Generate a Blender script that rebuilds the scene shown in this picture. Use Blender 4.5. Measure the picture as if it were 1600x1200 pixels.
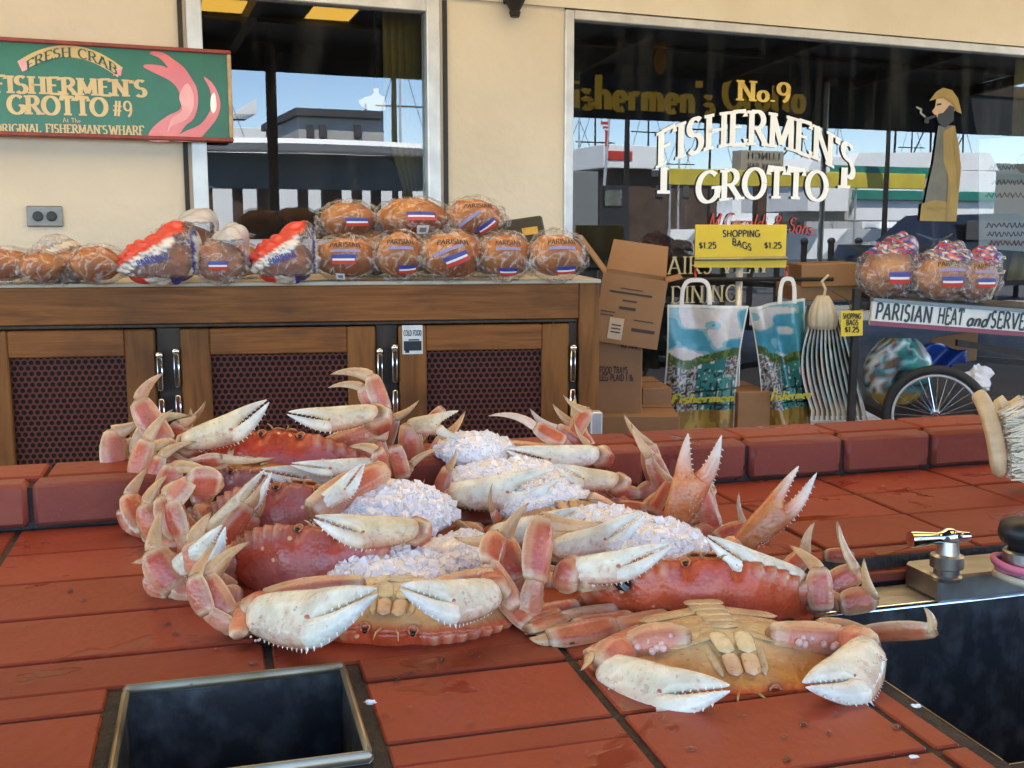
import bpy, math, random
import numpy as np
from mathutils import Vector as V, Matrix
for o in list(bpy.data.objects): bpy.data.objects.remove(o)
SC = bpy.context.scene
COL = SC.collection
R = math.radians
rnd = random.Random(7)

# ------------------------------------------------------------------ camera, world, sun, exposure
F, YH, ZC, ZT = 1690.0, 355.0, 1.26, 0.90          # focal length and horizon row (1600 px frame), eye height, counter top
PITCH = math.atan((600 - YH) / F)
cam_d = bpy.data.cameras.new('camera'); cam_d.sensor_width = 36.0; cam_d.lens = 36.0 * F / 1600
cam_d.clip_start = 0.05; cam_d.clip_end = 3000
cam = bpy.data.objects.new('camera', cam_d); COL.objects.link(cam)
cam.location = (0, 0, ZC); cam.rotation_euler = (math.pi / 2 - PITCH, 0, 0)
SC.camera = cam

ALPHA = R(22.5)                                     # the shop front runs at this angle to the picture
WT = V((math.cos(ALPHA), math.sin(ALPHA), 0)); WN = V((math.sin(ALPHA), -math.cos(ALPHA), 0)); WD = 4.14
W0 = -WN * WD                                       # foot of the eye on the wall

SUN_EL, SUN_AZ = R(58), None
sun_from = (-WN * math.cos(R(28)) - WT * math.sin(R(28)))    # horizontal direction towards the sun: behind the restaurant
sun_vec = V((sun_from.x * math.cos(SUN_EL), sun_from.y * math.cos(SUN_EL), math.sin(SUN_EL)))
world = bpy.data.worlds.new('World'); SC.world = world; world.use_nodes = True
wn = world.node_tree; wn.nodes.clear()
sky = wn.nodes.new('ShaderNodeTexSky'); sky.sky_type = 'NISHITA'; sky.sun_disc = False; sky.dust_density = .2; sky.ozone_density = 3.0; sky.altitude = 800; sky.air_density = .9
sky.sun_elevation = SUN_EL; sky.sun_rotation = math.atan2(sun_vec.x, sun_vec.y)
bg = wn.nodes.new('ShaderNodeBackground'); bg.inputs['Strength'].default_value = 0.15
wo = wn.nodes.new('ShaderNodeOutputWorld')
wn.links.new(sky.outputs[0], bg.inputs['Color']); wn.links.new(bg.outputs[0], wo.inputs['Surface'])
sun_d = bpy.data.lights.new('sun', 'SUN'); sun_d.energy = 4.5; sun_d.angle = R(0.5); sun_d.color = (1, .95, .86)
sun = bpy.data.objects.new('sun', sun_d); COL.objects.link(sun)
sun.rotation_euler = (-sun_vec).to_track_quat('-Z', 'Y').to_euler()
vs = SC.view_settings; vs.view_transform = 'Standard'; vs.look = 'None'; vs.gamma = 1; vs.exposure = 2.8
SC.render.engine = 'CYCLES'
SC.cycles.use_denoising = True
SC.cycles.max_bounces = 9; SC.cycles.diffuse_bounces = 5; SC.cycles.glossy_bounces = 4
SC.cycles.transmission_bounces = 6; SC.cycles.transparent_max_bounces = 16
SC.cycles.sample_clamp_indirect = 6.0
SC.cycles.caustics_reflective = False; SC.cycles.caustics_refractive = False

# ------------------------------------------------------------------ picture measurements -> places
_fw = V((0, math.cos(PITCH), -math.sin(PITCH))); _up = V((0, math.sin(PITCH), math.cos(PITCH))); EYE = V((0, 0, ZC))
def ray(x, y): return _fw + V((1, 0, 0)) * ((x - 800) / F) + _up * ((600 - y) / F)
def P(x, y, d):                                     # at distance d straight ahead
    r = ray(x, y); return EYE + r * (d / r.y)
def onz(x, y, z=ZT):
    r = ray(x, y); return EYE + r * ((z - ZC) / r.z)
def onwall(x, y, off=0.0):                          # on the shop front, off metres proud of it
    r = ray(x, y); return EYE + r * ((off - WD) / r.dot(WN))
def wall_s(x, y, off=0.0): return (onwall(x, y, off) - W0).dot(WT)
def onplane(x, y, p0, n):
    r = ray(x, y); return EYE + r * ((p0 - EYE).dot(n) / r.dot(n))
def street(x, y, dist):                             # where a thing seen mirrored in the glass stands in the street
    r = ray(x, y); v = EYE + r * ((-dist - WD) / r.dot(WN))
    return v + WN * (2 * dist)

# ------------------------------------------------------------------ mesh building
ORG = {}
class MB:
    def __init__(s): s.v = []; s.f = []; s.c = []; s.m = []
    def add(s, vs_, fs, col=(1, 1, 1), mi=0):
        b = len(s.v); s.v += [tuple(p) for p in vs_]; s.f += [tuple(i + b for i in f) for f in fs]; s.m += [mi] * len(fs)
        if col and isinstance(col[0], (tuple, list)): s.c += [tuple(c) for c in col]
        else: s.c += [tuple(col)] * len(vs_)
        return s
    def box(s, c, h, ax=None, ch=0.0, col=(1, 1, 1), mi=0):
        """box of half sizes h, chamfer ch, on axes ax"""
        ax = ax or (V((1, 0, 0)), V((0, 1, 0)), V((0, 0, 1))); c = V(c)
        if ch <= 0:
            vv = [c + ax[0] * (h[0] * i) + ax[1] * (h[1] * j) + ax[2] * (h[2] * k) for i in (-1, 1) for j in (-1, 1) for k in (-1, 1)]
            return s.add(vv, [(0, 1, 3, 2), (4, 6, 7, 5), (0, 4, 5, 1), (2, 3, 7, 6), (0, 2, 6, 4), (1, 5, 7, 3)], col, mi)
        vv = []; idx = {}
        for i in (-1, 1):
            for j in (-1, 1):
                for k in (-1, 1):
                    for a in range(3):
                        q = [h[0] - ch, h[1] - ch, h[2] - ch]; q[a] = h[a]
                        idx[i, j, k, a] = len(vv)
                        vv.append(c + ax[0] * (q[0] * i) + ax[1] * (q[1] * j) + ax[2] * (q[2] * k))
        fs = []
        for a in range(3):
            b, d = (a + 1) % 3, (a + 2) % 3
            for sgn in (-1, 1):
                loop = []
                for (p, q) in ((-1, -1), (1, -1), (1, 1), (-1, 1)):
                    t = [0, 0, 0]; t[a] = sgn; t[b] = p; t[d] = q; loop.append(idx[t[0], t[1], t[2], a])
                fs.append(tuple(loop if sgn > 0 else loop[::-1]))
            for p in (-1, 1):
                for q in (-1, 1):
                    l = []
                    for e in (-1, 1):
                        t = [0, 0, 0]; t[a] = e; t[b] = p; t[d] = q; l.append((idx[t[0], t[1], t[2], b], idx[t[0], t[1], t[2], d]))
                    fs.append((l[0][0], l[1][0], l[1][1], l[0][1]))
        for i in (-1, 1):
            for j in (-1, 1):
                for k in (-1, 1): fs.append(tuple(idx[i, j, k, a] for a in range(3)))
        return s.add(vv, fs, col, mi)
    def loft(s, rings, cols=None, cap=True, closed=True, mi=0):
        n = len(rings[0]); vv = [p for r in rings for p in r]; fs = []
        for i in range(len(rings) - 1):
            for j in range(n if closed else n - 1):
                k = (j + 1) % n; fs.append((i * n + j, i * n + k, (i + 1) * n + k, (i + 1) * n + j))
        if cap and closed: fs += [tuple(range(n))[::-1], tuple(range((len(rings) - 1) * n, len(rings) * n))]
        cc = [c for r in cols for c in r] if cols else (1, 1, 1)
        return s.add(vv, fs, cc, mi)
    def tube(s, pts, rad, n=8, col=(1, 1, 1), mi=0):
        pts = [V(p) for p in pts]; rr = rad if isinstance(rad, (list, tuple)) else [rad] * len(pts); rings = []
        up = None
        for i, p in enumerate(pts):
            d = (pts[min(i + 1, len(pts) - 1)] - pts[max(i - 1, 0)]).normalized()
            if up is None: up = d.orthogonal().normalized()
            a = (up - d * up.dot(d)); a = a.normalized() if a.length > 1e-6 else d.orthogonal().normalized(); up = a
            b = d.cross(a)
            rings.append([p + (a * math.cos(t) + b * math.sin(t)) * rr[i] for t in [2 * math.pi * k / n for k in range(n)]])
        return s.loft(rings, [[col] * n] * len(rings), mi=mi)
    def lathe(s, c, prof, ax=V((0, 0, 1)), n=20, col=(1, 1, 1), mi=0):
        ax = V(ax).normalized(); a = ax.orthogonal().normalized(); b = ax.cross(a); c = V(c)
        return s.loft([[c + ax * z + (a * math.cos(2 * math.pi * k / n) + b * math.sin(2 * math.pi * k / n)) * r for k in range(n)] for r, z in prof], [[col] * n] * len(prof), mi=mi)
    def ell(s, c, ra, ax=None, n=12, m=8, col=(1, 1, 1), mi=0, fn=None):
        ax = ax or (V((1, 0, 0)), V((0, 1, 0)), V((0, 0, 1))); c = V(c); rings = []
        for i in range(m + 1):
            t = math.pi * (i / m) * .994 + .003 * math.pi; ring = []
            for j in range(n):
                q = 2 * math.pi * j / n; d = V((math.sin(t) * math.cos(q), math.sin(t) * math.sin(q), math.cos(t)))
                k = fn(d) if fn else 1.0
                ring.append(c + ax[0] * (ra[0] * d.x * k) + ax[1] * (ra[1] * d.y * k) + ax[2] * (ra[2] * d.z * k))
            rings.append(ring)
        return s.loft(rings, [[col] * n] * len(rings), mi=mi)
    def build(s, name, mat, parent=None, smooth=False, fix=True):
        org = ORG[parent.name] if parent else V((0, 0, 0))
        me = bpy.data.meshes.new(name)
        vv = np.array(s.v, dtype=np.float64) - np.array(org)
        me.from_pydata([tuple(x) for x in vv], [], s.f)
        if s.c and len(s.c) == len(s.v) and any(c != (1, 1, 1) for c in s.c):
            at = me.color_attributes.new('Col', 'FLOAT_COLOR', 'POINT')
            at.data.foreach_set('color', np.array([(c[0], c[1], c[2], 1) for c in s.c], dtype=np.float32).ravel())
        for m in (mat if isinstance(mat, (list, tuple)) else [mat]): me.materials.append(m)
        if any(s.m): me.polygons.foreach_set('material_index', s.m)
        if fix:
            import bmesh
            bm = bmesh.new(); bm.from_mesh(me); bmesh.ops.recalc_face_normals(bm, faces=bm.faces[:]); bm.to_mesh(me); bm.free()
        if smooth: me.polygons.foreach_set('use_smooth', [m == 0 or not any(s.m) for m in s.m])
        me.update()
        o = bpy.data.objects.new(name, me); COL.objects.link(o)
        if parent: o.parent = parent
        ORG[o.name] = org
        return o
def smooth_by_angle(o, deg=40):
    me = o.data; me.polygons.foreach_set('use_smooth', [True] * len(me.polygons))
    import bmesh
    bm = bmesh.new(); bm.from_mesh(me)
    for e in bm.edges: e.smooth = len(e.link_faces) == 2 and e.calc_face_angle(0) < R(deg)
    bm.to_mesh(me); bm.free(); return o
def tag(o, label, cat=None, group=None, kind=None):
    if label: o['label'] = label
    if cat: o['category'] = cat
    if group: o['group'] = group
    if kind: o['kind'] = kind
    return o
def thing(name, label, cat, loc=(0, 0, 0), group=None):
    o = bpy.data.objects.new(name, None); o.empty_display_size = .05; COL.objects.link(o); o.location = loc; ORG[o.name] = V(loc)
    return tag(o, label, cat, group)

# ------------------------------------------------------------------ materials
MATS = {}
def nodes(name):
    m = bpy.data.materials.new(name); m.use_nodes = True; nt = m.node_tree
    return m, nt, nt.nodes['Principled BSDF'], nt.nodes, nt.links
def mat(name, c1, c2=None, rough=.6, scale=8, bump=0, bscale=60, metal=0, spec=.5, detail=4, rough2=None, rscale=6, stretch=(1, 1, 1), attr=False, contrast=(.35, .65), coat=0, sub=0, subc=None, trans=0, ior=1.45, emit=None, estr=1, sheen=0):
    m, nt, b, N, L = nodes(name)
    b.inputs['Roughness'].default_value = rough; b.inputs['Metallic'].default_value = metal; b.inputs['Specular IOR Level'].default_value = spec
    b.inputs['Coat Weight'].default_value = coat; b.inputs['Coat Roughness'].default_value = .12; b.inputs['IOR'].default_value = ior
    b.inputs['Transmission Weight'].default_value = trans
    if sub: b.inputs['Subsurface Weight'].default_value = sub; b.inputs['Subsurface Radius'].default_value = subc or (.01, .005, .003); b.inputs['Subsurface Scale'].default_value = 1.0
    if emit: b.inputs['Emission Color'].default_value = (*emit, 1); b.inputs['Emission Strength'].default_value = estr
    tc = N.new('ShaderNodeTexCoord'); mp = N.new('ShaderNodeMapping'); mp.inputs['Scale'].default_value = stretch
    L.new(tc.outputs['Object'], mp.inputs['Vector'])
    colout = None
    if c2 is not None:
        ns = N.new('ShaderNodeTexNoise'); ns.inputs['Scale'].default_value = scale; ns.inputs['Detail'].default_value = detail
        L.new(mp.outputs[0], ns.inputs['Vector'])
        mr = N.new('ShaderNodeMapRange'); mr.inputs[1].default_value = contrast[0]; mr.inputs[2].default_value = contrast[1]
        L.new(ns.outputs['Fac'], mr.inputs[0])
        mx = N.new('ShaderNodeMix'); mx.data_type = 'RGBA'; mx.inputs[6].default_value = (*c1, 1); mx.inputs[7].default_value = (*c2, 1)
        L.new(mr.outputs[0], mx.inputs[0]); colout = mx.outputs[2]
    if attr:
        at = N.new('ShaderNodeAttribute'); at.attribute_name = 'Col'
        if colout is not None:
            mu = N.new('ShaderNodeMix'); mu.data_type = 'RGBA'; mu.blend_type = 'MULTIPLY'; mu.inputs[0].default_value = 1
            L.new(at.outputs['Color'], mu.inputs[6]); L.new(colout, mu.inputs[7]); colout = mu.outputs[2]
        else: colout = at.outputs['Color']
    if colout is not None: L.new(colout, b.inputs['Base Color'])
    else: b.inputs['Base Color'].default_value = (*c1, 1)
    if rough2 is not None:
        ns = N.new('ShaderNodeTexNoise'); ns.inputs['Scale'].default_value = rscale; ns.inputs['Detail'].default_value = 3
        L.new(tc.outputs['Object'], ns.inputs['Vector'])
        mr = N.new('ShaderNodeMapRange'); mr.inputs[1].default_value = .42; mr.inputs[2].default_value = .6; mr.inputs[3].default_value = rough; mr.inputs[4].default_value = rough2
        L.new(ns.outputs['Fac'], mr.inputs[0]); L.new(mr.outputs[0], b.inputs['Roughness'])
    if bump:
        ns = N.new('ShaderNodeTexNoise'); ns.inputs['Scale'].default_value = bscale; ns.inputs['Detail'].default_value = 5
        L.new(mp.outputs[0], ns.inputs['Vector'])
        bp = N.new('ShaderNodeBump'); bp.inputs['Strength'].default_value = bump; bp.inputs['Distance'].default_value = .01
        L.new(ns.outputs['Fac'], bp.inputs['Height']); L.new(bp.outputs[0], b.inputs['Normal'])
    MATS[name] = m
    return m
def glass_mat(name, tint=(.93, .97, .95), ior=1.52, rough=0.0, bump=0):
    """window pane: clear where you look through it, mirroring by the Fresnel law"""
    m, nt, b, N, L = nodes(name); N.remove(b); out = N['Material Output']
    tr = N.new('ShaderNodeBsdfTransparent'); tr.inputs[0].default_value = (*tint, 1)
    gl = N.new('ShaderNodeBsdfGlossy'); gl.inputs['Roughness'].default_value = rough; gl.inputs['Color'].default_value = (1, 1, 1, 1)
    fr = N.new('ShaderNodeFresnel'); fr.inputs['IOR'].default_value = ior
    mx = N.new('ShaderNodeMixShader'); L.new(fr.outputs[0], mx.inputs[0]); L.new(tr.outputs[0], mx.inputs[1]); L.new(gl.outputs[0], mx.inputs[2])
    if bump:                                        # wiped, dusty streaks
        df = N.new('ShaderNodeBsdfDiffuse'); df.inputs[0].default_value = (.6, .62, .6, 1); t2 = N.new('ShaderNodeTexCoord'); mp = N.new('ShaderNodeMapping'); mp.inputs['Rotation'].default_value = (.5, .9, .4); mp.inputs['Scale'].default_value = (9, 9, .9); L.new(t2.outputs['Object'], mp.inputs['Vector'])
        n2 = N.new('ShaderNodeTexNoise'); n2.inputs['Scale'].default_value = 1.6; n2.inputs['Detail'].default_value = 5; L.new(mp.outputs[0], n2.inputs['Vector'])
        r2 = N.new('ShaderNodeMapRange'); r2.inputs[1].default_value = .5; r2.inputs[2].default_value = .75; r2.inputs[3].default_value = .004; r2.inputs[4].default_value = .04; L.new(n2.outputs[0], r2.inputs[0])
        m2 = N.new('ShaderNodeMixShader'); L.new(r2.outputs[0], m2.inputs[0]); L.new(mx.outputs[0], m2.inputs[1]); L.new(df.outputs[0], m2.inputs[2]); mx = m2
    L.new(mx.outputs[0], out.inputs['Surface'])
    if bump:
        ns = N.new('ShaderNodeTexNoise'); ns.inputs['Scale'].default_value = 2.2
        bp = N.new('ShaderNodeBump'); bp.inputs['Strength'].default_value = bump; bp.inputs['Distance'].default_value = .01
        tc = N.new('ShaderNodeTexCoord'); L.new(tc.outputs['Object'], ns.inputs['Vector'])
        L.new(ns.outputs['Fac'], bp.inputs['Height']); L.new(bp.outputs[0], gl.inputs['Normal'])
    return m
def film_mat(name, tint=(.9, .9, .9), haze=.2, hcol=(.8, .75, .7), bscale=25, bump=.8, attr=False):
    """crinkled clear plastic film; with attr, print in vertex colours (black = clear)"""
    m, nt, b, N, L = nodes(name); out = N['Material Output']
    tc = N.new('ShaderNodeTexCoord')
    ns = N.new('ShaderNodeTexVoronoi'); ns.feature = 'DISTANCE_TO_EDGE'; ns.inputs['Scale'].default_value = bscale
    wz = N.new('ShaderNodeTexNoise'); wz.inputs['Scale'].default_value = bscale * .7; wz.inputs['Detail'].default_value = 4; wz.inputs['Distortion'].default_value = 1.5
    L.new(tc.outputs['Object'], wz.inputs['Vector'])
    bp = N.new('ShaderNodeBump'); bp.inputs['Strength'].default_value = bump; bp.inputs['Distance'].default_value = .012
    L.new(wz.outputs['Fac'], bp.inputs['Height'])
    tr = N.new('ShaderNodeBsdfTransparent'); tr.inputs[0].default_value = (*tint, 1)
    b.inputs['Base Color'].default_value = (*hcol, 1); b.inputs['Roughness'].default_value = .18; b.inputs['Specular IOR Level'].default_value = .8
    L.new(bp.outputs[0], b.inputs['Normal'])
    mx = N.new('ShaderNodeMixShader')
    sb_ = N.new('ShaderNodeMath'); sb_.operation = 'SUBTRACT'; sb_.inputs[1].default_value = .5; L.new(wz.outputs['Fac'], sb_.inputs[0])
    ab_ = N.new('ShaderNodeMath'); ab_.operation = 'ABSOLUTE'; L.new(sb_.outputs[0], ab_.inputs[0])
    rg = N.new('ShaderNodeMapRange'); rg.inputs[1].default_value = 0; rg.inputs[2].default_value = .06; rg.inputs[3].default_value = min(1, haze + .3); rg.inputs[4].default_value = haze  # pale lines: highlights of the creases, put into the film itself
    L.new(ab_.outputs[0], rg.inputs[0]); fac = rg.outputs[0]
    if attr:
        at = N.new('ShaderNodeAttribute'); at.attribute_name = 'Col'
        L.new(at.outputs['Color'], b.inputs['Base Color'])
        sp = N.new('ShaderNodeSeparateColor'); L.new(at.outputs['Color'], sp.inputs[0])
        a1 = N.new('ShaderNodeMath'); a1.operation = 'ADD'; L.new(sp.outputs[0], a1.inputs[0]); L.new(sp.outputs[2], a1.inputs[1])
        a2 = N.new('ShaderNodeMath'); a2.operation = 'GREATER_THAN'; a2.inputs[1].default_value = .2; L.new(a1.outputs[0], a2.inputs[0])
        a3 = N.new('ShaderNodeMath'); a3.operation = 'MULTIPLY'; a3.inputs[1].default_value = .92; L.new(a2.outputs[0], a3.inputs[0])
        a4 = N.new('ShaderNodeMath'); a4.operation = 'MAXIMUM'; L.new(a3.outputs[0], a4.inputs[0]); L.new(fac, a4.inputs[1]); fac = a4.outputs[0]
        cm = N.new('ShaderNodeMix'); cm.data_type = 'RGBA'; cm.inputs[6].default_value = (*hcol, 1); L.new(a2.outputs[0], cm.inputs[0]); L.new(at.outputs['Color'], cm.inputs[7]); L.new(cm.outputs[2], b.inputs['Base Color'])
    L.new(fac, mx.inputs[0]); L.new(tr.outputs[0], mx.inputs[1]); L.new(b.outputs[0], mx.inputs[2]); L.new(mx.outputs[0], out.inputs['Surface'])
    return m

# ------------------------------------------------------------------ lettering (strokes of a broad pen)
def _arc(cx, cy, rx, ry, a0, a1, n=14): return [(cx + rx * math.cos(R(a0 + (a1 - a0) * i / n)), cy + ry * math.sin(R(a0 + (a1 - a0) * i / n))) for i in range(n + 1)]
def _l(*p): return list(p)
GL = {
 'A': (.78, [_l((.06, 0), (.38, 1)), _l((.38, 1), (.72, 0)), _l((.18, .34), (.6, .34))]),
 'B': (.66, [_l((.12, 0), (.12, 1)), [(.12, 1)] + _arc(.34, .76, .22, .24, 90, -90) + [(.12, .52)], [(.12, .52)] + _arc(.36, .26, .25, .26, 90, -90) + [(.12, 0)]]),
 'C': (.72, [_arc(.42, .5, .36, .5, 45, 315, 20)]),
 'D': (.74, [_l((.12, 0), (.12, 1)), [(.12, 1)] + _arc(.3, .5, .38, .5, 90, -90, 18) + [(.12, 0)]]),
 'E': (.62, [_l((.12, 0), (.12, 1)), _l((.12, 1), (.56, 1), (.57, .84)), _l((.12, .53), (.45, .53)), _l((.12, 0), (.58, 0), (.6, .18))]),
 'F': (.58, [_l((.12, 0), (.12, 1)), _l((.12, 1), (.55, 1), (.56, .82)), _l((.12, .53), (.44, .53))]),
 'G': (.78, [_arc(.42, .5, .36, .5, 48, 360, 22), _l((.52, .46), (.78, .46)), _l((.72, .46), (.72, .1))]),
 'H': (.78, [_l((.12, 0), (.12, 1)), _l((.66, 0), (.66, 1)), _l((.12, .52), (.66, .52))]),
 'I': (.28, [_l((.14, 0), (.14, 1))]),
 'L': (.58, [_l((.12, 0), (.12, 1)), _l((.12, 0), (.55, 0), (.56, .2))]),
 'K': (.72, [_l((.12, 0), (.12, 1)), _l((.6, 1), (.14, .45)), _l((.28, .6), (.66, 0))]),
 'M': (.92, [_l((.1, 0), (.12, 1)), _l((.12, 1), (.46, .1)), _l((.46, .1), (.8, 1)), _l((.8, 1), (.82, 0))]),
 'N': (.8, [_l((.12, 0), (.12, 1)), _l((.12, 1), (.68, 0)), _l((.68, 0), (.68, 1))]),
 'O': (.82, [_arc(.41, .5, .36, .5, 0, 360, 26)]),
 'P': (.62, [_l((.12, 0), (.12, 1)), [(.12, 1)] + _arc(.32, .74, .25, .26, 90, -90) + [(.12, .48)]]),
 'R': (.72, [_l((.12, 0), (.12, 1)), [(.12, 1)] + _arc(.32, .75, .24, .25, 90, -90) + [(.12, .5)], _l((.34, .5), (.68, 0))]),
 'S': (.58, [_arc(.29, .755, .21, .245, 40, 262, 14) + _arc(.29, .255, .22, .255, 85, -145, 14)]),
 'T': (.66, [_l((.33, 0), (.33, 1)), _l((.04, .8), (.05, 1), (.61, 1), (.62, .8))]),
 'U': (.78, [[(.12, 1), (.12, .35)] + _arc(.39, .32, .27, .32, 180, 360) + [(.66, 1)]]),
 'V': (.74, [_l((.04, 1), (.36, 0)), _l((.36, 0), (.7, 1))]),
 'W': (1.05, [_l((.04, 1), (.3, 0)), _l((.3, 0), (.52, .9)), _l((.52, .9), (.76, 0)), _l((.76, 0), (1.0, 1))]),
 '9': (.6, [_arc(.3, .7, .23, .3, 0, 360, 18), [(.53, .7)] + _arc(.23, .5, .3, .5, 10, -75, 10)]),
 '1': (.36, [_l((.2, 0), (.2, 1)), _l((.04, .82), (.2, 1))]),
 '2': (.58, [_arc(.28, .73, .22, .27, 165, -40, 12) + [(.06, 0), (.54, 0)]]),
 '5': (.56, [_l((.48, 1), (.14, 1), (.1, .55)) + _arc(.27, .32, .24, .32, 115, -140, 14)]),
 '#': (.66, [_l((.18, 0), (.3, 1)), _l((.4, 0), (.52, 1)), _l((.04, .36), (.6, .36)), _l((.08, .66), (.64, .66))]),
 '$': (.58, [_arc(.29, .7, .2, .2, 40, 262, 12) + _arc(.29, .29, .21, .21, 85, -145, 12), _l((.29, -.04), (.29, 1.04))]),
 '&': (.8, [[(.74, .0), (.2, .7)] + _arc(.34, .83, .15, .17, 200, -30, 10) + [(.14, .4)] + _arc(.32, .22, .22, .22, 150, 330, 10) + [(.68, .45)]]),
 "'": (.18, [_l((.09, 1), (.09, .8))]), '.': (.2, [_l((.1, 0), (.1, .08))]), '-': (.4, [_l((.06, .42), (.34, .42))]), ' ': (.4, []),
 'a': (.5, [_arc(.24, .26, .19, .26, 0, 360, 14), _l((.43, .52), (.43, 0))]), 'c': (.46, [_arc(.25, .26, .2, .26, 50, 310, 12)]),
 'd': (.54, [_arc(.24, .26, .19, .26, 0, 360, 14), _l((.43, 1), (.43, 0))]), 'e': (.48, [[(.06, .28), (.43, .28)] + _arc(.25, .26, .19, .26, 5, 310, 14)]),
 'f': (.36, [_arc(.3, .84, .14, .16, 60, 180, 6) + [(.16, 0)], _l((.02, .52), (.32, .52))]), 'h': (.54, [_l((.1, 0), (.1, 1)), [(.1, .3)] + _arc(.27, .32, .17, .2, 170, 0, 8) + [(.44, 0)]]),
 'i': (.22, [_l((.11, 0), (.11, .54)), _l((.11, .7), (.11, .8))]), 'l': (.22, [_l((.11, 0), (.11, 1))]), 'b': (.54, [_arc(.29, .26, .19, .26, 0, 360, 14), _l((.1, 1), (.1, 0))]), '0': (.6, [_arc(.3, .5, .24, .5, 0, 360, 22)]), 'Y': (.7, [_l((.35, 0), (.35, .5)), _l((.04, 1), (.35, .5)), _l((.35, .5), (.66, 1))]),
 'm': (.8, [_l((.1, 0), (.1, .54)), [(.1, .3)] + _arc(.25, .34, .15, .18, 170, 0, 8) + [(.4, 0)], [(.4, .3)] + _arc(.55, .34, .15, .18, 170, 0, 8) + [(.7, 0)]]),
 'n': (.52, [_l((.1, 0), (.1, .54)), [(.1, .3)] + _arc(.26, .34, .16, .18, 170, 0, 8) + [(.42, 0)]]),
 'o': (.5, [_arc(.25, .26, .2, .26, 0, 360, 16)]), 'r': (.38, [_l((.1, 0), (.1, .54)), [(.1, .3)] + _arc(.26, .34, .16, .18, 170, 50, 6)]),
 's': (.42, [_arc(.21, .4, .14, .13, 40, 262, 8) + _arc(.21, .14, .15, .14, 85, -145, 8)]), 't': (.36, [_l((.16, .8), (.16, .06), (.32, .02)), _l((.02, .54), (.32, .54))]),
 'v': (.48, [_l((.04, .54), (.24, 0)), _l((.24, 0), (.44, .54))]), 'x': (.48, [_l((.06, .54), (.42, 0)), _l((.42, .54), (.06, 0))]),
}
def text_width(t, sp=.08): return sum(GL.get(c, GL[' '])[0] + sp for c in t) - sp
def lettering(mb, t, p0, rt, up, h, width=None, thick=.15, thin=.06, serif=True, sp=.08, warp=None, slant=0, col=(1, 1, 1), proud=V((0, 0, 0)), mi=0):
    """flat painted letters: left end p0, letter height h; warp(fraction along, height) -> height shift"""
    tw = text_width(t, sp); sx = (width / (tw * h)) if width else 1.0; x = 0; layer = 0
    tot = tw * h * sx
    def put(q, r):
        X = (q + slant * r) * h * sx; Y = r * h
        if warp: X, Y = warp(X / tot, Y, tot)
        return V(p0) + rt * X + up * Y
    def strip(pts):
        nonlocal layer
        n = len(pts); Ls, Rs = [], []
        for i in range(n):
            a = pts[max(i - 1, 0)]; b = pts[min(i + 1, n - 1)]; dx, dy = b[0] - a[0], b[1] - a[1]; l = math.hypot(dx, dy) or 1
            hw = (thin + (thick - thin) * abs(dy) / l) / 2
            if 0 < i < n - 1:                        # keep the width through a corner
                ax_, ay_ = pts[i][0] - pts[i-1][0], pts[i][1] - pts[i-1][1]; la = math.hypot(ax_, ay_) or 1
                cs = max(.5, abs((ax_ * dx + ay_ * dy) / (la * l))); hw = hw / cs
            nx, ny = -dy / l * hw, dx / l * hw
            Ls.append((pts[i][0] + nx, pts[i][1] + ny)); Rs.append((pts[i][0] - nx, pts[i][1] - ny))
        off = proud * (layer % 6); layer += 1
        vv = [put(*q) + off for q in Ls] + [put(*q) + off for q in Rs]
        mb.add(vv, [(i, i + 1, n + i + 1, n + i) for i in range(n - 1)], col, mi)
    for ch in t:
        w, strokes = GL.get(ch, GL[' '])
        for s in strokes:
            strip([(x + a, b) for a, b in s])
            if serif and ch.isupper():
                for e, nb in ((s[0], s[1]), (s[-1], s[-2])):
                    if (abs(e[1]) < .001 or abs(e[1] - 1) < .001) and abs(nb[1] - e[1]) > .3:
                        ww = thick * .5 + .075; yy = e[1] + (.025 if e[1] < .5 else -.025)
                        strip([(x + e[0] - ww, yy), (x + e[0] + ww, yy)])
        x += w + sp
    return tot
# ================================================================== the setting
Z = V((0, 0, 1))
def wp(s, z, off=0.0): return W0 + WT * s + WN * off + Z * z      # a point of the shop front: along, up, out
WAX = (WT, WN, Z)
M_pave = mat('pavement', (.30, .29, .27), (.22, .21, .2), rough=.85, scale=2, bump=.3, bscale=40)
M_asph = mat('asphalt', (.075, .075, .078), (.05, .05, .052), rough=.9, scale=3, bump=.4, bscale=80)
M_wall = mat('tan_plaster', (.67, .585, .455), (.58, .50, .38), rough=.75, scale=1.3, bump=.45, bscale=26, detail=6)
M_header = mat('cream_paint', (.68, .60, .46), (.62, .54, .40), rough=.6, scale=3, bump=.1)
M_alu = mat('aluminium_frame', (.62, .62, .60), (.5, .5, .49), rough=.38, metal=.55, scale=12)
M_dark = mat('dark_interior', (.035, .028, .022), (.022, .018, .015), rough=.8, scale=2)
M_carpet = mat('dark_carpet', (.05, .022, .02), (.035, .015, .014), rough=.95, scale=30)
M_pane = glass_mat('window_glass', ior=2.0, bump=.012)
M_gold = mat('gold_leaf', (.75, .50, .13), (.6, .36, .07), rough=.3, metal=.65, scale=25)
M_white = mat('white_lettering', (.92, .93, .91), (.86, .87, .84), rough=.4, scale=9)
M_redp = mat('red_lettering', (.5, .045, .03), rough=.5)
M_cream = mat('pale_gold_lettering', (.62, .55, .33), (.5, .43, .25), rough=.5, scale=14)
M_black = mat('black_paint', (.012, .012, .012), rough=.45)
M_iron = mat('black_iron', (.02, .018, .016), (.035, .028, .022), rough=.5, bump=.3, bscale=50, metal=.4)
M_chrome = mat('chrome', (.72, .72, .74), rough=.12, metal=1)
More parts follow.
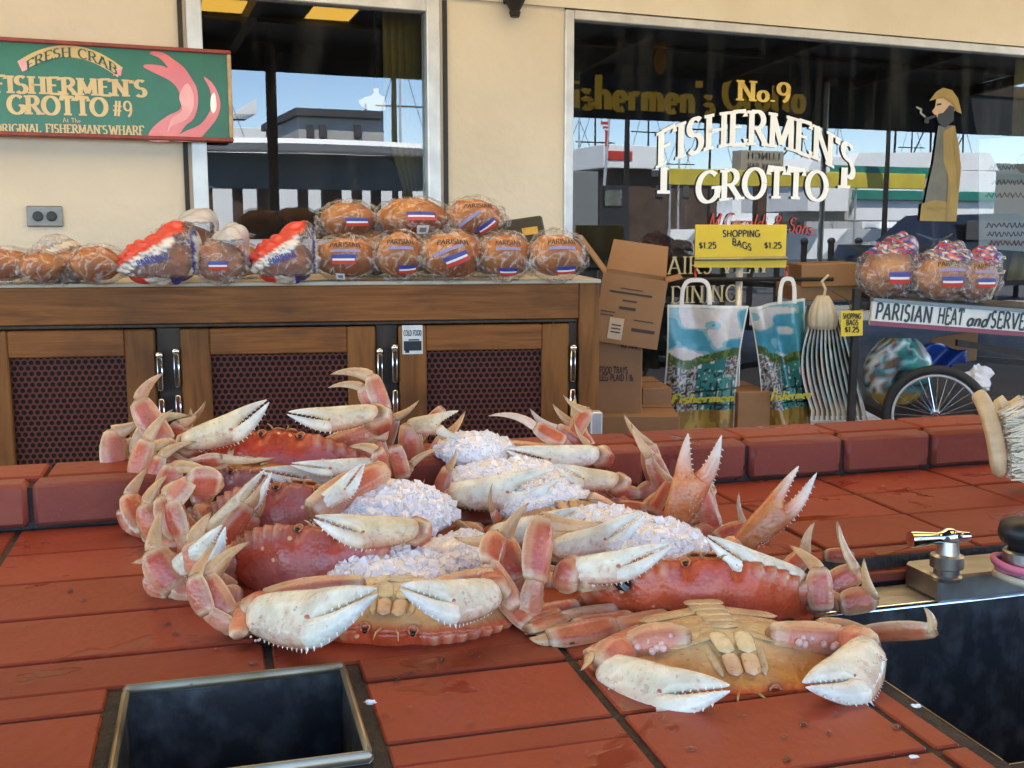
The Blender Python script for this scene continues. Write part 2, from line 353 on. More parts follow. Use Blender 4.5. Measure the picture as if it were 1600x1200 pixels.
M_steel = mat('worn_steel', (.46, .44, .40), (.30, .28, .25), rough=.34, metal=1, scale=8, bump=.12, bscale=30, stretch=(1, 6, 1), rough2=.5)

gb = MB(); gb.add([(-400, -400, 0), (400, -400, 0), (400, 400, 0), (-400, 400, 0)], [(0, 1, 2, 3)])
tag(gb.build('ground', M_asph), 'grey street surface reaching to the horizon', kind='structure')
gb = MB(); gb.box(W0 + WN * 4.6 + Z * .03, (16, 4.58, .05), WAX)
tag(gb.build('pavement', M_pave), 'pale concrete pavement in front of the restaurant', kind='structure')

# ------------------------------------------------------------------ restaurant front
SL0, SL1 = wall_s(297, 200), wall_s(688, 200)       # tall window
SR0, SR1 = wall_s(881, 200), 7.5                    # wide shop window
ZH = onwall(900, 14).z                              # underside of the header
ZB1, ZB2 = 1.16, .34
front = thing('restaurant_front', 'tan plaster restaurant front with a tall window and a wide lettered window', 'building', W0)
def wallpiece(name, s0, s1, z0, z1, o0=-.18, o1=0.0, m=None):
    b = MB(); b.box(wp((s0 + s1) / 2, (z0 + z1) / 2, (o0 + o1) / 2), ((s1 - s0) / 2, (o1 - o0) / 2, (z1 - z0) / 2), WAX)
    return b.build(name, m or M_wall, front)
wallpiece('wall', -9, SL0, 0, ZH)
wallpiece('wall', SL1, SR0, 0, ZH)
wallpiece('wall', SL0, SL1, 0, ZB1)
wallpiece('wall', SR0, SR1, 0, ZB2)
wallpiece('wall', SR1, 12, 0, ZH)
wallpiece('header', -9, 12, ZH, 4.2, -.18, .012, M_header)
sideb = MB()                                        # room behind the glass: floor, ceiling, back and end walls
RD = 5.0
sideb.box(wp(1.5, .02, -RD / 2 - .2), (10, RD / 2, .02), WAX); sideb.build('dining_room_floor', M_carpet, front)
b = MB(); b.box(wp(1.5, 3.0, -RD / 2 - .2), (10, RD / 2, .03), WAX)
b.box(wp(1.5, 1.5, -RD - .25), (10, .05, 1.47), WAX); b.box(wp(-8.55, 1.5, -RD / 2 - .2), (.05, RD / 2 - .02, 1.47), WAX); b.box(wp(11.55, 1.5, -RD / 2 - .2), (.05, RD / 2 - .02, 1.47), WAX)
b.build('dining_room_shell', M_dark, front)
def window(s0, s1, z0, z1, fw=.05, label=None, dep=.05):
    """frame bars and one pane"""
    fr = MB(); a, c = (s0 + s1) / 2, (z0 + z1) / 2
    for x in (s0 + fw / 2, s1 - fw / 2): fr.box(wp(x, c, -dep / 2 + .012), (fw / 2, dep / 2, (z1 - z0) / 2 - .002), WAX, ch=.004)
    for zz in (z0 + fw / 2, z1 - fw / 2): fr.box(wp(a, zz, -dep / 2 + .010), ((s1 - s0) / 2 - fw + .001, dep / 2, fw / 2), WAX, ch=.004)
    w = fr.build('window', M_alu, front)
    if label: w['label'] = label
    p = MB(); p.add([wp(s0 + fw * .6, z0 + fw * .6, -.025), wp(s1 - fw * .6, z0 + fw * .6, -.025), wp(s1 - fw * .6, z1 - fw * .6, -.025), wp(s0 + fw * .6, z1 - fw * .6, -.025)], [(0, 1, 2, 3)])
    p.build('pane', M_pane, w, fix=False)
    return w
win_l = window(SL0, SL1, ZB1, ZH - .004, .055, 'tall narrow window with a pale metal frame')
win_r = window(SR0, SR1, ZB2, ZH - .004, .04, 'wide shop window with white and gold lettering')
for s in (SL0 - .02, SL1 + .02):                   # dark reveal line beside the tall window
    b = MB(); b.box(wp(s, (ZB1 + ZH) / 2, .006), (.008, .006, (ZH - ZB1) / 2 - .01), WAX); b.build('trim', M_black if s > SL0 else M_iron, front)
# painted words on the wide window
GP = V(onwall(1100, 300, -.018))
def onglass(x, y): return onwall(x, y, -.018)
def gtext(name, t, x0, y0, x1, hpx, m, **k):
    """letters on the pane from picture column x0 to x1, baseline row y0"""
    p0, p1 = onglass(x0, y0), onglass(x1, y0); s0, s1 = (p0 - W0).dot(WT), (p1 - W0).dot(WT)
    h = (onglass((x0 + x1) / 2, y0 - hpx) - onglass((x0 + x1) / 2, y0)).z
    b = MB(); lettering(b, t, wp(s0, p0.z, -.018), WT, Z, h, width=s1 - s0, proud=WN * .0004, **k)
    return b.build(name, m, win_r, fix=False)
def arch(rise, drop=0):
    def f(u, y, tot):
        k = 4 * u * (1 - u); return u * tot, y * (1 + .0 * k) + rise * k - drop * u
    return f
for nm, mm, th, off in (('lettering', M_white, .2, 0),):
    gtext(nm, "FISHERMEN'S", 1027, 262, 1336, 52, mm, thick=.2, thin=.09, warp=arch(.13, .04), sp=.07)
    gtext(nm, "GROTTO", 1088, 318, 1292, 46, mm, thick=.2, thin=.09, warp=arch(.02, -.015), sp=.07)
# the tall F and S that step down at the two ends
for (x0, x1, y0, y1) in ((1030, 1044, 300, 262), (1312, 1326, 292, 262)):
    b = MB(); a0, a1 = onglass(x0, y0), onglass(x1, y1)
    s0, s1 = (a0 - W0).dot(WT), (a1 - W0).dot(WT); b.box(wp((s0 + s1) / 2, (a0.z + a1.z) / 2, -.0175), (abs(s1 - s0) / 2.6, .0006, abs(a1.z - a0.z) / 2), WAX)
    b.build('lettering', M_white, win_r); b = MB(); b.box(wp((s0 + s1) / 2, a0.z, -.0169), (abs(s1 - s0) * .75, .0006, .007), WAX); b.build('lettering', M_white, win_r)
gtext('lettering', "No.9", 1152, 156, 1234, 30, M_gold, thick=.2, thin=.1)
gtext('lettering', "UPSTAIRS VIEW", 962, 430, 1200, 27, M_cream, thick=.12, thin=.05)
gtext('lettering', "DINING", 1048, 474, 1152, 26, M_cream, thick=.12, thin=.05)
gtext('lettering', "SIDE", 1498, 428, 1570, 26, M_cream, thick=.12, thin=.05)
gtext('lettering', "V", 1536, 470, 1556, 26, M_cream, thick=.12, thin=.05)
gtext('lettering', "M.Geraldi & Sons", 1106, 358, 1270, 24, M_redp, thick=.12, thin=.05, slant=.3, serif=False, warp=arch(.012, .03))
# painted fisherman figure on the glass: yellow oilskin, sou'wester, pipe
def decal(name, polys, parent, off=-.017):
    b = MB(); mats_ = []
    for i, (pts, m) in enumerate(polys):
        vv = [onwall(x, y, off + .0006 * i) for x, y in pts]
        if m not in mats_: mats_.append(m)
        b.add(vv, [tuple(range(len(vv)))], mi=mats_.index(m))
    return b.build(name, mats_, parent, fix=False)
M_slick = mat('yellow_oilskin_paint', (.34, .23, .04), (.25, .165, .03), rough=.5, scale=6)
M_skinp = mat('tan_paint', (.5, .33, .2), rough=.6); M_grey = mat('grey_paint', (.33, .33, .3), (.22, .22, .2), rough=.6, scale=5)
M_greyd = mat('smoke_grey_paint', (.16, .16, .13), (.1, .1, .085), rough=.6, scale=7); M_slickd = mat('ochre_fold_paint', (.25, .16, .03), rough=.55)
decal('painted_figure', [
 ([(1466, 196), (1490, 196), (1499, 250), (1494, 345), (1440, 345), (1448, 300), (1458, 255)], M_greyd),
 ([(1474, 205), (1492, 196), (1498, 226), (1502, 262), (1494, 346), (1478, 346), (1484, 290), (1474, 250)], M_slick),
 ([(1440, 318), (1462, 312), (1490, 318), (1488, 346), (1437, 345)], M_slick),
 ([(1492, 200), (1497, 226), (1501, 262), (1497, 300), (1495, 262), (1490, 228)], M_slickd),
 ([(1480, 262), (1486, 290), (1481, 344), (1478, 344), (1481, 290)], M_slickd),
 ([(1450, 322), (1486, 325), (1486, 328), (1449, 326)], M_slickd),
 ([(1463, 154), (1486, 150), (1492, 172), (1484, 188), (1468, 188), (1461, 180), (1456, 174), (1461, 168)], M_skinp),
 ([(1466, 178), (1474, 176), (1484, 164), (1491, 168), (1490, 188), (1478, 199), (1468, 194), (1464, 186)], M_black),
 ([(1464, 162), (1471, 161), (1471, 164), (1464, 165)], M_black),
 ([(1452, 158), (1462, 144), (1474, 137), (1488, 141), (1497, 154), (1503, 178), (1494, 174), (1486, 160), (1474, 153), (1462, 155)], M_slick),
 ([(1458, 155), (1474, 150), (1488, 157), (1498, 174), (1494, 174), (1486, 160), (1474, 153)], M_slickd),
 ([(1446, 184), (1463, 179), (1464, 182), (1452, 187), (1451, 193), (1444, 192)], M_black),
 ([(1447, 182), (1440, 176), (1441, 170), (1432, 166), (1431, 168), (1438, 172), (1437, 177), (1445, 184)], M_grey)], win_r)
# white notice with handwriting behind the glass
M_board = mat('white_board', (.8, .82, .78), (.72, .74, .7), rough=.4, scale=3)
M_bluep = mat('blue_marker', (.03, .06, .25), rough=.5)
nb = thing('menu_notice', 'white handwritten notice taped inside the shop window beside the painted fisherman', 'notice', onwall(1568, 300, -.06))
b = MB(); vv = [onwall(x, y, -.05) for x, y in ((1530, 218), (1700, 205), (1700, 400), (1530, 388))]
b.add(vv + [p - WN * .006 for p in vv], [(0, 1, 2, 3), (7, 6, 5, 4), (0, 4, 5, 1), (1, 5, 6, 2), (2, 6, 7, 3), (3, 7, 4, 0)]); b.build('board', M_board, nb)
def squiggle(x0, x1, y, amp, m, th=.004, off=-.047):
    b = MB(); r_ = random.Random(int(x0 + y)); n = 30; pts = []
    for i in range(n):
        pts.append(onwall(x0 + (x1 - x0) * i / (n - 1), y + amp * math.sin(i * 1.9 + r_.random()), off))
    b.tube(pts, th, 4); return b
for (x0, x1, y, m) in ((1545, 1600, 262, M_grey), (1550, 1610, 285, M_grey), (1540, 1612, 305, M_grey), (1540, 1610, 352, M_bluep), (1542, 1606, 366, M_bluep), (1545, 1606, 380, M_redp)):
    squiggle(x0, x1, y, 4, m).build('handwriting', m, nb)
b = MB(); b.lathe(onwall(1600, 255, -.046), [(.001, 0), (.05, 0), (.04, .002)], WN); b.build('emblem', M_slick, nb)

# wall fittings
ol = thing('outlet_plate', 'grey metal double power outlet plate on the tan wall above the bread', 'outlet', onwall(70, 338))
b = MB(); p = onwall(70, 338, .006); b.box(p, (.058, .006, .036), WAX, ch=.004); b.build('plate', mat('brushed_plate', (.25, .25, .23), (.2, .2, .18), rough=.45, metal=.5, scale=20), ol)
for dx in (-.022, .022):
    b = MB(); b.lathe(p + WT * dx + WN * .004, [(.018, 0), (.0175, .006), (.012, .007), (.001, .007)], WN); k = b.build('socket', mat('socket_black', (.02, .02, .02), rough=.4), ol)
wl = thing('wall_lamp_bracket', 'dark cast iron lamp bracket fixed high on the wall between the windows', 'lamp', onwall(797, 0))
b = MB(); c = onwall(797, 12, .0)
b.lathe(c + WN * .05 + Z * -.015, [(.001, -.03), (.018, -.03), (.024, -.012), (.02, -.006), (.034, .02), (.05, .05), (.056, .1), (.05, .3)], Z, 12); b.build('lantern_foot', M_iron, wl)
b = MB(); b.box(c + Z * .12 + WN * .012, (.035, .012, .11), WAX, ch=.006); b.build('back_plate', M_iron, wl)
b = MB(); b.tube([c + WN * .01 + Z * .05, c + WN * .05 + Z * .03 + WT * .03, c + WN * .05 + Z * .08], .009, 6); b.build('arm', M_iron, wl)

# green sign
M_green = mat('green_sign_film', (.018, .15, .065), (.013, .115, .05), rough=.3, scale=5, coat=.12, bump=.05, bscale=9)
M_sgold = mat('sign_gold', (.62, .42, .10), (.56, .36, .08), rough=.3, scale=12, coat=.4)
M_clawp = mat('sign_coral', (.68, .13, .09), (.6, .09, .06), rough=.25, scale=7, coat=.5)
M_clawl = mat('sign_coral_light', (.78, .33, .27), (.7, .22, .17), rough=.25, scale=9, coat=.5)
M_redframe = mat('sign_red_edge', (.30, .055, .035), (.2, .04, .03), rough=.5, scale=30)
M_edge = mat('sign_wood_edge', (.5, .36, .2), (.38, .26, .14), rough=.6, scale=30)
sg = thing('crab_sign', 'long green restaurant sign with gold words and a red crab claw on the wall', 'sign', onwall(180, 140))
so = .07
SZ0, SZ1 = onwall(363, 222, so).z, onwall(363, 79, so).z; SS1 = (onwall(363, 150, so) - W0).dot(WT); SS0 = (onwall(-45, 150, so) - W0).dot(WT)
b = MB(); b.box(wp((SS0 + SS1) / 2, (SZ0 + SZ1) / 2, so - .035), ((SS1 - SS0) / 2 - .008, .025, (SZ1 - SZ0) / 2 - .008), WAX); b.build('panel', M_green, sg)
for (s0, s1, z0, z1) in ((SS0, SS1, SZ1 - .014, SZ1), (SS0, SS1, SZ0, SZ0 + .014)):
    b = MB(); b.box(wp((s0 + s1) / 2, (z0 + z1) / 2, so - .03), ((s1 - s0) / 2, .032, (z1 - z0) / 2), WAX, ch=.003); b.build('edge_strip', M_redframe, sg)
for s0, s1 in ((SS1 - .014, SS1), (SS0, SS0 + .014)):
    b = MB(); b.box(wp((s0 + s1) / 2, (SZ0 + SZ1) / 2, so - .03), ((s1 - s0) / 2, .0315, (SZ1 - SZ0) / 2 - .0145), WAX, ch=.003); b.build('edge_strip', M_edge, sg)
SO = so - .009
def sp_(x, y, k=0): return onwall(x, y, SO + .0006 * k)
def stext(t, x0, y0, x1, y1, hpx, m, warp=None, k=0, **kw):
    p0, p1 = sp_(x0, y0, k), sp_(x1, y1, k); h = (sp_(x0, y0 - hpx) - sp_(x0, y0)).length
    rt = (p1 - p0); w = rt.length; b = MB(); lettering(b, t, p0, rt.normalized(), Z, h, width=w, warp=warp, proud=WN * .0002, **kw)
    return b.build('lettering', m, sg, fix=False)
# ribbon
n = 22; vv = []
for i in range(n + 1):
    u = i / n; x = 29 + (190 - 29) * u; bow = 4 * u * (1 - u)
    vv += [sp_(x + (-2 if u < .5 else 2), 96 + 10 * u - 30 * bow), sp_(x + (6 - 12 * u), 112 + 9 * u - 27 * bow)]
b = MB(); b.add(vv, [(2 * i, 2 * i + 1, 2 * i + 3, 2 * i + 2) for i in range(n)]); b.build('ribbon', M_sgold, sg, fix=False)
for (q) in (((27, 96), (40, 92), (44, 108), (35, 112)), ((180, 112), (191, 104), (189, 118), (176, 118))):
    b = MB(); b.add([sp_(x, y, .5) for x, y in q], [(0, 1, 2, 3)]); b.build('ribbon_end', M_clawl, sg, fix=False)
k_ = (sp_(100, 100) - sp_(100, 128)).length
stext("FRESH CRAB", 42, 111, 183, 117, 15, mat('sign_dark_green', (.02, .07, .035), rough=.35), warp=lambda u, y, tot: (u * tot + (u - .5) * -.0, y + k_ * .9 * 4 * u * (1 - u) - k_ * .02), k=2, thick=.16, thin=.07)
stext("FISHERMEN'S", -10, 144, 229, 151, 26, M_sgold, k=1, thick=.25, thin=.11)
stext("GROTTO", 13, 177, 168, 181, 28, M_sgold, k=1, thick=.25, thin=.11)
stext("#9", 176, 181, 207, 183, 24, M_sgold, k=1, thick=.16, thin=.08)
stext("At The", 98, 191, 126, 192, 7, M_sgold, k=1, thick=.12, thin=.06, serif=False)
stext("ORIGINAL", -8, 207, 64, 207, 13, M_sgold, k=1, thick=.2, thin=.09)
stext("FISHERMAN'S", 72, 207, 168, 209, 13, M_sgold, k=1, thick=.2, thin=.09)
stext("WHARF", 171, 210, 225, 211, 14, M_sgold, k=1, thick=.2, thin=.09)
def spoly(name, pts, m, k=1):
    n_ = len(pts); q_ = []
    for i in range(n_):
        p0, p1, p2, p3 = pts[i - 1], pts[i], pts[(i + 1) % n_], pts[(i + 2) % n_]
        for j in range(4):
            u = j / 4; q_.append(tuple(.5 * (2 * p1[c] + (p2[c] - p0[c]) * u + (2 * p0[c] - 5 * p1[c] + 4 * p2[c] - p3[c]) * u * u + (3 * p1[c] - p0[c] - 3 * p2[c] + p3[c]) * u ** 3) for c in (0, 1)))
    pts = q_
    b = MB(); b.add([sp_(x, y, k) for x, y in pts], [tuple(range(len(pts)))]); return b.build(name, m, sg, fix=False)
spoly('claw_picture', [(232, 219), (238, 200), (262, 181), (280, 172), (284, 160), (278, 140), (268, 128), (254, 120), (226, 106), (228, 101), (250, 102), (262, 106), (258, 100), (248, 90), (234, 84), (240, 80), (256, 83), (270, 92), (288, 106), (300, 124), (308, 140), (309, 165), (302, 186), (290, 196), (270, 219)], M_clawp)
spoly('claw_picture', [(280, 150), (292, 130), (302, 146), (302, 168), (292, 186), (270, 196), (262, 206), (268, 186), (284, 172)], M_clawl, 2)
spoly('claw_picture', [(272, 220), (284, 208), (310, 196), (322, 184), (330, 166), (328, 140), (318, 120), (332, 130), (342, 150), (344, 168), (338, 186), (322, 206), (306, 220)], M_clawp)
spoly('claw_picture', [(330, 150), (336, 146), (338, 168), (333, 177), (329, 168)], M_white, 2)

# ------------------------------------------------------------------ canopy over the stall and the street behind (seen mirrored in the glass)
M_cloth_y, nt, pb, N, L = nodes('yellow_canvas')
pb.inputs['Base Color'].default_value = (.75, .52, .2, 1); pb.inputs['Roughness'].default_value = .8
trl = N.new('ShaderNodeBsdfTranslucent'); trl.inputs[0].default_value = (.60, .44, .23, 1); mxs = N.new('ShaderNodeMixShader'); mxs.inputs[0].default_value = .6
L.new(pb.outputs[0], mxs.inputs[1]); L.new(trl.outputs[0], mxs.inputs[2]); L.new(mxs.outputs[0], N['Material Output'].inputs['Surface'])
M_cloth_z, nt, pb, N, L = nodes('orange_canvas')
pb.inputs['Base Color'].default_value = (.8, .42, .06, 1); trl = N.new('ShaderNodeBsdfTranslucent'); trl.inputs[0].default_value = (.95, .52, .07, 1); mxs = N.new('ShaderNodeMixShader'); mxs.inputs[0].default_value = .8
L.new(pb.outputs[0], mxs.inputs[1]); L.new(trl.outputs[0], mxs.inputs[2]); L.new(mxs.outputs[0], N['Material Output'].inputs['Surface'])
M_navy = mat('dark_canvas', (.02, .025, .028), (.03, .034, .036), rough=.85, scale=4)
M_beam = mat('dark_beam', (.05, .035, .022), (.035, .025, .017), rough=.7, scale=5)
CD = 5.3; ZE = 2.80; ZI = 3.25                      # canopy: reach from the wall, edge height, height at the wall
can = thing('street_canopy', 'dark canvas canopy with yellow and white panels over the pavement', 'canopy', W0 + WN * CD)
def cz(o): return ZI + (ZE - ZI) * o / CD
def cpanel(name, s0, s1, o0, o1, m, th=.012):
    b = MB(); q = [(s0, o0), (s1, o0), (s1, o1), (s0, o1)]
    vv = [wp(s, cz(o), o) for s, o in q]
    b.add(vv, [(0, 1, 2, 3)]); return b.build(name, m, can, fix=False)
s_list = [-6.6 + 1.6 * i for i in range(11)]
for i in range(10):
    s0, s1 = s_list[i], s_list[i + 1]
    for (o0, o1, kind) in ((.03, .6, 'd'), (.6, 1.5, 'y'), (1.5, 2.5, 'y'), (2.5, 3.5, 'd'), (3.5, 4.5, 'z'), (4.5, CD, 'd')):  # 'y' rows lie out of view, added for warm light from above
        if kind == 'd': cpanel('canopy_panel', s0, s1, o0, o1, M_navy)
        else:
            for q_ in range(2):
                a_ = s0 + .8 * q_
                if kind == 'z' and int(round((a_ + 6.6) / .8)) not in (9, 10, 12): cpanel('canopy_panel', a_, a_ + .8, o0, o1, M_navy); continue
                cpanel('canopy_panel', a_, a_ + (.45 if kind == 'z' else .1), o0, o1, M_navy); cpanel('canopy_window', a_ + (.45 if kind == 'z' else .1), a_ + .80, o0, o1, M_cloth_z if kind == 'z' else M_cloth_y)
for s in s_list:
    b = MB(); a, c = wp(s, cz(.05) - .06, .05), wp(s, cz(CD) - .06, CD); d = (c - a).normalized(); u = d.cross(WT).normalized()
    b.box((a + c) / 2, (.035, (c - a).length / 2, .05), (WT, d, u)); b.build('rafter', M_beam, can)
for o in (.6, 1.5, 2.5, 3.5, 4.5):
    b = MB(); b.box(wp(1.6, cz(o) - .03, o), (8.8, .03, .025), WAX); b.build('purlin', M_beam, can)
b = MB(); b.box(wp(1.6, ZE - .02, CD), (8.8, .02, .06), WAX); b.build('edge_beam', M_beam, can)
sv0 = (street(560, 160, CD) - W0).dot(WT) ; 
def st_s(x, d): return (street(x, 300, d) - W0).dot(WT)
vz = street(1000, 187, CD).z
va, vb = st_s(705, CD), st_s(2200, CD)
# woven valance with yellow words let into the dark cloth: the sun behind shines through them
M_val, nt, pb, N, L = nodes('valance_cloth'); at_ = N.new('ShaderNodeAttribute'); at_.attribute_name = 'Col'
L.new(at_.outputs['Color'], pb.inputs['Base Color']); pb.inputs['Roughness'].default_value = .8
trl = N.new('ShaderNodeBsdfTranslucent'); L.new(at_.outputs['Color'], trl.inputs[0]); mxs = N.new('ShaderNodeMixShader'); mxs.inputs[0].default_value = .6
L.new(pb.outputs[0], mxs.inputs[1]); L.new(trl.outputs[0], mxs.inputs[2]); L.new(mxs.outputs[0], N['Material Output'].inputs['Surface'])
vtop = ZE - .08
wa, wb = st_s(868, CD), st_s(1262, CD)
ltr = MB()
for t_, x0, y0, x1, hp in (("Fishermen's", 868, 166, 1120, 54), ("Grotto", 1134, 168, 1262, 50)):
    p0, p1 = street(x0, y0, CD), street(x1, y0, CD); lettering(ltr, t_, V(((p0 - W0).dot(WT), p0.z, 0)), V((1, 0, 0)), V((0, 1, 0)), (street(x0, y0 - hp, CD) - p0).z, width=(p1 - W0).dot(WT) - (p0 - W0).dot(WT), thick=.26, thin=.13)
NX, NY = 420, 60; gx = np.linspace(wa - .02, wb + .02, NX + 1); gz = np.linspace(vz, vtop, NY + 1); X_, Z_ = np.meshgrid(gx, gz); inside = np.zeros(X_.shape, bool); lv = np.array(ltr.v)
for f_ in ltr.f:
    q_ = lv[list(f_)][:, :2]; m_ = None; sg_ = None; ok1 = np.ones(X_.shape, bool); ok2 = np.ones(X_.shape, bool)
    for a_, b_ in zip(q_, np.roll(q_, -1, 0)):
        cr_ = (b_[0] - a_[0]) * (Z_ - a_[1]) - (b_[1] - a_[1]) * (X_ - a_[0]); ok1 &= cr_ >= 0; ok2 &= cr_ <= 0
    inside |= ok1 | ok2
b = MB(); cc = [((.8, .42, .04) if inside[j, i] else (.012, .014, .016)) for j in range(NY + 1) for i in range(NX + 1)]
b.add([wp(gx[i], gz[j], CD) for j in range(NY + 1) for i in range(NX + 1)], [(j * (NX + 1) + i, j * (NX + 1) + i + 1, (j + 1) * (NX + 1) + i + 1, (j + 1) * (NX + 1) + i) for j in range(NY) for i in range(NX)], cc)
b.build('lettered_valance', M_val, can, fix=False)
for a_, b_, z_ in ((va, gx[0], vz), (gx[-1], vb, vz), (-6.6, va, 2.56)):
    b = MB(); b.add([wp(a_, z_, CD), wp(b_, z_, CD), wp(b_, vtop, CD), wp(a_, vtop, CD)], [(0, 1, 2, 3)]); b.build('valance', M_navy, can, fix=False)
M_awy = mat('awning_yellow', (.78, .42, .05), (.65, .33, .04), rough=.6, scale=9)
bo = street(1036, 80, CD - 1.2)
gl = thing('work_glove', 'yellow work glove hanging from the canopy', 'glove', bo)
b = MB(); b.ell(bo - Z * .05, (.06, .03, .11), WAX, fn=lambda d: 1 - .25 * d.z); b.build('palm', M_awy, gl, smooth=True)
for k in range(4):
    b = MB(); b.tube([bo + Z * .03 + WT * (-.045 + .03 * k), bo + Z * (.11 - .02 * abs(k - 1.5)) + WT * (-.05 + .033 * k)], [.016, .012], 6); b.build('finger', M_awy, gl, smooth=True)
for x in (430, 1290, 1900):
    p = wp(st_s(x, CD - .1), 0, CD - .1)
    b = MB(); b.tube([p, p + Z * (ZE - .06)], .045 if x < 500 else .03, 10); b.build('post', M_beam if x < 500 else M_alu, can)

# --- street side
M_twhite = mat('tent_white', (.85, .86, .84), (.78, .8, .79), rough=.7, scale=3)
M_sea = mat('teal_cloth', (.03, .22, .17), (.02, .17, .13), rough=.7, scale=4)
M_yban = mat('banner_yellow', (.62, .5, .06), (.5, .4, .05), rough=.6, scale=4)
M_brn = mat('brown_boards', (.10, .06, .04), (.06, .04, .025), rough=.7, scale=4)
M_bldg = mat('pale_building', (.45, .45, .42), (.38, .38, .36), rough=.8, scale=1)
M_roofd = mat('dark_roof', (.06, .06, .065), rough=.8)
def sbox(x0, y0, x1, y1, dist, depth, name, m, parent, off=0):
    a, c = street(x0, y1, dist), street(x1, y0, dist)
    sa, sb = (a - W0).dot(WT), (c - W0).dot(WT)
    z0, z1 = max(.085, a.z), max(.1, c.z)
    b = MB(); b.box(wp((sa + sb) / 2, (z0 + z1) / 2, dist + depth / 2 + off), (abs(sb - sa) / 2, depth / 2, abs(z1 - z0) / 2), WAX, ch=min(.01, abs(z1 - z0) / 6)); return b.build(name, m, parent)
# market stall across the pavement, mirrored in the tall window
D1 = 9.0
stl = thing('market_stall', 'white roofed market stall with dark posts across the pavement', 'stall', wp(st_s(480, D1), .0, D1))
sA, sB = st_s(250, D1), st_s(700, D1); zr = street(480, 228, D1).z
rings = []
for i in range(17):
    u = i / 16; s = sA + (sB - sA) * u; bow = .35 * 4 * u * (1 - u)
    rings.append([wp(s, zr + dz, D1 - bow + do) for dz, do in ((-.07, 0), (.0, -.05), (.06, 0), (.06, .5), (-.07, .5))])
b = MB(); b.loft(rings); b.build('roof', M_twhite, stl)
b = MB(); b.box(wp((sA + sB) / 2, zr - .30, D1 + .1), (abs(sB - sA) / 2, .04, .21), WAX); b.build('fascia', mat('stall_grey', (.10, .13, .14), rough=.6), stl)
for x in (325, 373, 420, 475, 520, 560, 590, 640):
    s = st_s(x, D1 + .1); b = MB(); hw = .12 if x in (420, 520) else .055
    b.box(wp(s, zr / 2 - .2, D1 + .14), (hw, .05, zr / 2 - .27), WAX); b.build('post', M_brn, stl)
b = MB(); b.box(wp((sA + sB) / 2, .55, D1 + .8), (abs(sB - sA) / 2, .05, .5), WAX); b.build('counter_front', M_brn, stl)
whw = tag(sbox(240, 250, 705, 420, D1 + 4.5, .1, 'white_screen', M_twhite, None), 'sunlit white screen behind the market stall', 'screen')
bl1 = thing('harbour_shed', 'grey harbour shed with a flat dark roof beyond the stall', 'building', wp(st_s(530, 26), 0, 26))
sbox(470, 180, 600, 330, 26, 5, 'wall', M_bldg, bl1); sbox(462, 173, 600, 180, 25.8, 5.4, 'roof', M_roofd, bl1)
for x in (480, 500, 555): sbox(x, 195, x + 10, 215, 25.9, .2, 'window', M_roofd, bl1)
bl2 = thing('harbour_building', 'white gabled harbour building far across the street', 'building', wp(st_s(390, 40), 0, 40))
sbox(310, 200, 420, 340, 40, 6, 'wall', M_twhite, bl2)
a = street(365, 176, 40); c0, c1 = street(400, 155, 40), street(400, 178, 40)
b = MB(); vv = [street(365, 178, 40), street(401, 153, 40), street(401, 178, 40)]; vv2 = [p + WN * 3 for p in vv]; b.add(vv + vv2, [(0, 1, 2), (5, 4, 3), (0, 1, 4, 3), (1, 2, 5, 4), (0, 2, 5, 3)]); b.build('gable', M_twhite, bl2)
# far harbour front
for (x0, x1, yt, m, lab) in ((150, 420, 262, M_bldg, 'long grey harbour warehouse on the far quay'), (420, 760, 250, M_brn, 'brown timber warehouse on the far quay'), (840, 1010, 268, M_bldg, 'pale low warehouse behind the food stand'), (1010, 1260, 276, M_brn, 'low brown boathouse behind the snack bar sign'), (1260, 1520, 262, M_bldg, 'grey boathouse behind the white tents'), (1520, 1900, 270, M_brn, 'brown quay shed at the end of the market')):
    t_ = thing('harbour_warehouse', lab, 'building', wp(st_s((x0 + x1) / 2, 60), 0, 60)); sbox(x0, yt, x1, 380, 60, 6, 'wall', m, t_); sbox(x0 - 3, yt - 5, x1 + 3, yt, 59.6, 6.8, 'roof', M_roofd, t_)
    for k in range(6):
        xx = x0 + (x1 - x0) * (k + .5) / 6; sbox(xx - 5, yt + 14, xx + 5, yt + 32, 59.9, .15, 'window', M_roofd, t_)
# things mirrored in the wide window
D2 = 12.0
for i, (x0, x1, yt, yb, m, lab) in enumerate(((1265, 1330, 245, 330, M_twhite, 'white tent with a pale wall beside the yellow banner'), (1335, 1560, 238, 345, M_twhite, 'long white tent with a green skirt'))):
    t_ = thing('market_tent', lab, 'tent', wp(st_s((x0 + x1) / 2, D2 + 3), 0, D2 + 3))
    sbox(x0, yt + 30, x1, yb, D2 + 3, 2.5, 'wall', m, t_)
    a = [street(x, y, D2 + 3) for x, y in ((x0 - 4, yt + 28), (x0 + 10, yt), (x1 - 10, yt), (x1 + 4, yt + 28))]
    b = MB(); bk = [p + WN * 2.6 for p in a]; b.add(a + bk, [(0, 1, 2, 3), (7, 6, 5, 4), (0, 1, 5, 4), (1, 2, 6, 5), (2, 3, 7, 6)]); b.build('roof', m, t_)
    if i: sbox(x0, 300, x1, 312, D2 + 2.9, .05, 'skirt', M_sea, t_)
ban = thing('yellow_banner', 'long yellow banner stretched along the market tents', 'banner', wp(st_s(1240, D2), 0, D2))
sbox(1048, 272, 1450, 289, D2, .03, 'cloth', M_yban, ban)
sbox(1300, 262, 1470, 274, D2 + .04, .03, 'green_edge', M_sea, ban)
for x in (1050, 1340, 1448): sbox(x - 2, 272, x + 2, 395, D2 + .06, .06, 'pole', M_alu, ban)
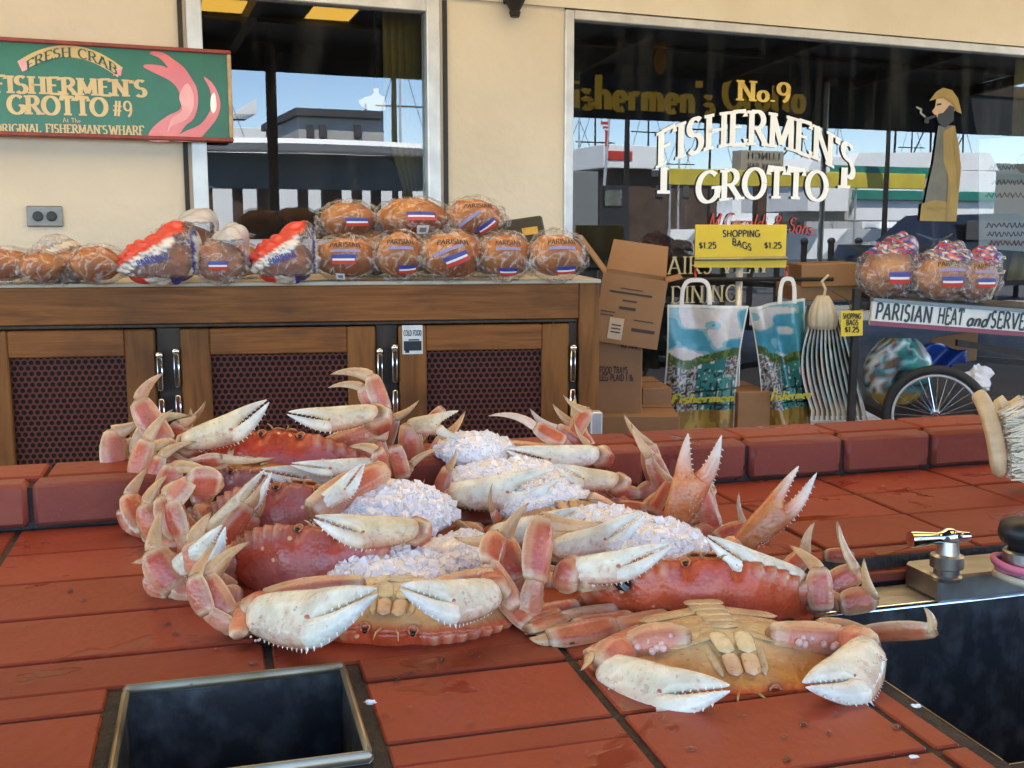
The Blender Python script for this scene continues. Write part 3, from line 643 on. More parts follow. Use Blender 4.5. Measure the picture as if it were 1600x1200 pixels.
pil = thing('snack_bar_sign', 'tan pillar sign with lunch and snack bar wording across the street', 'sign', wp(st_s(1195, D2 + 1), 0, D2 + 1))
sbox(1160, 236, 1228, 268, D2 + 1, .3, 'board', mat('board_tan', (.35, .31, .22), rough=.7), pil); sbox(1185, 268, 1203, 400, D2 + 1.05, .2, 'post', M_brn, pil)
for (t, y) in (("LUNCH", 248), ("SNACK BAR", 264)):
    p0, p1 = street(1222, y, D2 + .985), street(1170, y, D2 + .985)
    b = MB(); lettering(b, t, p0, (p1 - p0).normalized() - Z * (p1 - p0).normalized().z, Z, .1, width=(p1 - p0).length, serif=False, proud=-WN * .001); b.build('lettering', M_black, pil, fix=False)
rs = thing('red_and_white_stand', 'white food stand with a red lettered board by the flag', 'stand', wp(st_s(985, 16), 0, 16))
sbox(945, 228, 1030, 262, 16, 1.5, 'board', M_twhite, rs); sbox(950, 236, 990, 250, 15.98, .02, 'red_panel', M_redp, rs); sbox(960, 262, 1020, 400, 16.2, 1.2, 'stall_front', M_brn, rs)
fl = thing('flag_pole', 'striped flag on a leaning pole beside the food stand', 'flag', wp(st_s(950, 15), 0, 15))
b = MB(); b.tube([street(938, 400, 15), street(954, 178, 15)], .03, 6); b.build('pole', M_alu, fl)
for k in range(5): sbox(941 + k * 1.6, 190 + 3 * k, 954, 198 + 8 * k if k == 4 else 190 + 3 * k + 5, 14.98, .02, 'flag_stripe', M_redp if k % 2 == 0 else M_twhite, fl)
bd = thing('parked_truck', 'dark parked truck with a grey box body at the kerb', 'truck', wp(st_s(925, 10), 0, 10))
sbox(860, 268, 938, 372, 10, 2, 'box_body', mat('truck_grey', (.18, .2, .2), rough=.5), bd); sbox(938, 290, 985, 380, 10.1, 1.8, 'cab', mat('truck_dark', (.03, .03, .035), rough=.3), bd); sbox(946, 296, 975, 322, 10.08, .03, 'side_window', M_pane, bd)
for x in (890, 965):
    c = street(x, 390, 10.1); c.z = .5; b = MB(); b.lathe(c - WN * .05, [(.001, 0), (.42, 0), (.44, .06), (.44, .22), (.42, .28), (.001, .28)], WN, 18); b.build('wheel', M_black, bd)
# railing posts of the quay
for i, x in enumerate(range(1050, 1600, 42)):
    c = street(x, 380, 10.5); c.z = 0
    b = MB(); b.tube([c, c + Z * 1.0], .05, 8); b.ell(c + Z * 1.03, (.07, .07, .06), n=8, m=5)
    tag(b.build('bollard', M_iron), 'black iron quay bollard beyond the pavement', 'bollard', 'bollards along the quay')
for x, h in ((1170, 1.9), (1450, 2.6), (1395, 3.2)):
    c = street(x, 330, 26); c.z = 0
    ms = thing('moored_boat', 'white fishing boat with a %s mast beyond the tents' % {1.9: 'short', 2.6: 'tall', 3.2: 'very tall'}[h], 'boat', c)
    rings = []
    for i in range(9):
        u = i / 8 * 2 - 1; w = .9 * (1 - abs(u) ** 2.5) + .03; rings.append([c + WT * (u * 3) + WN * (w * q) + Z * zz for q, zz in ((-.2, .2), (-1, 1.2), (1, 1.2), (.2, .2))])
    b = MB(); b.loft(rings); b.build('hull', M_twhite, ms)
    b = MB(); b.box(c + Z * 1.7, (.9, .5, .5), WAX, ch=.05); b.build('wheelhouse', M_twhite, ms)
    b = MB(); b.tube([c + Z * 1.2, c + Z * (2.2 + h)], .04, 6); b.tube([c + Z * 2.2, c + Z * (1.9 + h) + WT * 1.5], .025, 6); b.build('mast', M_iron, ms)
# masts of the moored fleet, street lamps and parked cars
for i, x in enumerate((905, 930, 1012, 1060, 1108, 1250, 1305, 1420, 1500, 350, 500, 575, 628)):
    c = street(x, 330, 34 + 3 * (i % 4)); c.z = 0; hh_ = 5.5 + 2.2 * ((i * 7) % 5) / 4
    t_ = thing('ship_mast', 'thin mast with stays rising from the moored fleet', 'mast', c, 'masts of the moored fleet'); b = MB(); b.tube([c, c + Z * hh_], [.07, .03], 6); b.build('pole', M_iron if i % 3 else M_alu, t_)
    b = MB(); b.tube([c + Z * hh_ * .72 - WT * .9, c + Z * hh_ * .72 + WT * .9], .03, 5); b.build('yard', M_iron, t_)
    for q_ in (-1, 1): b = MB(); b.tube([c + Z * hh_ * .97, c + WT * (q_ * 2.2) + Z * .6], .012, 4); b.build('stay', M_iron, t_)
for i, (x, col_, lab) in enumerate(((560, (.7, .7, .68), 'white parked car beyond the market stall'), (1510, (.008, .009, .012), 'black parked car across the street'))):
    c = street(x, 360, 9.6 if x > 700 else 14.5); c.z = .03; t_ = thing('parked_car', lab, 'car', c, 'cars parked along the street'); rings = []
    for (u_, hb, hw_) in ((-2.1, .75, .7), (-2.0, .95, .8), (-1.2, 1.0, .85), (-.7, 1.42, .7), (.5, 1.45, .7), (1.1, 1.0, .85), (2.0, .85, .8), (2.15, .6, .7)):
        rings.append([c + WT * u_ + WN * (q_ * hw_) + Z * z_ for q_, z_ in ((-1, .3), (-1.02, .75), (-.85, hb), (.85, hb), (1.02, .75), (1, .3))])
    b = MB(); b.loft(rings); smooth_by_angle(b.build('body', mat('car_paint_%d' % i, col_, rough=.2, coat=.6), t_), 30)
    for s_ in (-1, 1): b = MB(); b.box(c - WT * .1 + WN * (s_ * .765) + Z * 1.18, (.62, .02, .15), WAX, ch=.01); b.build('side_window', M_roofd, t_)
    for s_ in (-1, 1):
        for u_ in (-1.35, 1.3): b = MB(); b.lathe(c + WT * u_ + WN * (s_ * .78) + Z * .32 - WN * .1, [(.001, 0), (.31, 0), (.33, .04), (.33, .16), (.31, .2), (.001, .2)], WN, 16); b.build('wheel', M_black, t_)
for x in (980, 1385, 620):
    c = street(x, 350, 11.2); c.z = .0; t_ = thing('street_lamp', {980: 'street lamp by the food stand', 1385: 'street lamp by the white tents', 620: 'street lamp beside the market stall'}[x], 'lamp', c); b = MB(); b.tube([c, c + Z * 3.4], [.06, .035], 8); b.build('pole', M_iron, t_); b = MB(); b.lathe(c + Z * 3.4, [(.03, 0), (.16, .05), (.2, .25), (.1, .38), (.001, .42)], Z, 12); b.build('globe', M_twhite, t_)
# motorcycle
c = street(1428, 385, 8.2); c.z = .08
mc = thing('motorcycle', 'chrome and black motorcycle parked on the pavement', 'motorcycle', c)
for dx in (-.72, .72):
    b = MB(); rings = []
    for i in range(24):
        a = 2 * math.pi * i / 24; rc = c + WT * dx + Z * .31 + (WT * math.cos(a) + Z * math.sin(a)) * .26; rd = (WT * math.cos(a) + Z * math.sin(a))
        rings.append([rc + (rd * math.cos(t) + WN * math.sin(t)) * .055 for t in [2 * math.pi * k / 8 for k in range(8)]])
    b.loft(rings + [rings[0]], cap=False); w_ = b.build('wheel', M_black, mc, smooth=True)
    b = MB(); b.lathe(c + WT * dx + Z * .31 - WN * .03, [(.001, 0), (.05, 0), (.05, .06), (.001, .06)], WN, 10)
    for k in range(8):
        a = math.pi * k / 8; d = WT * math.cos(a) + Z * math.sin(a); b.tube([c + WT * dx + Z * .31 - d * .22, c + WT * dx + Z * .31 + d * .22], .006, 4)
    b.build('spokes', M_chrome, w_)
b = MB(); b.ell(c + WT * .18 + Z * .82, (.3, .13, .13), WAX); b.build('tank', M_black, mc, smooth=True)
b = MB(); b.ell(c - WT * .32 + Z * .78, (.36, .14, .07), WAX); b.build('seat', M_black, mc, smooth=True)
b = MB(); b.box(c + WT * .02 + Z * .45, (.22, .14, .17), WAX, ch=.04); b.lathe(c + WT * .05 + Z * .55 - WN * .2, [(.001, 0), (.12, 0), (.12, .4), (.001, .4)], WN, 14); b.build('engine', M_chrome, mc)
b = MB()
for q in (-.08, .08): b.tube([c + WT * .72 + Z * .31 + WN * q, c + WT * .5 + Z * .95 + WN * q], .022, 6)
b.build('fork', M_chrome, mc)
b = MB(); b.tube([c + WT * .42 + Z * 1.08 - WN * .36, c + WT * .5 + Z * 1.0 - WN * .1, c + WT * .5 + Z * 1.0 + WN * .1, c + WT * .42 + Z * 1.08 + WN * .36], .015, 6); b.build('handlebar', M_chrome, mc)
b = MB(); b.ell(c + WT * .62 + Z * .92, (.08, .1, .1), WAX); b.build('headlight', M_chrome, mc, smooth=True)
b = MB(); b.tube([c + WT * .1 + Z * .32 - WN * .16, c - WT * .85 + Z * .3 - WN * .18], [.035, .045], 8); b.build('exhaust', M_chrome, mc)
# inside: pendant lamp, drapes, tables
pl = thing('pendant_lamp', 'white glass dome lamp hanging inside the tall window', 'lamp', P(588, 150, 6.4))
c = P(588, 158, 6.4); b = MB(); b.lathe(c, [(.001, -.05), (.05, -.047), (.085, -.03), (.1, -.008), (.102, .0), (.07, .018), (.03, .03), (.015, .045), (.015, .07)], Z, 24); b.build('shade', mat('lamp_glass', (.85, .75, .65), rough=.3, emit=(1, .78, .55), estr=.06), pl, smooth=True)
b = MB(); b.tube([c + Z * .07, V((c.x, c.y, 2.96))], .008, 6); b.build('rod', M_iron, pl)
M_drape = mat('ochre_drape', (.28, .2, .05), (.2, .14, .035), rough=.85, scale=5)
for (x0, x1, xa, lab) in ((636, 664, 600, 'ochre drape gathered at the side of the tall window'), (1600, 1680, 1580, 'ochre drape at the far end of the wide window')):
    dr = thing('drape', lab, 'curtain', onwall(x0, 300, -.25)); b = MB(); rings = []
    for i in range(9):
        u = i / 8; z = ZH - .02 - (ZH - 1.0) * u; k = math.exp(-((u - .75) / .25) ** 2)
        sa, sb = wall_s(xa, 200, -.2) * (1 - k) + wall_s(x0, 200, -.2) * k, wall_s(x1, 200, -.2)
        rings.append([wp(sa + (sb - sa) * j / 24, z, -.2 + .025 * math.sin(j * 1.6)) for j in range(25)])
    b.loft(rings, closed=False); b.build('cloth', M_drape, dr, smooth=True, fix=False)
# ================================================================== tiled counter
CA = R(15.5); UA = V((math.cos(CA), math.sin(CA), 0)); VA = V((-math.sin(CA), math.cos(CA), 0)); CAX = (UA, VA, Z)
def cp(u, v, z): return UA * u + VA * v + Z * z
def uv(p): return p.dot(UA), p.dot(VA)
M_grout = mat('dark_grout', (.055, .04, .028), (.03, .024, .02), rough=.8, scale=40, bump=.5, bscale=150)
def tile_mat(name, c1, c2, dark):
    m, nt, b, N, L = nodes(name)
    tc = N.new('ShaderNodeTexCoord'); oi = N.new('ShaderNodeObjectInfo')
    n1 = N.new('ShaderNodeTexNoise'); n1.inputs['Scale'].default_value = 9; n1.inputs['Detail'].default_value = 6; L.new(tc.outputs['Object'], n1.inputs['Vector'])
    mx = N.new('ShaderNodeMix'); mx.data_type = 'RGBA'; mx.inputs[6].default_value = (*c1, 1); mx.inputs[7].default_value = (*c2, 1)
    mr = N.new('ShaderNodeMapRange'); mr.inputs[1].default_value = .3; mr.inputs[2].default_value = .7; L.new(n1.outputs[0], mr.inputs[0]); L.new(mr.outputs[0], mx.inputs[0])
    # each tile its own firing
    hv = N.new('ShaderNodeHueSaturation'); vr = N.new('ShaderNodeMapRange'); vr.inputs[3].default_value = .82; vr.inputs[4].default_value = 1.14
    L.new(oi.outputs['Random'], vr.inputs[0]); L.new(vr.outputs[0], hv.inputs['Value']); L.new(mx.outputs[2], hv.inputs['Color'])
    # specks and stains
    n2 = N.new('ShaderNodeTexNoise'); n2.inputs['Scale'].default_value = 260; n2.inputs['Detail'].default_value = 2; L.new(tc.outputs['Object'], n2.inputs['Vector'])
    r2 = N.new('ShaderNodeMapRange'); r2.inputs[1].default_value = .68; r2.inputs[2].default_value = .76; r2.inputs[4].default_value = .2; L.new(n2.outputs[0], r2.inputs[0])
    m2 = N.new('ShaderNodeMix'); m2.data_type = 'RGBA'; m2.inputs[7].default_value = (*dark, 1); L.new(r2.outputs[0], m2.inputs[0]); L.new(hv.outputs[0], m2.inputs[6])
    n3 = N.new('ShaderNodeTexNoise'); n3.inputs['Scale'].default_value = 11; n3.inputs['Detail'].default_value = 3; n3.inputs['Distortion'].default_value = .5; L.new(tc.outputs['Object'], n3.inputs['Vector'])
    wet = N.new('ShaderNodeMapRange'); wet.inputs[1].default_value = .60; wet.inputs[2].default_value = .64; L.new(n3.outputs[0], wet.inputs[0])
    dk = N.new('ShaderNodeMix'); dk.data_type = 'RGBA'; dk.blend_type = 'MULTIPLY'; dk.inputs[7].default_value = (.82, .74, .72, 1); L.new(wet.outputs[0], dk.inputs[0]); L.new(m2.outputs[2], dk.inputs[6]); L.new(dk.outputs[2], b.inputs['Base Color'])
    rr = N.new('ShaderNodeMapRange'); rr.inputs[3].default_value = .36; rr.inputs[4].default_value = .10; L.new(wet.outputs[0], rr.inputs[0]); L.new(rr.outputs[0], b.inputs['Roughness'])
    n4 = N.new('ShaderNodeTexNoise'); n4.inputs['Scale'].default_value = 45; n4.inputs['Detail'].default_value = 6; L.new(tc.outputs['Object'], n4.inputs['Vector'])
    ml = N.new('ShaderNodeMath'); ml.operation = 'SUBTRACT'; ml.inputs[0].default_value = 1; L.new(wet.outputs[0], ml.inputs[1])
    m5 = N.new('ShaderNodeMath'); m5.operation = 'MULTIPLY'; L.new(ml.outputs[0], m5.inputs[0]); L.new(n4.outputs[0], m5.inputs[1])
    bp = N.new('ShaderNodeBump'); bp.inputs['Strength'].default_value = .22; bp.inputs['Distance'].default_value = .006; L.new(m5.outputs[0], bp.inputs['Height']); L.new(bp.outputs[0], b.inputs['Normal'])
    b.inputs['Specular IOR Level'].default_value = .2
    return m
M_tile = tile_mat('red_quarry_tile', (.30, .053, .024), (.26, .045, .020), (.09, .03, .02))
M_kerb = tile_mat('sky_tinted_kerb_tile', (.29, .072, .044), (.235, .056, .037), (.4, .27, .23))  # purplish sky light on the upright faces is mixed into this red
ctr = thing('tiled_counter', 'red quarry tiled seafood counter with a raised rim and sinks', 'counter', cp(.3, .9, 0))
JU = [-1.3, -1.03, -.766, -.5, -.234, .035, .281, .474, .658, .839, 1.027, 1.216, 1.405, 1.6, 1.8]
JV = [.606 + .10975 * k for k in range(-3, 8)]
VK = JV[-1]
# sink openings (with their dark joint)
def rect_px(pts, z=ZT): q = [uv(onz(x, y, z)) for x, y in pts]; return q
q = rect_px([(192, 1080), (520, 1045), (607, 1180)])
S1 = [q[0][0], (q[1][0] + q[2][0]) / 2, q[2][1] - .004, (q[0][1] + q[1][1]) / 2]        # u0 u1 v0 v1 rim outside
q = rect_px([(1355, 1044), (1590, 1200)])
S2 = [(q[0][0] + q[1][0]) / 2, 1.22, .575, 1.013]
G = .012
holes = [(S1[0] - G, S1[1] + G, S1[2] - G, S1[3] + G), (S2[0] - G, S2[1] + G, S2[2] - G, S2[3] + .004)]
def cut(rects, h):
    out = []
    for (a, b_, c, d) in rects:
        if h[1] <= a or h[0] >= b_ or h[3] <= c or h[2] >= d: out.append((a, b_, c, d)); continue
        if c < h[2]: out.append((a, b_, c, h[2]))
        if d > h[3]: out.append((a, b_, h[3], d))
        c2, d2 = max(c, h[2]), min(d, h[3])
        if a < h[0]: out.append((a, h[0], c2, d2))
        if b_ > h[1]: out.append((h[1], b_, c2, d2))
    return out
g = .0035
for iv in range(len(JV) - 1):
    for iu in range(len(JU) - 1):
        rs_ = [(JU[iu] + g, JU[iu + 1] - g, JV[iv] + g * .8, JV[iv + 1] - g * .8)]
        for h in holes: rs_ = cut(rs_, h)
        for (a, b_, c, d) in rs_:
            if b_ - a < .012 or d - c < .012: continue
            dz = rnd.uniform(-.0012, .0008); bb = MB(); tl = rnd.uniform(-.004, .004)
            bb.box(cp((a + b_) / 2, (c + d) / 2, ZT - .008 + dz), ((b_ - a) / 2, (d - c) / 2, .008), (UA, VA, (Z + UA * tl).normalized()), ch=.0016)
            o = bb.build('tile', M_tile, ctr)
# bed under the tiles, front and body
def slab(name, u0, u1, v0, v1, z0, z1, m, parent, ch=0):
    b = MB(); b.box(cp((u0 + u1) / 2, (v0 + v1) / 2, (z0 + z1) / 2), ((u1 - u0) / 2, (v1 - v0) / 2, (z1 - z0) / 2), CAX, ch=ch); return b.build(name, m, parent)
bed = [(JU[0], JU[-1], JV[0], VK + .13)]
ho = [(S1[0] + .004, S1[1] - .004, S1[2] + .004, S1[3] - .004), (S2[0] + .004, S2[1] - .004, S2[2] + .004, S2[3] + .001)]
for h in ho: bed = cut(bed, h)
for (a, b_, c, d) in bed: slab('mortar_bed', a, b_, c, d, .55, ZT - .0035, M_grout, ctr)
slab('counter_base', JU[0] + .02, JU[-1] - .02, JV[0] + .02, VK + .12, 0, .5, M_kerb, ctr)
# raised rim
KZ = ZT + .057
kj = [uv(onz(x, y))[0] for x, y in ((1013, 763), (1170, 750), (1315, 738), (1449, 728))]
dk = (kj[-1] - kj[0]) / 3
KU = [kj[0] - .195 * i for i in range(12, 0, -1)]; kl = uv(onz(9, 820))[0]
sh = min(KU, key=lambda t: abs(t - kl)) - kl; KU = [t - sh * (1 - (t - KU[0]) / (kj[0] - KU[0])) if t > kl - .3 else t - sh for t in KU]
KU = KU + kj + [kj[-1] + dk * i for i in range(1, 4)]
for a, b_ in zip(KU[:-1], KU[1:]):
    dz = rnd.uniform(-.001, .001)
    bb = MB(); bb.box(cp((a + b_) / 2, VK + .019 + .0015, ZT + .0272 + dz), ((b_ - a) / 2 - .003, .019, .0272), CAX, ch=.006); smooth_by_angle(bb.build('kerb_tile', M_kerb, ctr))
    bb = MB(); bb.box(cp((a + b_) / 2 + .012, VK + .08, ZT + .0475 + dz), ((b_ - a) / 2 - .003, .0385, .0075), CAX, ch=.003); bb.build('kerb_tile', M_tile, ctr)
slab('rim_core', KU[0], KU[-1], VK + .012, VK + .117, ZT - .01, ZT + .048, M_grout, ctr)
# sinks
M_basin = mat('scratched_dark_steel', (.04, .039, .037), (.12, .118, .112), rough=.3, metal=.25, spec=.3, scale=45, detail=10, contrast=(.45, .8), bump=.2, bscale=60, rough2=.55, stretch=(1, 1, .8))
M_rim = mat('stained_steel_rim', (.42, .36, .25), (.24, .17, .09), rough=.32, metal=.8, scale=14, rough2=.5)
def basin(name, u0, u1, v0, v1, zr, dep, rimw, lab, zb=None):
    rm = MB(); zb_ = zr if zb is None else zb
    for (a, b_, c, d) in (((u0, u1, v1 - rimw, v1),) if zb is None else ()) + ( (u0, u1, v0, v0 + rimw), (u0, u0 + rimw, v0 + rimw + .0005, v1 - rimw - .0005), (u1 - rimw, u1, v0 + rimw + .0005, v1 - rimw - .0005)):
        rm.box(cp((a + b_) / 2, (c + d) / 2, zr - .002), ((b_ - a) / 2, (d - c) / 2, .005), CAX, ch=.0035)
    s_ = smooth_by_angle(rm.build(name, M_rim, ctr), 50); s_['label'] = lab
    a, b_, c, d = u0 + rimw * .7, u1 - rimw * .7, v0 + rimw * .7, v1 - rimw * .7; t = .012
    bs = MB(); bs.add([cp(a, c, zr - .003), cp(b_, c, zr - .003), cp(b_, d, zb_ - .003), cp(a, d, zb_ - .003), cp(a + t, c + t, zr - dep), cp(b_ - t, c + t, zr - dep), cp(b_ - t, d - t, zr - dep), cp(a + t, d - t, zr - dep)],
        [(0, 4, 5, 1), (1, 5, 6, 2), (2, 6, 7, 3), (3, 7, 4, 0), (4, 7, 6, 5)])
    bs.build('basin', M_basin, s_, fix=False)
    return s_
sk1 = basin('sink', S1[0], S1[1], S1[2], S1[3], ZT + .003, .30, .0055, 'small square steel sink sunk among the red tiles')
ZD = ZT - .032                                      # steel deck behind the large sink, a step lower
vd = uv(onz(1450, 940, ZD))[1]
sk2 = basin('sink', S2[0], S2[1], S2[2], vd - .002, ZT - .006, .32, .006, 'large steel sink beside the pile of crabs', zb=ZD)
slab('sink_deck', S2[0] + .002, S2[1], vd, S2[3] - .012, ZD - .02, ZD, M_steel, ctr, ch=.004)
bb = MB(); bb.tube([cp(S2[0] + .004, vd, ZD - .004), cp(S2[1], vd, ZD - .004)], .005, 8); bb.build('deck_edge', M_chrome, ctr, smooth=True)
for a, b_ in zip(JU[:-1], JU[1:]):                   # tile riser between the counter and the deck
    a2, b2 = max(a, S2[0]), min(b_, S2[1])
    if b2 - a2 > .02: slab('riser_tile', a2 + g, b2 - g, S2[3] - .010, S2[3] + .002, ZD + .002, ZT - .0175, M_kerb, ctr, ch=.002)
# scraps left on the counter
for (x, y, s_, lab) in ((578, 1097, .006, 'white paper scrap by the small sink'), (1432, 1103, .005, 'pale scrap on the edge of the large sink'), (1428, 1182, .004, 'crumb of ice on the tile below the large sink')):
    c = onz(x, y, ZT + .003); bb = MB(); r_ = random.Random(x)
    bb.ell(c, (s_ * .9, s_ * .5, s_ * .3), n=7, m=5, fn=lambda d: r_.uniform(.6, 1.2)); tag(bb.build('scrap', M_twhite), lab, 'scrap')
# water lying on the tiles
M_water, nt, pb, N, L = nodes('water'); pb.inputs['Base Color'].default_value = (1, 1, 1, 1); pb.inputs['Roughness'].default_value = .02; pb.inputs['Transmission Weight'].default_value = 1; pb.inputs['IOR'].default_value = 1.33
wat = MB(); rw = random.Random(5)
def drop(x, y, rad, asp=1.0):
    c = onz(x, y, ZT + .0012); n = 18; ph = [rw.uniform(0, 6.28) for _ in range(3)]
    def rr(a): return rad * (1 + .25 * math.sin(2 * a + ph[0]) + .15 * math.sin(3 * a + ph[1]) + .08 * math.sin(5 * a + ph[2]))
    rings = []
    for k, (f, h) in enumerate(((1, 0), (.97, .0005), (.85, .0010), (.5, .0014), (.02, .0015))):
        rings.append([c + UA * (f * rr(a) * math.cos(a)) + VA * (f * rr(a) * asp * math.sin(a)) + Z * h for a in [2 * math.pi * j / n for j in range(n)]])
    wat.loft(rings, cap=False)
for d_ in ((lambda a: (a[0], a[1], min(a[2] * .3, .0032)))(q__) for q__ in ((110, 924, .012), (130, 938, .009), (262, 975, .013), (275, 990, .017), (395, 1035, .012), (640, 1050, .016), (735, 1022, .008), (770, 1035, .006), (640, 1105, .008), (735, 1128, .008), (690, 1030, .009),
           (1255, 1130, .013), (1225, 1150, .008), (1295, 1145, .008), (1080, 1170, .012), (1400, 1135, .012), (1230, 1185, .01), (1380, 760, .008), (1420, 765, .006), (560, 1120, .006), (620, 1060, .01), (700, 1085, .006), (60, 1020, .006), (300, 1070, .006))): drop(*d_)
for _ in range(45):
    x, y = rw.uniform(0, 1500), rw.uniform(940, 1195); u_, v_ = uv(onz(x, y))
    if any(h[0] - .02 < u_ < h[1] + .02 and h[2] - .02 < v_ < h[3] + .02 for h in holes): continue
    drop(x, y, rw.uniform(.001, .0024), .8)
tag(wat.build('water', M_water, smooth=True), 'scattered drops of water on the red tiles', kind='stuff')

# tap and hose on the sink deck
cz_ = P(1478, 880, 1.17)
tp = thing('tap_valve', 'chrome lever tap on a steel block behind the large sink', 'tap', onz(1478, 905, ZD))
bc = onz(1530, 925, ZD); u_, v_ = uv(bc)
bb = MB(); bb.box(cp(u_ + .04, v_ + .012, ZD + .014), (.105, .03, .014), CAX, ch=.003); bb.build('block', M_steel, tp)
t0 = cp(*uv(onz(1478, 905, ZD + .028)), ZD + .028)
bb = MB(); bb.lathe(t0, [(.015, 0), (.016, .004), (.013, .006), (.013, .012), (.017, .014), (.017, .026), (.012, .028), (.010, .042), (.012, .044), (.008, .05), (.004, .052)], Z, 16); smooth_by_angle(bb.build('stem', mat('worn_nickel', (.52, .49, .42), (.38, .35, .3), rough=.3, metal=.9, scale=40), tp))
hd = (UA * .98 + VA * -.1).normalized(); h0 = t0 + Z * .045
bb = MB(); bb.lathe(h0 - hd * .043, [(.001, 0), (.0085, .0), (.0085, .006), (.006, .03), (.007, .036), (.010, .04), (.0105, .046), (.008, .05), (.006, .058), (.005, .066), (.001, .068)], hd, 14); smooth_by_angle(bb.build('lever', M_chrome, tp))
hs = thing('rubber_stoppered_pipe', 'black capped steel pipe with pink and tan rubber bands at the sink', 'pipe', onz(1592, 900, ZD + .028))
t1 = cp(*uv(onz(1594, 905, ZD + .028)), ZD + .028)
bb = MB(); bb.lathe(t1, [(.019, 0), (.019, .030), (.017, .032)], Z, 18); smooth_by_angle(bb.build('pipe', M_steel, hs))
bb = MB(); bb.lathe(t1 + Z * .03, [(.014, 0), (.014, .006), (.022, .011), (.025, .02), (.023, .03), (.015, .034), (.001, .035)], Z, 18); bb.build('cap', M_black, hs, smooth=True)
for k, (c_, zz) in enumerate((((.62, .22, .28), .012), ((.62, .48, .3), .004), ((.7, .16, .24), .018))):
    rings = [[t1 + Z * (zz + .002 * math.sin(a * 2 + k)) + V((math.cos(a), math.sin(a), 0)) * (.0235 + .002 * k) + (V((math.cos(a), math.sin(a), 0)) * math.cos(t) + Z * math.sin(t) * 1.6) * .0028 for t in [2 * math.pi * j / 6 for j in range(6)]] for a in [2 * math.pi * i / 24 for i in range(25)]]
    bb = MB(); bb.loft(rings, cap=False); bb.build('rubber_band', mat('rubber_%d' % k, c_, rough=.6), hs, smooth=True)

# scrubbing brush propped on the rim
M_bwood = mat('pale_brush_wood', (.62, .44, .24), (.5, .33, .16), rough=.5, scale=10, stretch=(1, 1, 6), bump=.05)
M_brist = mat('cream_bristle', (.78, .68, .5), (.6, .5, .34), rough=.7, scale=60, stretch=(1, 1, 1))
br = thing('scrubbing_brush', 'wooden scrubbing brush with cream bristles propped on the tiled rim', 'brush', onz(1570, 760))
db = 1.47
bpts = [P(1560, 748, db - .02), P(1560, 705, db), P(1548, 655, db + .02), P(1534, 622, db + .035), P(1524, 612, db + .04)]
rings = []
wds = [.020, .036, .033, .020, .012]
for i, p in enumerate(bpts):
    d = (bpts[min(i + 1, 4)] - bpts[max(i - 1, 0)]).normalized(); sd = d.cross(V((.75, -.6, 0))).normalized(); nn = sd.cross(d)
    rings.append([p + sd * (math.cos(a) * wds[i]) + nn * (math.sin(a) * .011) for a in [2 * math.pi * k / 14 for k in range(14)]])
bb = MB(); bb.loft(rings); o = bb.build('handle', M_bwood, br, smooth=True); o.modifiers.new('round', 'SUBSURF').levels = 2; o.modifiers['round'].render_levels = 2
rb = random.Random(3); bb = MB()
for i in range(420):
    u = rb.random(); f = u * 2.3; k = int(f); base = bpts[min(k, 3)].lerp(bpts[min(k + 1, 4)], f - k) + V((rb.uniform(-.01, .01), rb.uniform(-.014, .014), 0)) + V((.022, 0, 0))
    tipd = V((1, rb.uniform(-.35, .25), rb.uniform(-.35, .45) + (u - .4) * .5)).normalized()
    bb.tube([base, base + tipd * .035, base + tipd * rb.uniform(.055, .07) - Z * .004], [.0016, .0014, .0008], 4)
tag(bb.build('bristles', M_brist, br, fix=False), 'cream bristles', kind='stuff')
bb = MB(); rings = []
for i in range(8):
    u = i / 7; p = P(1556 + 60 * u, 645 - 6 * u + 10 * u * u, db + .06); rings.append([p + V((0, math.cos(a) * .016, math.sin(a) * (.02 + .006 * math.sin(i * 2)))) for a in [2 * math.pi * k / 12 for k in range(12)]])
rg = thing('folded_rag', 'cream folded rag lying on the rim behind the brush', 'rag', P(1580, 645, db + .06)); bb.loft(rings); bb.build('cloth', mat('rag_cloth', (.72, .6, .38), (.6, .48, .28), rough=.9, scale=20, bump=.5, bscale=40), rg, smooth=True)
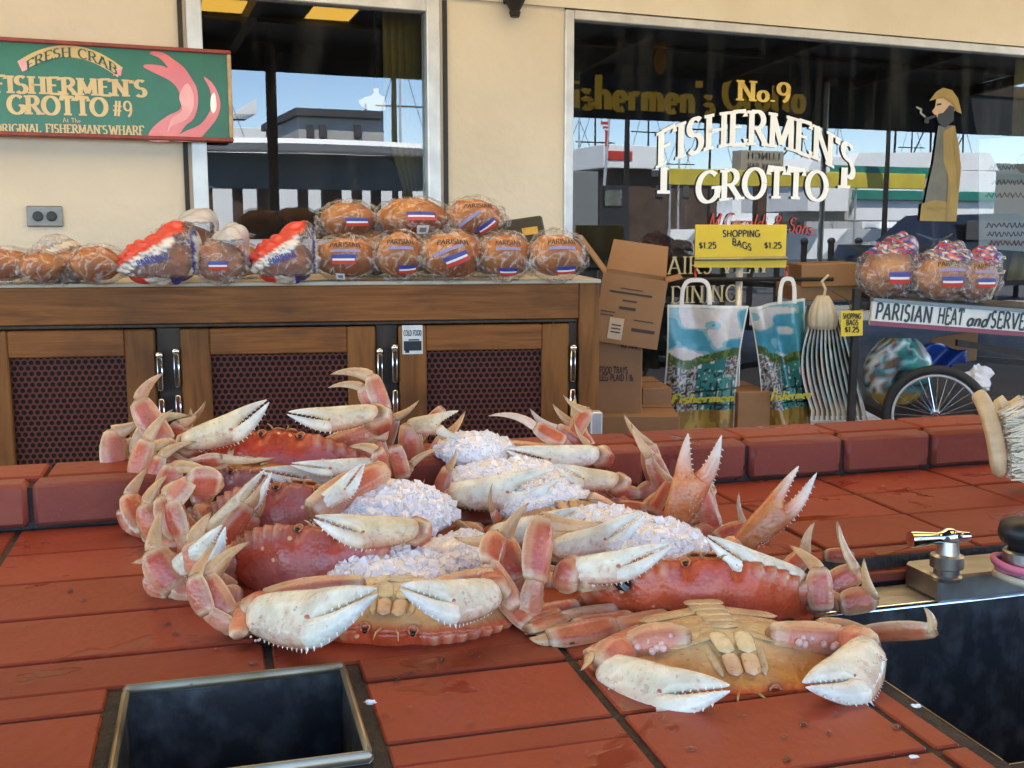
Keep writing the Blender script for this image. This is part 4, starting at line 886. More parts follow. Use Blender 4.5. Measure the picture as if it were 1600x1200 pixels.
# ================================================================== wooden cabinet with bread on it
KA = R(9); KT = V((math.cos(KA), math.sin(KA), 0)); KN = V((math.sin(KA), -math.cos(KA), 0)); KAX = (KT, KN, Z)
K0 = P(468, 470, 3.12); K0 = V((K0.x, K0.y, 0))
def kpt(x, y, off=0.0): return onplane(x, y, K0 + KN * off, KN)
def kp(s, z, off=0.0): return K0 + KT * s + KN * off + Z * z
def ks(x, y=500, off=0.0): return (kpt(x, y, off) - K0).dot(KT)
def wood_mat(name, c1, c2, c3, grain=(1.2, 9, 30)):
    m, nt, b, N, L = nodes(name); tc = N.new('ShaderNodeTexCoord'); mp = N.new('ShaderNodeMapping'); mp.inputs['Scale'].default_value = grain; L.new(tc.outputs['Object'], mp.inputs['Vector'])
    n1 = N.new('ShaderNodeTexNoise'); n1.inputs['Scale'].default_value = 2.2; n1.inputs['Detail'].default_value = 8; n1.inputs['Distortion'].default_value = 1.2; L.new(mp.outputs[0], n1.inputs['Vector'])
    cr = N.new('ShaderNodeValToRGB'); e = cr.color_ramp.elements; e[0].position = .3; e[0].color = (*c2, 1); e[1].position = .62; e[1].color = (*c1, 1); L.new(n1.outputs[0], cr.inputs[0])
    n2 = N.new('ShaderNodeTexNoise'); n2.inputs['Scale'].default_value = 3.5; n2.inputs['Detail'].default_value = 5; L.new(tc.outputs['Object'], n2.inputs['Vector'])
    r2 = N.new('ShaderNodeMapRange'); r2.inputs[1].default_value = .52; r2.inputs[2].default_value = .75; r2.inputs[4].default_value = .7; L.new(n2.outputs[0], r2.inputs[0])
    mx = N.new('ShaderNodeMix'); mx.data_type = 'RGBA'; mx.inputs[7].default_value = (*c3, 1); L.new(r2.outputs[0], mx.inputs[0]); L.new(cr.outputs[0], mx.inputs[6]); L.new(mx.outputs[2], b.inputs['Base Color'])
    b.inputs['Roughness'].default_value = .55; b.inputs['Specular IOR Level'].default_value = .25
    bp = N.new('ShaderNodeBump'); bp.inputs['Strength'].default_value = .12; bp.inputs['Distance'].default_value = .004; L.new(n1.outputs[0], bp.inputs['Height']); L.new(bp.outputs[0], b.inputs['Normal'])
    return m
M_oak = wood_mat('oiled_oak', (.25, .088, .016), (.14, .046, .009), (.04, .017, .007))
M_oakv = wood_mat('oiled_oak_upright', (.24, .092, .018), (.14, .050, .010), (.045, .02, .008), (14, 14, 1.4))
M_post = wood_mat('dark_worn_post', (.075, .05, .032), (.04, .028, .02), (.025, .02, .016), (14, 14, 1.4))
def grille_mat():
    m, nt, b, N, L = nodes('perforated_panel'); tc = N.new('ShaderNodeTexCoord'); sp = N.new('ShaderNodeSeparateXYZ'); L.new(tc.outputs['Object'], sp.inputs[0])
    def M(op, a, c=None):
        n = N.new('ShaderNodeMath'); n.operation = op
        for i, q in enumerate((a, c)):
            if q is None: continue
            if isinstance(q, (int, float)): n.inputs[i].default_value = q
            else: L.new(q, n.inputs[i])
        return n.outputs[0]
    px = .0182; py = px * .866 * 2
    ux = M('ADD', M('MULTIPLY', sp.outputs[0], math.cos(KA)), M('MULTIPLY', sp.outputs[1], math.sin(KA)))
    uz = sp.outputs[2]
    def cell(ox, oy):
        a = M('SUBTRACT', M('FRACT', M('ADD', M('DIVIDE', ux, px), 100 + ox)), .5); c = M('SUBTRACT', M('FRACT', M('ADD', M('DIVIDE', uz, py), 100 + oy)), .5)
        a = M('MULTIPLY', a, px); c = M('MULTIPLY', c, py)
        return M('SQRT', M('ADD', M('MULTIPLY', a, a), M('MULTIPLY', c, c)))
    d = M('MINIMUM', cell(0, 0), cell(.5, .5))
    mr = N.new('ShaderNodeMapRange'); mr.inputs[1].default_value = .0058; mr.inputs[2].default_value = .0072; L.new(d, mr.inputs[0])
    mx = N.new('ShaderNodeMix'); mx.data_type = 'RGBA'; mx.inputs[6].default_value = (.008, .004, .004, 1); mx.inputs[7].default_value = (.125, .036, .022, 1); L.new(mr.outputs[0], mx.inputs[0]); L.new(mx.outputs[2], b.inputs['Base Color'])
    b.inputs['Roughness'].default_value = .65; b.inputs['Specular IOR Level'].default_value = .2
    bp = N.new('ShaderNodeBump'); bp.inputs['Strength'].default_value = .7; bp.inputs['Distance'].default_value = .004; L.new(mr.outputs[0], bp.inputs['Height']); L.new(bp.outputs[0], b.inputs['Normal'])
    return m
M_grille = grille_mat()
ZS = kpt(468, 440).z                                # shelf height
cab = thing('bread_cabinet', 'long oak cabinet with perforated door panels and bread on top', 'cabinet', kp(0, 0))
SA, SE = -2.2, ks(936)
KD = .62
def kbox(name, s0, s1, z0, z1, o0, o1, m, parent=None, ch=.002):
    b = MB(); b.box(kp((s0 + s1) / 2, (z0 + z1) / 2, (o0 + o1) / 2), ((s1 - s0) / 2, (o1 - o0) / 2, (z1 - z0) / 2), KAX, ch=ch); return b.build(name, m, parent or cab)
zr0 = kpt(468, 503).z
kbox('top_rail', SA, ks(905) - .001, zr0, ZS - .012, -.03, .0, M_oak)
kbox('shelf_top', SA, SE + .004, ZS - .0115, ZS, -KD, .006, mat('shelf_laminate', (.5, .44, .33), (.4, .34, .25), rough=.45, scale=15))
kbox('corner_post', ks(905), SE, .02, ZS - .0125, -.05, .003, M_oakv)
kbox('end_panel', SE - .02, SE - .002, .02, ZS - .0125, -KD + .01, -.052, M_oakv)
kbox('back_panel', SA, SE - .022, .02, ZS - .0125, -KD, -KD + .015, M_post)
kbox('plinth', SA, ks(905) - .001, .0, .12, -.06, -.012, M_post)
kbox('drip_strip', SA, ks(905) - .003, zr0 - .012, zr0 - .002, -.03, -.012, M_post, ch=.002)
zd1 = zr0 - .016; zd0 = .16
doors = [(ks(-330), ks(-60)), (ks(-40), ks(240)), (ks(280), ks(586)), (ks(622), ks(889))]
for i, (a, c) in enumerate(doors):
    dr = MB(); st = .082; top = kpt(400, 553).z
    dr.box(kp(a + st / 2, (zd0 + zd1) / 2, -.008), (st / 2, .012, (zd1 - zd0) / 2), KAX, ch=.004); dr.box(kp(c - st / 2, (zd0 + zd1) / 2, -.008), (st / 2, .012, (zd1 - zd0) / 2), KAX, ch=.004)
    d = dr.build('door', M_oakv, cab)
    for z0, z1 in ((top, zd1), (zd0, zd0 + .09)):
        b = MB(); b.box(kp((a + c) / 2, (z0 + z1) / 2, -.0085), ((c - a) / 2 - st - .0005, .012, (z1 - z0) / 2), KAX, ch=.003); b.build('door_rail', M_oak, d)
    b = MB(); b.box(kp((a + c) / 2, (zd0 + top) / 2, -.018), ((c - a) / 2 - st + .01, .004, (top - zd0) / 2 + .01), KAX); b.build('perforated_panel', M_grille, d)
    for s_, zz in ((a - .012 if i else a + .01, 0), (c + .012, .01)):
        b = MB(); zt = kpt(470, 545).z - zz
        b.box(kp(s_, zt - .055, .004), (.009, .008, .05), KAX, ch=.004); b.ell(kp(s_, zt, .008), (.012, .012, .012), KAX, n=10, m=6); b.box(kp(s_, zt - .17, .003), (.009, .007, .045), KAX, ch=.004)
        smooth_by_angle(b.build('hinge', M_chrome, d))
for a, c in ((ks(241), ks(279)), (ks(587), ks(621)), (ks(890), ks(904)), (ks(-59), ks(-41))):
    kbox('mullion', a, c, .02, zr0 - .014, -.045, -.022, M_post)
# sticker on a door
b = MB(); a, c = ks(628), ks(660); z1, z0 = kpt(644, 508).z, kpt(644, 553).z
st_ = kbox('door_sticker', a, c, z0, z1, .0045, .0055, mat('sticker_white', (.68, .68, .64), (.55, .55, .52), rough=.5, scale=30), ch=0)
b = MB(); lettering(b, "COLD FOOD", kp(a + .004, z1 - .03, .0062), KT, Z, .015, width=c - a - .008, serif=False, thick=.2, thin=.16, proud=KN * .0001)
b.box(kp((a + c) / 2 + .004, z1 - .043, .0062), (.016, .0003, .002), KAX); b.box(kp((a + c) / 2, (z0 + z1) / 2 - .018, .0062), ((c - a) / 2 - .004, .0003, .014), KAX)
b.box(kp(a + .014, z0 + .012, .0066), (.006, .0003, .008), KAX); b.build('print', M_black, st_, fix=False)
jb = thing('junction_box', 'small grey metal junction box at the foot of the cabinet post', 'box', P(930, 664, 3.2)); b = MB(); c = P(930, 660, 3.2); b.box(c, (.018, .02, .035), KAX, ch=.004); b.build('case', M_alu, jb); b = MB(); b.tube([c - Z * .03, V((c.x, c.y, .05))], .008, 6); b.build('conduit', M_alu, jb)

# ------------------------------------------------------------------ bread
def crust_mat():
    m, nt, b, N, L = nodes('bread_crust'); tc = N.new('ShaderNodeTexCoord')
    n1 = N.new('ShaderNodeTexNoise'); n1.inputs['Scale'].default_value = 14; n1.inputs['Detail'].default_value = 6; L.new(tc.outputs['Object'], n1.inputs['Vector'])
    cr = N.new('ShaderNodeValToRGB'); e = cr.color_ramp.elements; e[0].position = .32; e[0].color = (.42, .115, .012, 1); e[1].position = .68; e[1].color = (.68, .30, .05, 1); L.new(n1.outputs[0], cr.inputs[0])
    n2 = N.new('ShaderNodeTexNoise'); n2.inputs['Scale'].default_value = 6; n2.inputs['Detail'].default_value = 3; L.new(tc.outputs['Object'], n2.inputs['Vector'])
    r2 = N.new('ShaderNodeMapRange'); r2.inputs[1].default_value = .4; r2.inputs[2].default_value = .62; r2.inputs[4].default_value = .9; L.new(n2.outputs[0], r2.inputs[0])
    m2 = N.new('ShaderNodeMix'); m2.data_type = 'RGBA'; m2.inputs[7].default_value = (.24, .05, .006, 1); L.new(r2.outputs[0], m2.inputs[0]); L.new(cr.outputs[0], m2.inputs[6])
    L.new(m2.outputs[2], b.inputs['Base Color']); b.inputs['Roughness'].default_value = .55
    bp = N.new('ShaderNodeBump'); bp.inputs['Strength'].default_value = .8; bp.inputs['Distance'].default_value = .015; L.new(n1.outputs[0], bp.inputs['Height']); L.new(bp.outputs[0], b.inputs['Normal'])
    return m
M_crust = crust_mat()
M_film = film_mat('clear_bread_bag', haze=.04, hcol=(.88, .82, .76))
M_filmp = film_mat('printed_bread_bag', haze=.12, hcol=(.75, .72, .72), attr=True, bump=.5)
M_lblue = mat('label_blue', (.03, .045, .23), (.05, .06, .3), rough=.4, scale=40); M_lred = mat('label_red', (.55, .05, .04), rough=.4); M_lwhite = mat('label_white', (.75, .73, .7), rough=.4)
M_lblk = mat('print_black', (.03, .025, .03), rough=.5)
GBREAD = 'bagged loaves on the oak cabinet'
def vnz(a, b_): return .5 + .5 * math.sin(a * 1.7 + 2.1 * math.sin(b_ * 1.3)) * math.cos(b_ * 1.1 + a)
def loaf(x, yb, d, w, h, label, seed, rz=0, kind='round', z=None, group=None, lx=0, ly=-.1, lrot=0, upc=None, word=True, tilt=0, size=None):
    """a bagged round loaf; x = picture column, yb = row of its base"""
    rr = random.Random(seed); c = P(x, yb, d)
    if z is not None: c.z = z
    t = thing('bread_loaf', label, 'bread', c, group)
    mpp = d / F; W_, H_ = w * mpp / 2 * (1.13 if kind == 'round' else 1.0), h * mpp / 2
    ca, sa = math.cos(rz), math.sin(rz); ax = (V((ca, sa, 0)), V((-sa, ca, 0)), Z)
    if tilt:
        q = Matrix.Rotation(tilt, 3, ax[1]); ax = tuple(q @ a for a in ax)
    ph = [rr.uniform(0, 6) for _ in range(6)]
    def bread(dv):
        k = 1 + .06 * math.sin(3 * dv.x + ph[0]) + .05 * math.sin(4 * dv.y + ph[1]) + .03 * math.sin(8 * dv.x + 5 * dv.z + ph[2]) - .05 * math.exp(-((dv.x * .8 + dv.y * .6 - .1) / .07) ** 2) * max(0, dv.z)
        if dv.z < 0: k *= 1 - .18 * abs(dv.z)
        return k
    cc = c + Z * H_ * .86
    b = MB(); b.ell(cc, (W_ * .84, W_ * .8, H_ * .9), ax, n=32, m=20, fn=bread)
    b.build('crust', M_crust, t, smooth=True)
    cols = []
    def bag(dv):
        cr_ = .05 * math.sin(9 * dv.x + 5 * dv.z + ph[2]) + .04 * math.sin(13 * dv.y + 7 * dv.z + ph[3]) + .03 * math.sin(17 * dv.z + 6 * dv.x + ph[4])
        k = .99 + abs(cr_) * 1.25
        if dv.z < -.55: k *= .93
        if kind != 'round' and dv.z > 0: k *= 1 + (.85 if kind not in ('taill', 'cart') else .5) * dv.z ** 1.5 * math.exp(-((dv.x - (.42 if kind != 'taill' else -.1)) / .42) ** 2)
        return k
    b = MB(); nn, mm = (48, 30) if kind == 'round' else (72, 48)
    b.ell(cc + Z * H_ * .02, (W_ * .93, W_ * .87, H_ * .98), ax, n=nn, m=mm, fn=bag)
    # gathered end of the bag
    if kind == 'round':
        for sd in (-1, 1):
         rings = []
         for i in range(5):
            u = i / 4; o_ = cc + ax[0] * (sd * W_ * (.66 + (.36 + .1 * math.sin(ph[1] * sd)) * u)) - ax[1] * (W_ * .25 * math.sin(ph[2]) * u) - Z * (H_ * (.45 + .35 * math.sin(ph[0] + sd)) * u); rw_ = H_ * (.72 - .5 * u)
            rings.append([o_ + ax[1] * (rw_ * math.cos(a)) + Z * (rw_ * .8 * math.sin(a) * (1 + .15 * math.sin(4 * a + ph[5]))) for a in [2 * math.pi * k / 16 for k in range(16)]])
         b.loft(rings)
    if kind in ('tailr', 'taill', 'red', 'cart'):
        # printed bag: red shoulder, white band with strokes, red and blue hem
        col = []
        for ip, p in enumerate(b.v):
            q = V(p) - cc; xx, zz = q.dot(ax[0]) / W_, q.z / H_; w_ = zz - .95 * xx; k = (0, 0, 0)      # runs down to the left
            if kind == 'cart': k = ((.6, .06, .08), (.06, .07, .3), (.6, .5, .5))[int(2.99 * vnz(xx * 9 + seed, zz * 12))] if (zz > .70 and vnz(xx * 9 + 3, zz * 11 + seed) > .38) else (0, 0, 0)
            elif kind == 'tailr': k = (.5, .47, .46) if (zz > 1.0 or xx > .84) else (0, 0, 0)
            elif w_ > .75 and xx < .62: k = (.66, .05, .03)
            elif .28 < w_ <= .75 and xx < .45: k = (.72, .65, .57) if math.sin(46 * (xx + zz * .4)) > -.75 else (.3, .26, .25)
            elif zz < -.55 and kind == 'red': k = (.66, .05, .04) if xx < -.25 else ((.74, .68, .6) if xx < .3 else (.03, .05, .27))
            elif xx > .80: k = (.66, .62, .58) if xx > .87 else (.05, .06, .25)
            if kind == 'taill': k = (.70, .62, .48) if .5 < w_ < .9 else (0, 0, 0)
            col.append(k)
        b.c = col
    b.build('bag', M_filmp if kind != 'round' else M_film, t, smooth=True, fix=False)
    # label stuck on the side facing the stall
    dv0 = V((lx, -1, ly)).normalized(); front_ = (ax[0] * dv0.x + ax[1] * dv0.y + ax[2] * dv0.z)
    def surf(du, dz):
        dv = V((lx + du, -1, ly + dz)).normalized(); return cc + ax[0] * (W_ * 1.03 * dv.x) + ax[1] * (W_ * .98 * dv.y) + Z * (H_ * 1.1 * dv.z)
    cr, sr = math.cos(lrot), math.sin(lrot)
    def patch(name, u0, u1, z0, z1, m, lift=0):
        b = MB(); n = 6; vv = []
        for i in range(n + 1):
            for zz in (z0, z1):
                u = u0 + (u1 - u0) * i / n; vv.append(surf(u * cr - zz * sr, u * sr * 1.4 + zz * cr) - ax[1] * (.001 + lift))
        b.add(vv, [(2 * i, 2 * i + 2, 2 * i + 3, 2 * i + 1) for i in range(n)]); return b.build(name, m, t, fix=False)
    lb_ = rr.uniform(.8, 1.15)
    if kind == 'red' or x < 200: pass
    else: patch('label', -.34, .34, .06, .2, M_lblue)
    if kind != 'red' and x >= 200: patch('label', -.30, .30, -.02, .055, M_lwhite, .0003); patch('label', -.32, .34, -.15, -.02, M_lred, .0003)
    if word and kind in ('round', 'cart'):
        b = MB(); tw = .9; n = 0
        def wf(u, y, tot):
            return u * tot, y
        # PARISIAN printed round the shoulder of the loaf
        tmp = MB(); lettering(tmp, "PARISIAN", V((-.5, 0, .52)), V((1, 0, 0)), Z, .26, width=1.0, thick=.22, thin=.14, serif=False)
        b.add([surf(p[0] - lx, p[2] - ly + .0) - ax[1] * .0015 for p in tmp.v], tmp.f); b.build('print', M_lblk, t, fix=False)
        patch('print_band', -.45 - lx, .45 - lx, .3 - ly, .42 - ly, mat('print_lilac', (.25, .24, .42), rough=.4) if 'print_lilac' not in MATS else MATS['print_lilac'])
    if kind == 'red':
        tmp = MB(); lettering(tmp, "PARISIAN", V((-.35, 0, -.1)), V((.9, 0, .42)).normalized(), V((-.42, 0, .9)).normalized(), .26, width=.85, thick=.24, thin=.16, serif=False)
        b = MB(); b.add([surf(p[0] - lx, p[2] - ly) - ax[1] * .002 for p in tmp.v], tmp.f); b.build('print', M_lblue, t, fix=False)
    if upc:
        patch('barcode', upc[0] - .16, upc[0] + .12, upc[1] - .22, upc[1] + .2, M_lwhite, .001); patch('barcode', upc[0] - .1, upc[0] + .06, upc[1] - .12, upc[1] + .1, M_grey, .0016)
    return t
dF, dB = 3.18, 3.40
row = [(540, 100, 78, 'clear bagged round loaf beside the red printed bag', dict(lx=-.05, ly=.0, upc=(-.1, -.75))), (624, 88, 84, 'clear bagged loaf with a low label, second from the red printed bag', dict(lx=.25, ly=-.45)),
       (703, 104, 84, 'bagged loaf under the gap between the two upper loaves', dict(lx=.1, ly=-.05, lrot=.35)), (788, 84, 82, 'bagged loaf standing in front of the black box', dict(lx=.0, ly=-.55)),
       (869, 92, 84, 'bagged loaf on the end of the cabinet shelf by the cartons', dict(lx=.15, ly=-.5))]
for i, (x, w, h, lab, kw) in enumerate(row): loaf(x, 437, dF + .003 * i, w, h, lab, 20 + i, z=ZS, group=GBREAD, rz=KA, **kw)
zt2 = ZS + .115
for i, (x, w, h, lab, kw) in enumerate(((548, 100, 66, 'upper loaf stacked behind the round loaves, nearest the red bags', dict(lx=.2, ly=-.05)), (648, 122, 70, 'upper loaf with a barcode on its bag', dict(lx=.1, ly=.15, upc=(.05, -.55))), (742, 92, 72, 'upper loaf leaning against the black box', dict(lx=.3, ly=-.3, lrot=.6)))):
    loaf(x, 392, dB, w, h, lab, 40 + i, z=zt2, group=GBREAD, rz=KA, word=(i == 2), **kw)
for i, x in enumerate((590, 680, 760)):              # loaves the upper ones rest on
    loaf(x, 430, dB + .02, 95, 82, 'bagged loaf half hidden under the upper loaves', 60 + i, z=ZS, group='hidden loaves under the upper row', rz=KA, word=False)
for (x, yb, d, w, h, lab, kw) in (
    (14, 437, 3.0, 88, 62, 'pale roll in a clear bag at the end of the bread row', dict()), (64, 437, 2.98, 72, 56, 'small wrapped roll between the pale roll and the dark rolls', dict()),
    (96, 432, 3.12, 116, 62, 'twisted bag of rolls below the power outlet', dict(kind='taill')), (156, 437, 3.0, 86, 66, 'small wrapped roll beside the red, white and blue bag', dict()),
    (252, 437, 3.0, 128, 74, 'bread in a red, white and blue printed bag', dict(kind='red')), (290, 396, 3.22, 112, 62, 'printed bread bag standing on end behind the others', dict(kind='tailr')),
    (346, 437, 3.05, 92, 72, 'loaf in a clear peaked bag beside the printed bags', dict(kind='tailr')), (446, 437, 3.08, 108, 74, 'loaf in a peaked bag with a bright red shoulder', dict(kind='red')),
    (112, 437, 3.06, 84, 56, 'flat wrapped roll lying under the twisted bag', dict()), (380, 430, 3.3, 70, 60, 'wrapped loaf at the back under the window', dict())):
    loaf(x, yb, d, w, h, lab, int(x) + 3, z=ZS + (.02 if 420 < yb < 430 else 0) if yb > 420 else ZS + .06, group='printed and clear bags of bread by the window', rz=KA, word=False, **kw)
# black box among the loaves
bx_ = thing('black_case', 'flat black case leaning among the loaves against the wall', 'box', kp(ks(812, 400, -.3), ZS, -.3)); b = MB(); cb = P(812, 368, 3.47)
ax_ = (KT, (KN + Z * .35).normalized(), (Z - KN * .35).normalized()); ax_ = tuple(Matrix.Rotation(R(8), 3, KN) @ a for a in ax_)
b.box(cb, (.078, .03, .048), ax_, ch=.006); b.build('case', mat('case_black', (.03, .028, .02), (.045, .04, .025), rough=.4, scale=10), bx_)
b = MB(); b.box(cb + ax_[0] * .03 + ax_[1] * .031, (.025, .001, .012), ax_); b.build('badge', M_gold, bx_)
# ================================================================== cartons, shopping bags, bread cart
M_card = mat('brown_cardboard', (.31, .165, .072), (.26, .135, .058), rough=.8, scale=5, bump=.06, bscale=80)
M_cardin = mat('cardboard_edge', (.30, .16, .07), (.25, .13, .055), rough=.85, scale=6)
M_tape = mat('paper_label', (.55, .42, .28), (.48, .35, .22), rough=.45, scale=12)
M_ink = mat('carton_ink', (.05, .035, .028), rough=.7)
def carton(x0, y0, x1, y1, d, depth, lab, yaw=0.0, roll=0.0, words=(), open_=False, group='cartons stacked by the cabinet', floor=False):
    """cardboard carton whose front face fills the picture box x0..x1, y0..y1 at distance d"""
    a, c = P(x0, y1, d), P(x1, y0, d); w, h = (c.x - a.x) / math.cos(yaw), c.z - a.z
    if floor: h = c.z - .09
    ce = V(((a.x + c.x) / 2, d, c.z - h / 2))
    rt = V((math.cos(yaw), math.sin(yaw), 0)); bk = V((-math.sin(yaw), math.cos(yaw), 0)); q = Matrix.Rotation(roll, 3, bk); rt, up = q @ rt, q @ Z
    t = thing('cardboard_carton', lab, 'carton', ce - up * (h / 2), group); ax = (rt, bk, up); mid = ce + bk * (depth / 2); th = .005
    if not open_:
        b = MB(); b.box(mid, (w / 2, depth / 2, h / 2), ax, ch=.003); b.build('carton_body', M_card, t)
        b = MB(); b.box(mid + up * (h / 2 + .0008), (w / 2 - .002, .0022, .0006), ax); b.build('flap_seam', M_ink, t)
    else:
        b = MB()
        b.box(ce + bk * th / 2, (w / 2, th / 2, h / 2), ax); b.box(ce + bk * (depth - th / 2), (w / 2, th / 2, h / 2), ax)
        for s in (-1, 1): b.box(mid + rt * (s * (w / 2 - th / 2)), (th / 2, depth / 2 - th - .0005, h / 2), ax)
        b.box(mid - up * (h / 2 - th), (w / 2 - th - .0005, depth / 2 - th - .0005, th / 2), ax); b.build('carton_body', M_card, t)
    for (txt, u, v, hh, wd) in words:
        b = MB(); p = ce + rt * ((u - .5) * w) + up * ((.5 - v) * h) - bk * .0012; lettering(b, txt, p, rt, up, hh, width=wd * w, serif=False, thick=.24, thin=.2, proud=-bk * .0001); b.build('print', M_ink, t, fix=False)
    return t, ce, ax, w, h
def flap(t, e0, e1, dirv, ln, m=None):
    b = MB(); n = dirv.cross(e1 - e0).normalized() * .0025; q = [e0, e1, e1 + dirv * ln - (e1 - e0) * .04, e0 + dirv * ln + (e1 - e0) * .04]
    b.add([p + n for p in q] + [p - n for p in q], [(0, 1, 2, 3), (7, 6, 5, 4), (0, 4, 5, 1), (1, 5, 6, 2), (2, 6, 7, 3), (3, 7, 4, 0)]); return b.build('flap', m or M_card, t)
t, ce, ax, w, h = carton(934, 432, 1036, 540, 3.62, .3, 'opened brown carton with raised flaps, topmost of the stack by the cabinet', yaw=-.12, roll=R(8), open_=True,
    )
for (u, v, wd, hh_) in ((.3, .19, .34, .0018), (.14, .25, .66, .0035), (.36, .36, .22, .0028), (.32, .47, .26, .005), (.05, .55, .22, .0018), (.05, .60, .2, .0018), (.58, .62, .3, .0018), (.56, .76, .36, .0055)):
    b = MB(); b.box(ce + ax[0] * ((u + wd / 2 - .5) * w) + ax[2] * ((.5 - v) * h) - ax[1] * .001, (wd * w / 2, .0004, hh_), ax); b.build('print', M_ink, t)
b = MB(); b.box(ce - ax[0] * w * .18 - ax[2] * h * .28 - ax[1] * .0012, (.024, .001, .036), ax); b.build('shipping_label', M_tape, t)
for k in range(3):
    b = MB(); b.box(ce - ax[0] * w * .18 - ax[2] * (h * .28 + .012 * (k - 1)) - ax[1] * .0026, (.016, .0003, .0022), ax); b.build('label_print', M_ink, t)
e0, e1 = ce - ax[0] * w / 2 + ax[2] * h / 2, ce + ax[0] * w / 2 + ax[2] * h / 2
flap(t, e0 + ax[1] * .3, e0, (ax[2] * .75 - ax[0] * .75).normalized(), .15)
flap(t, e1, e1 + ax[1] * .3, (ax[2] * .35 + ax[0] * .9).normalized(), .05)
flap(t, e1 + ax[1] * .3, e0 + ax[1] * .3, (ax[2] * .8 + ax[1] * .4).normalized(), .12)
carton(932, 532, 1004, 648, 3.66, .3, 'carton of food trays printed in black under the opened carton', yaw=-.05,
    words=(("FOOD TRAYS", .06, .44, .022, .62), ("LEG PLAID 1 lb", .06, .54, .022, .74), ("RP100", .52, .1, .022, .38)))
carton(930, 650, 1062, 700, 3.6, .34, 'wide low carton on the ground under the food tray carton', yaw=-.03, floor=True)
carton(1002, 606, 1050, 700, 3.85, .3, 'plain carton behind the first shopping bag', yaw=.1, floor=True)
carton(1150, 612, 1206, 700, 4.1, .3, 'plain carton between the two shopping bags', yaw=.15, floor=True)

# ------------------------------------------------------------------ shopping bag stand
M_ysign = mat('yellow_sign', (.72, .52, .015), (.64, .45, .012), rough=.45, scale=8)
DS = 4.25
stp = P(1156, 400, DS)
stn = thing('shopping_bag_stand', 'steel stand holding a yellow sign that prices shopping bags', 'sign stand', V((stp.x, DS, .08)))
b = MB(); b.tube([V((stp.x, DS, .08)), V((stp.x, DS, P(1156, 405, DS).z))], .014, 10); b.build('pole', M_alu, stn, smooth=True)
b = MB(); b.lathe(V((stp.x, DS, .08)), [(.2, 0), (.2, .015), (.03, .03), (.02, .06)], Z, 20); b.build('base', M_iron, stn)
q0, q1 = P(1085, 403, DS - .02), P(1229, 351, DS - .02); sc_ = (q0 + q1) / 2
b = MB(); b.box(sc_, ((q1.x - q0.x) / 2, .006, (q1.z - q0.z) / 2), None, ch=.002); b.build('sign_board', M_ysign, stn)
q2, q3 = P(1085, 418, DS - .02), P(1229, 405, DS - .02); b = MB(); b.box((q2 + q3) / 2 + V((0, .004, 0)), ((q3.x - q2.x) / 2, .004, (q3.z - q2.z) / 2)); b.build('lower_strip', M_ysign, stn)
b = MB(); b.tube([V((q2.x, DS - .03, q3.z)), V((q3.x, DS - .03, q3.z + .004))], .007, 8); b.build('clip_rail', M_steel, stn)
def yl(t, x0, y0, x1, hpx, rot=0, d=DS - .028):
    p0, p1 = P(x0, y0, d), P(x1, y0 + rot, d); b = MB(); rt = (p1 - p0).normalized(); lettering(b, t, p0, rt, V((0, -1, 0)).cross(rt) * -1 if False else Z, hpx * d / F, width=(p1 - p0).length, serif=False, thick=.2, thin=.17, proud=V((0, -.0003, 0))); b.build('lettering', M_black, stn, fix=False)
yl("SHOPPING", 1129, 370, 1187, 10); yl("BAGS", 1144, 382, 1174, 10, 10); yl("$1.25", 1092, 388, 1119, 9); yl("$1.25", 1194, 388, 1221, 9)
b = MB(); zb = P(1100, 436, DS).z
b.tube([V((P(1060, 430, DS).x, DS - .02, zb)), V((P(1300, 430, DS).x, DS - .02, zb))], .008, 8); b.build('hanging_rail', M_iron, stn)
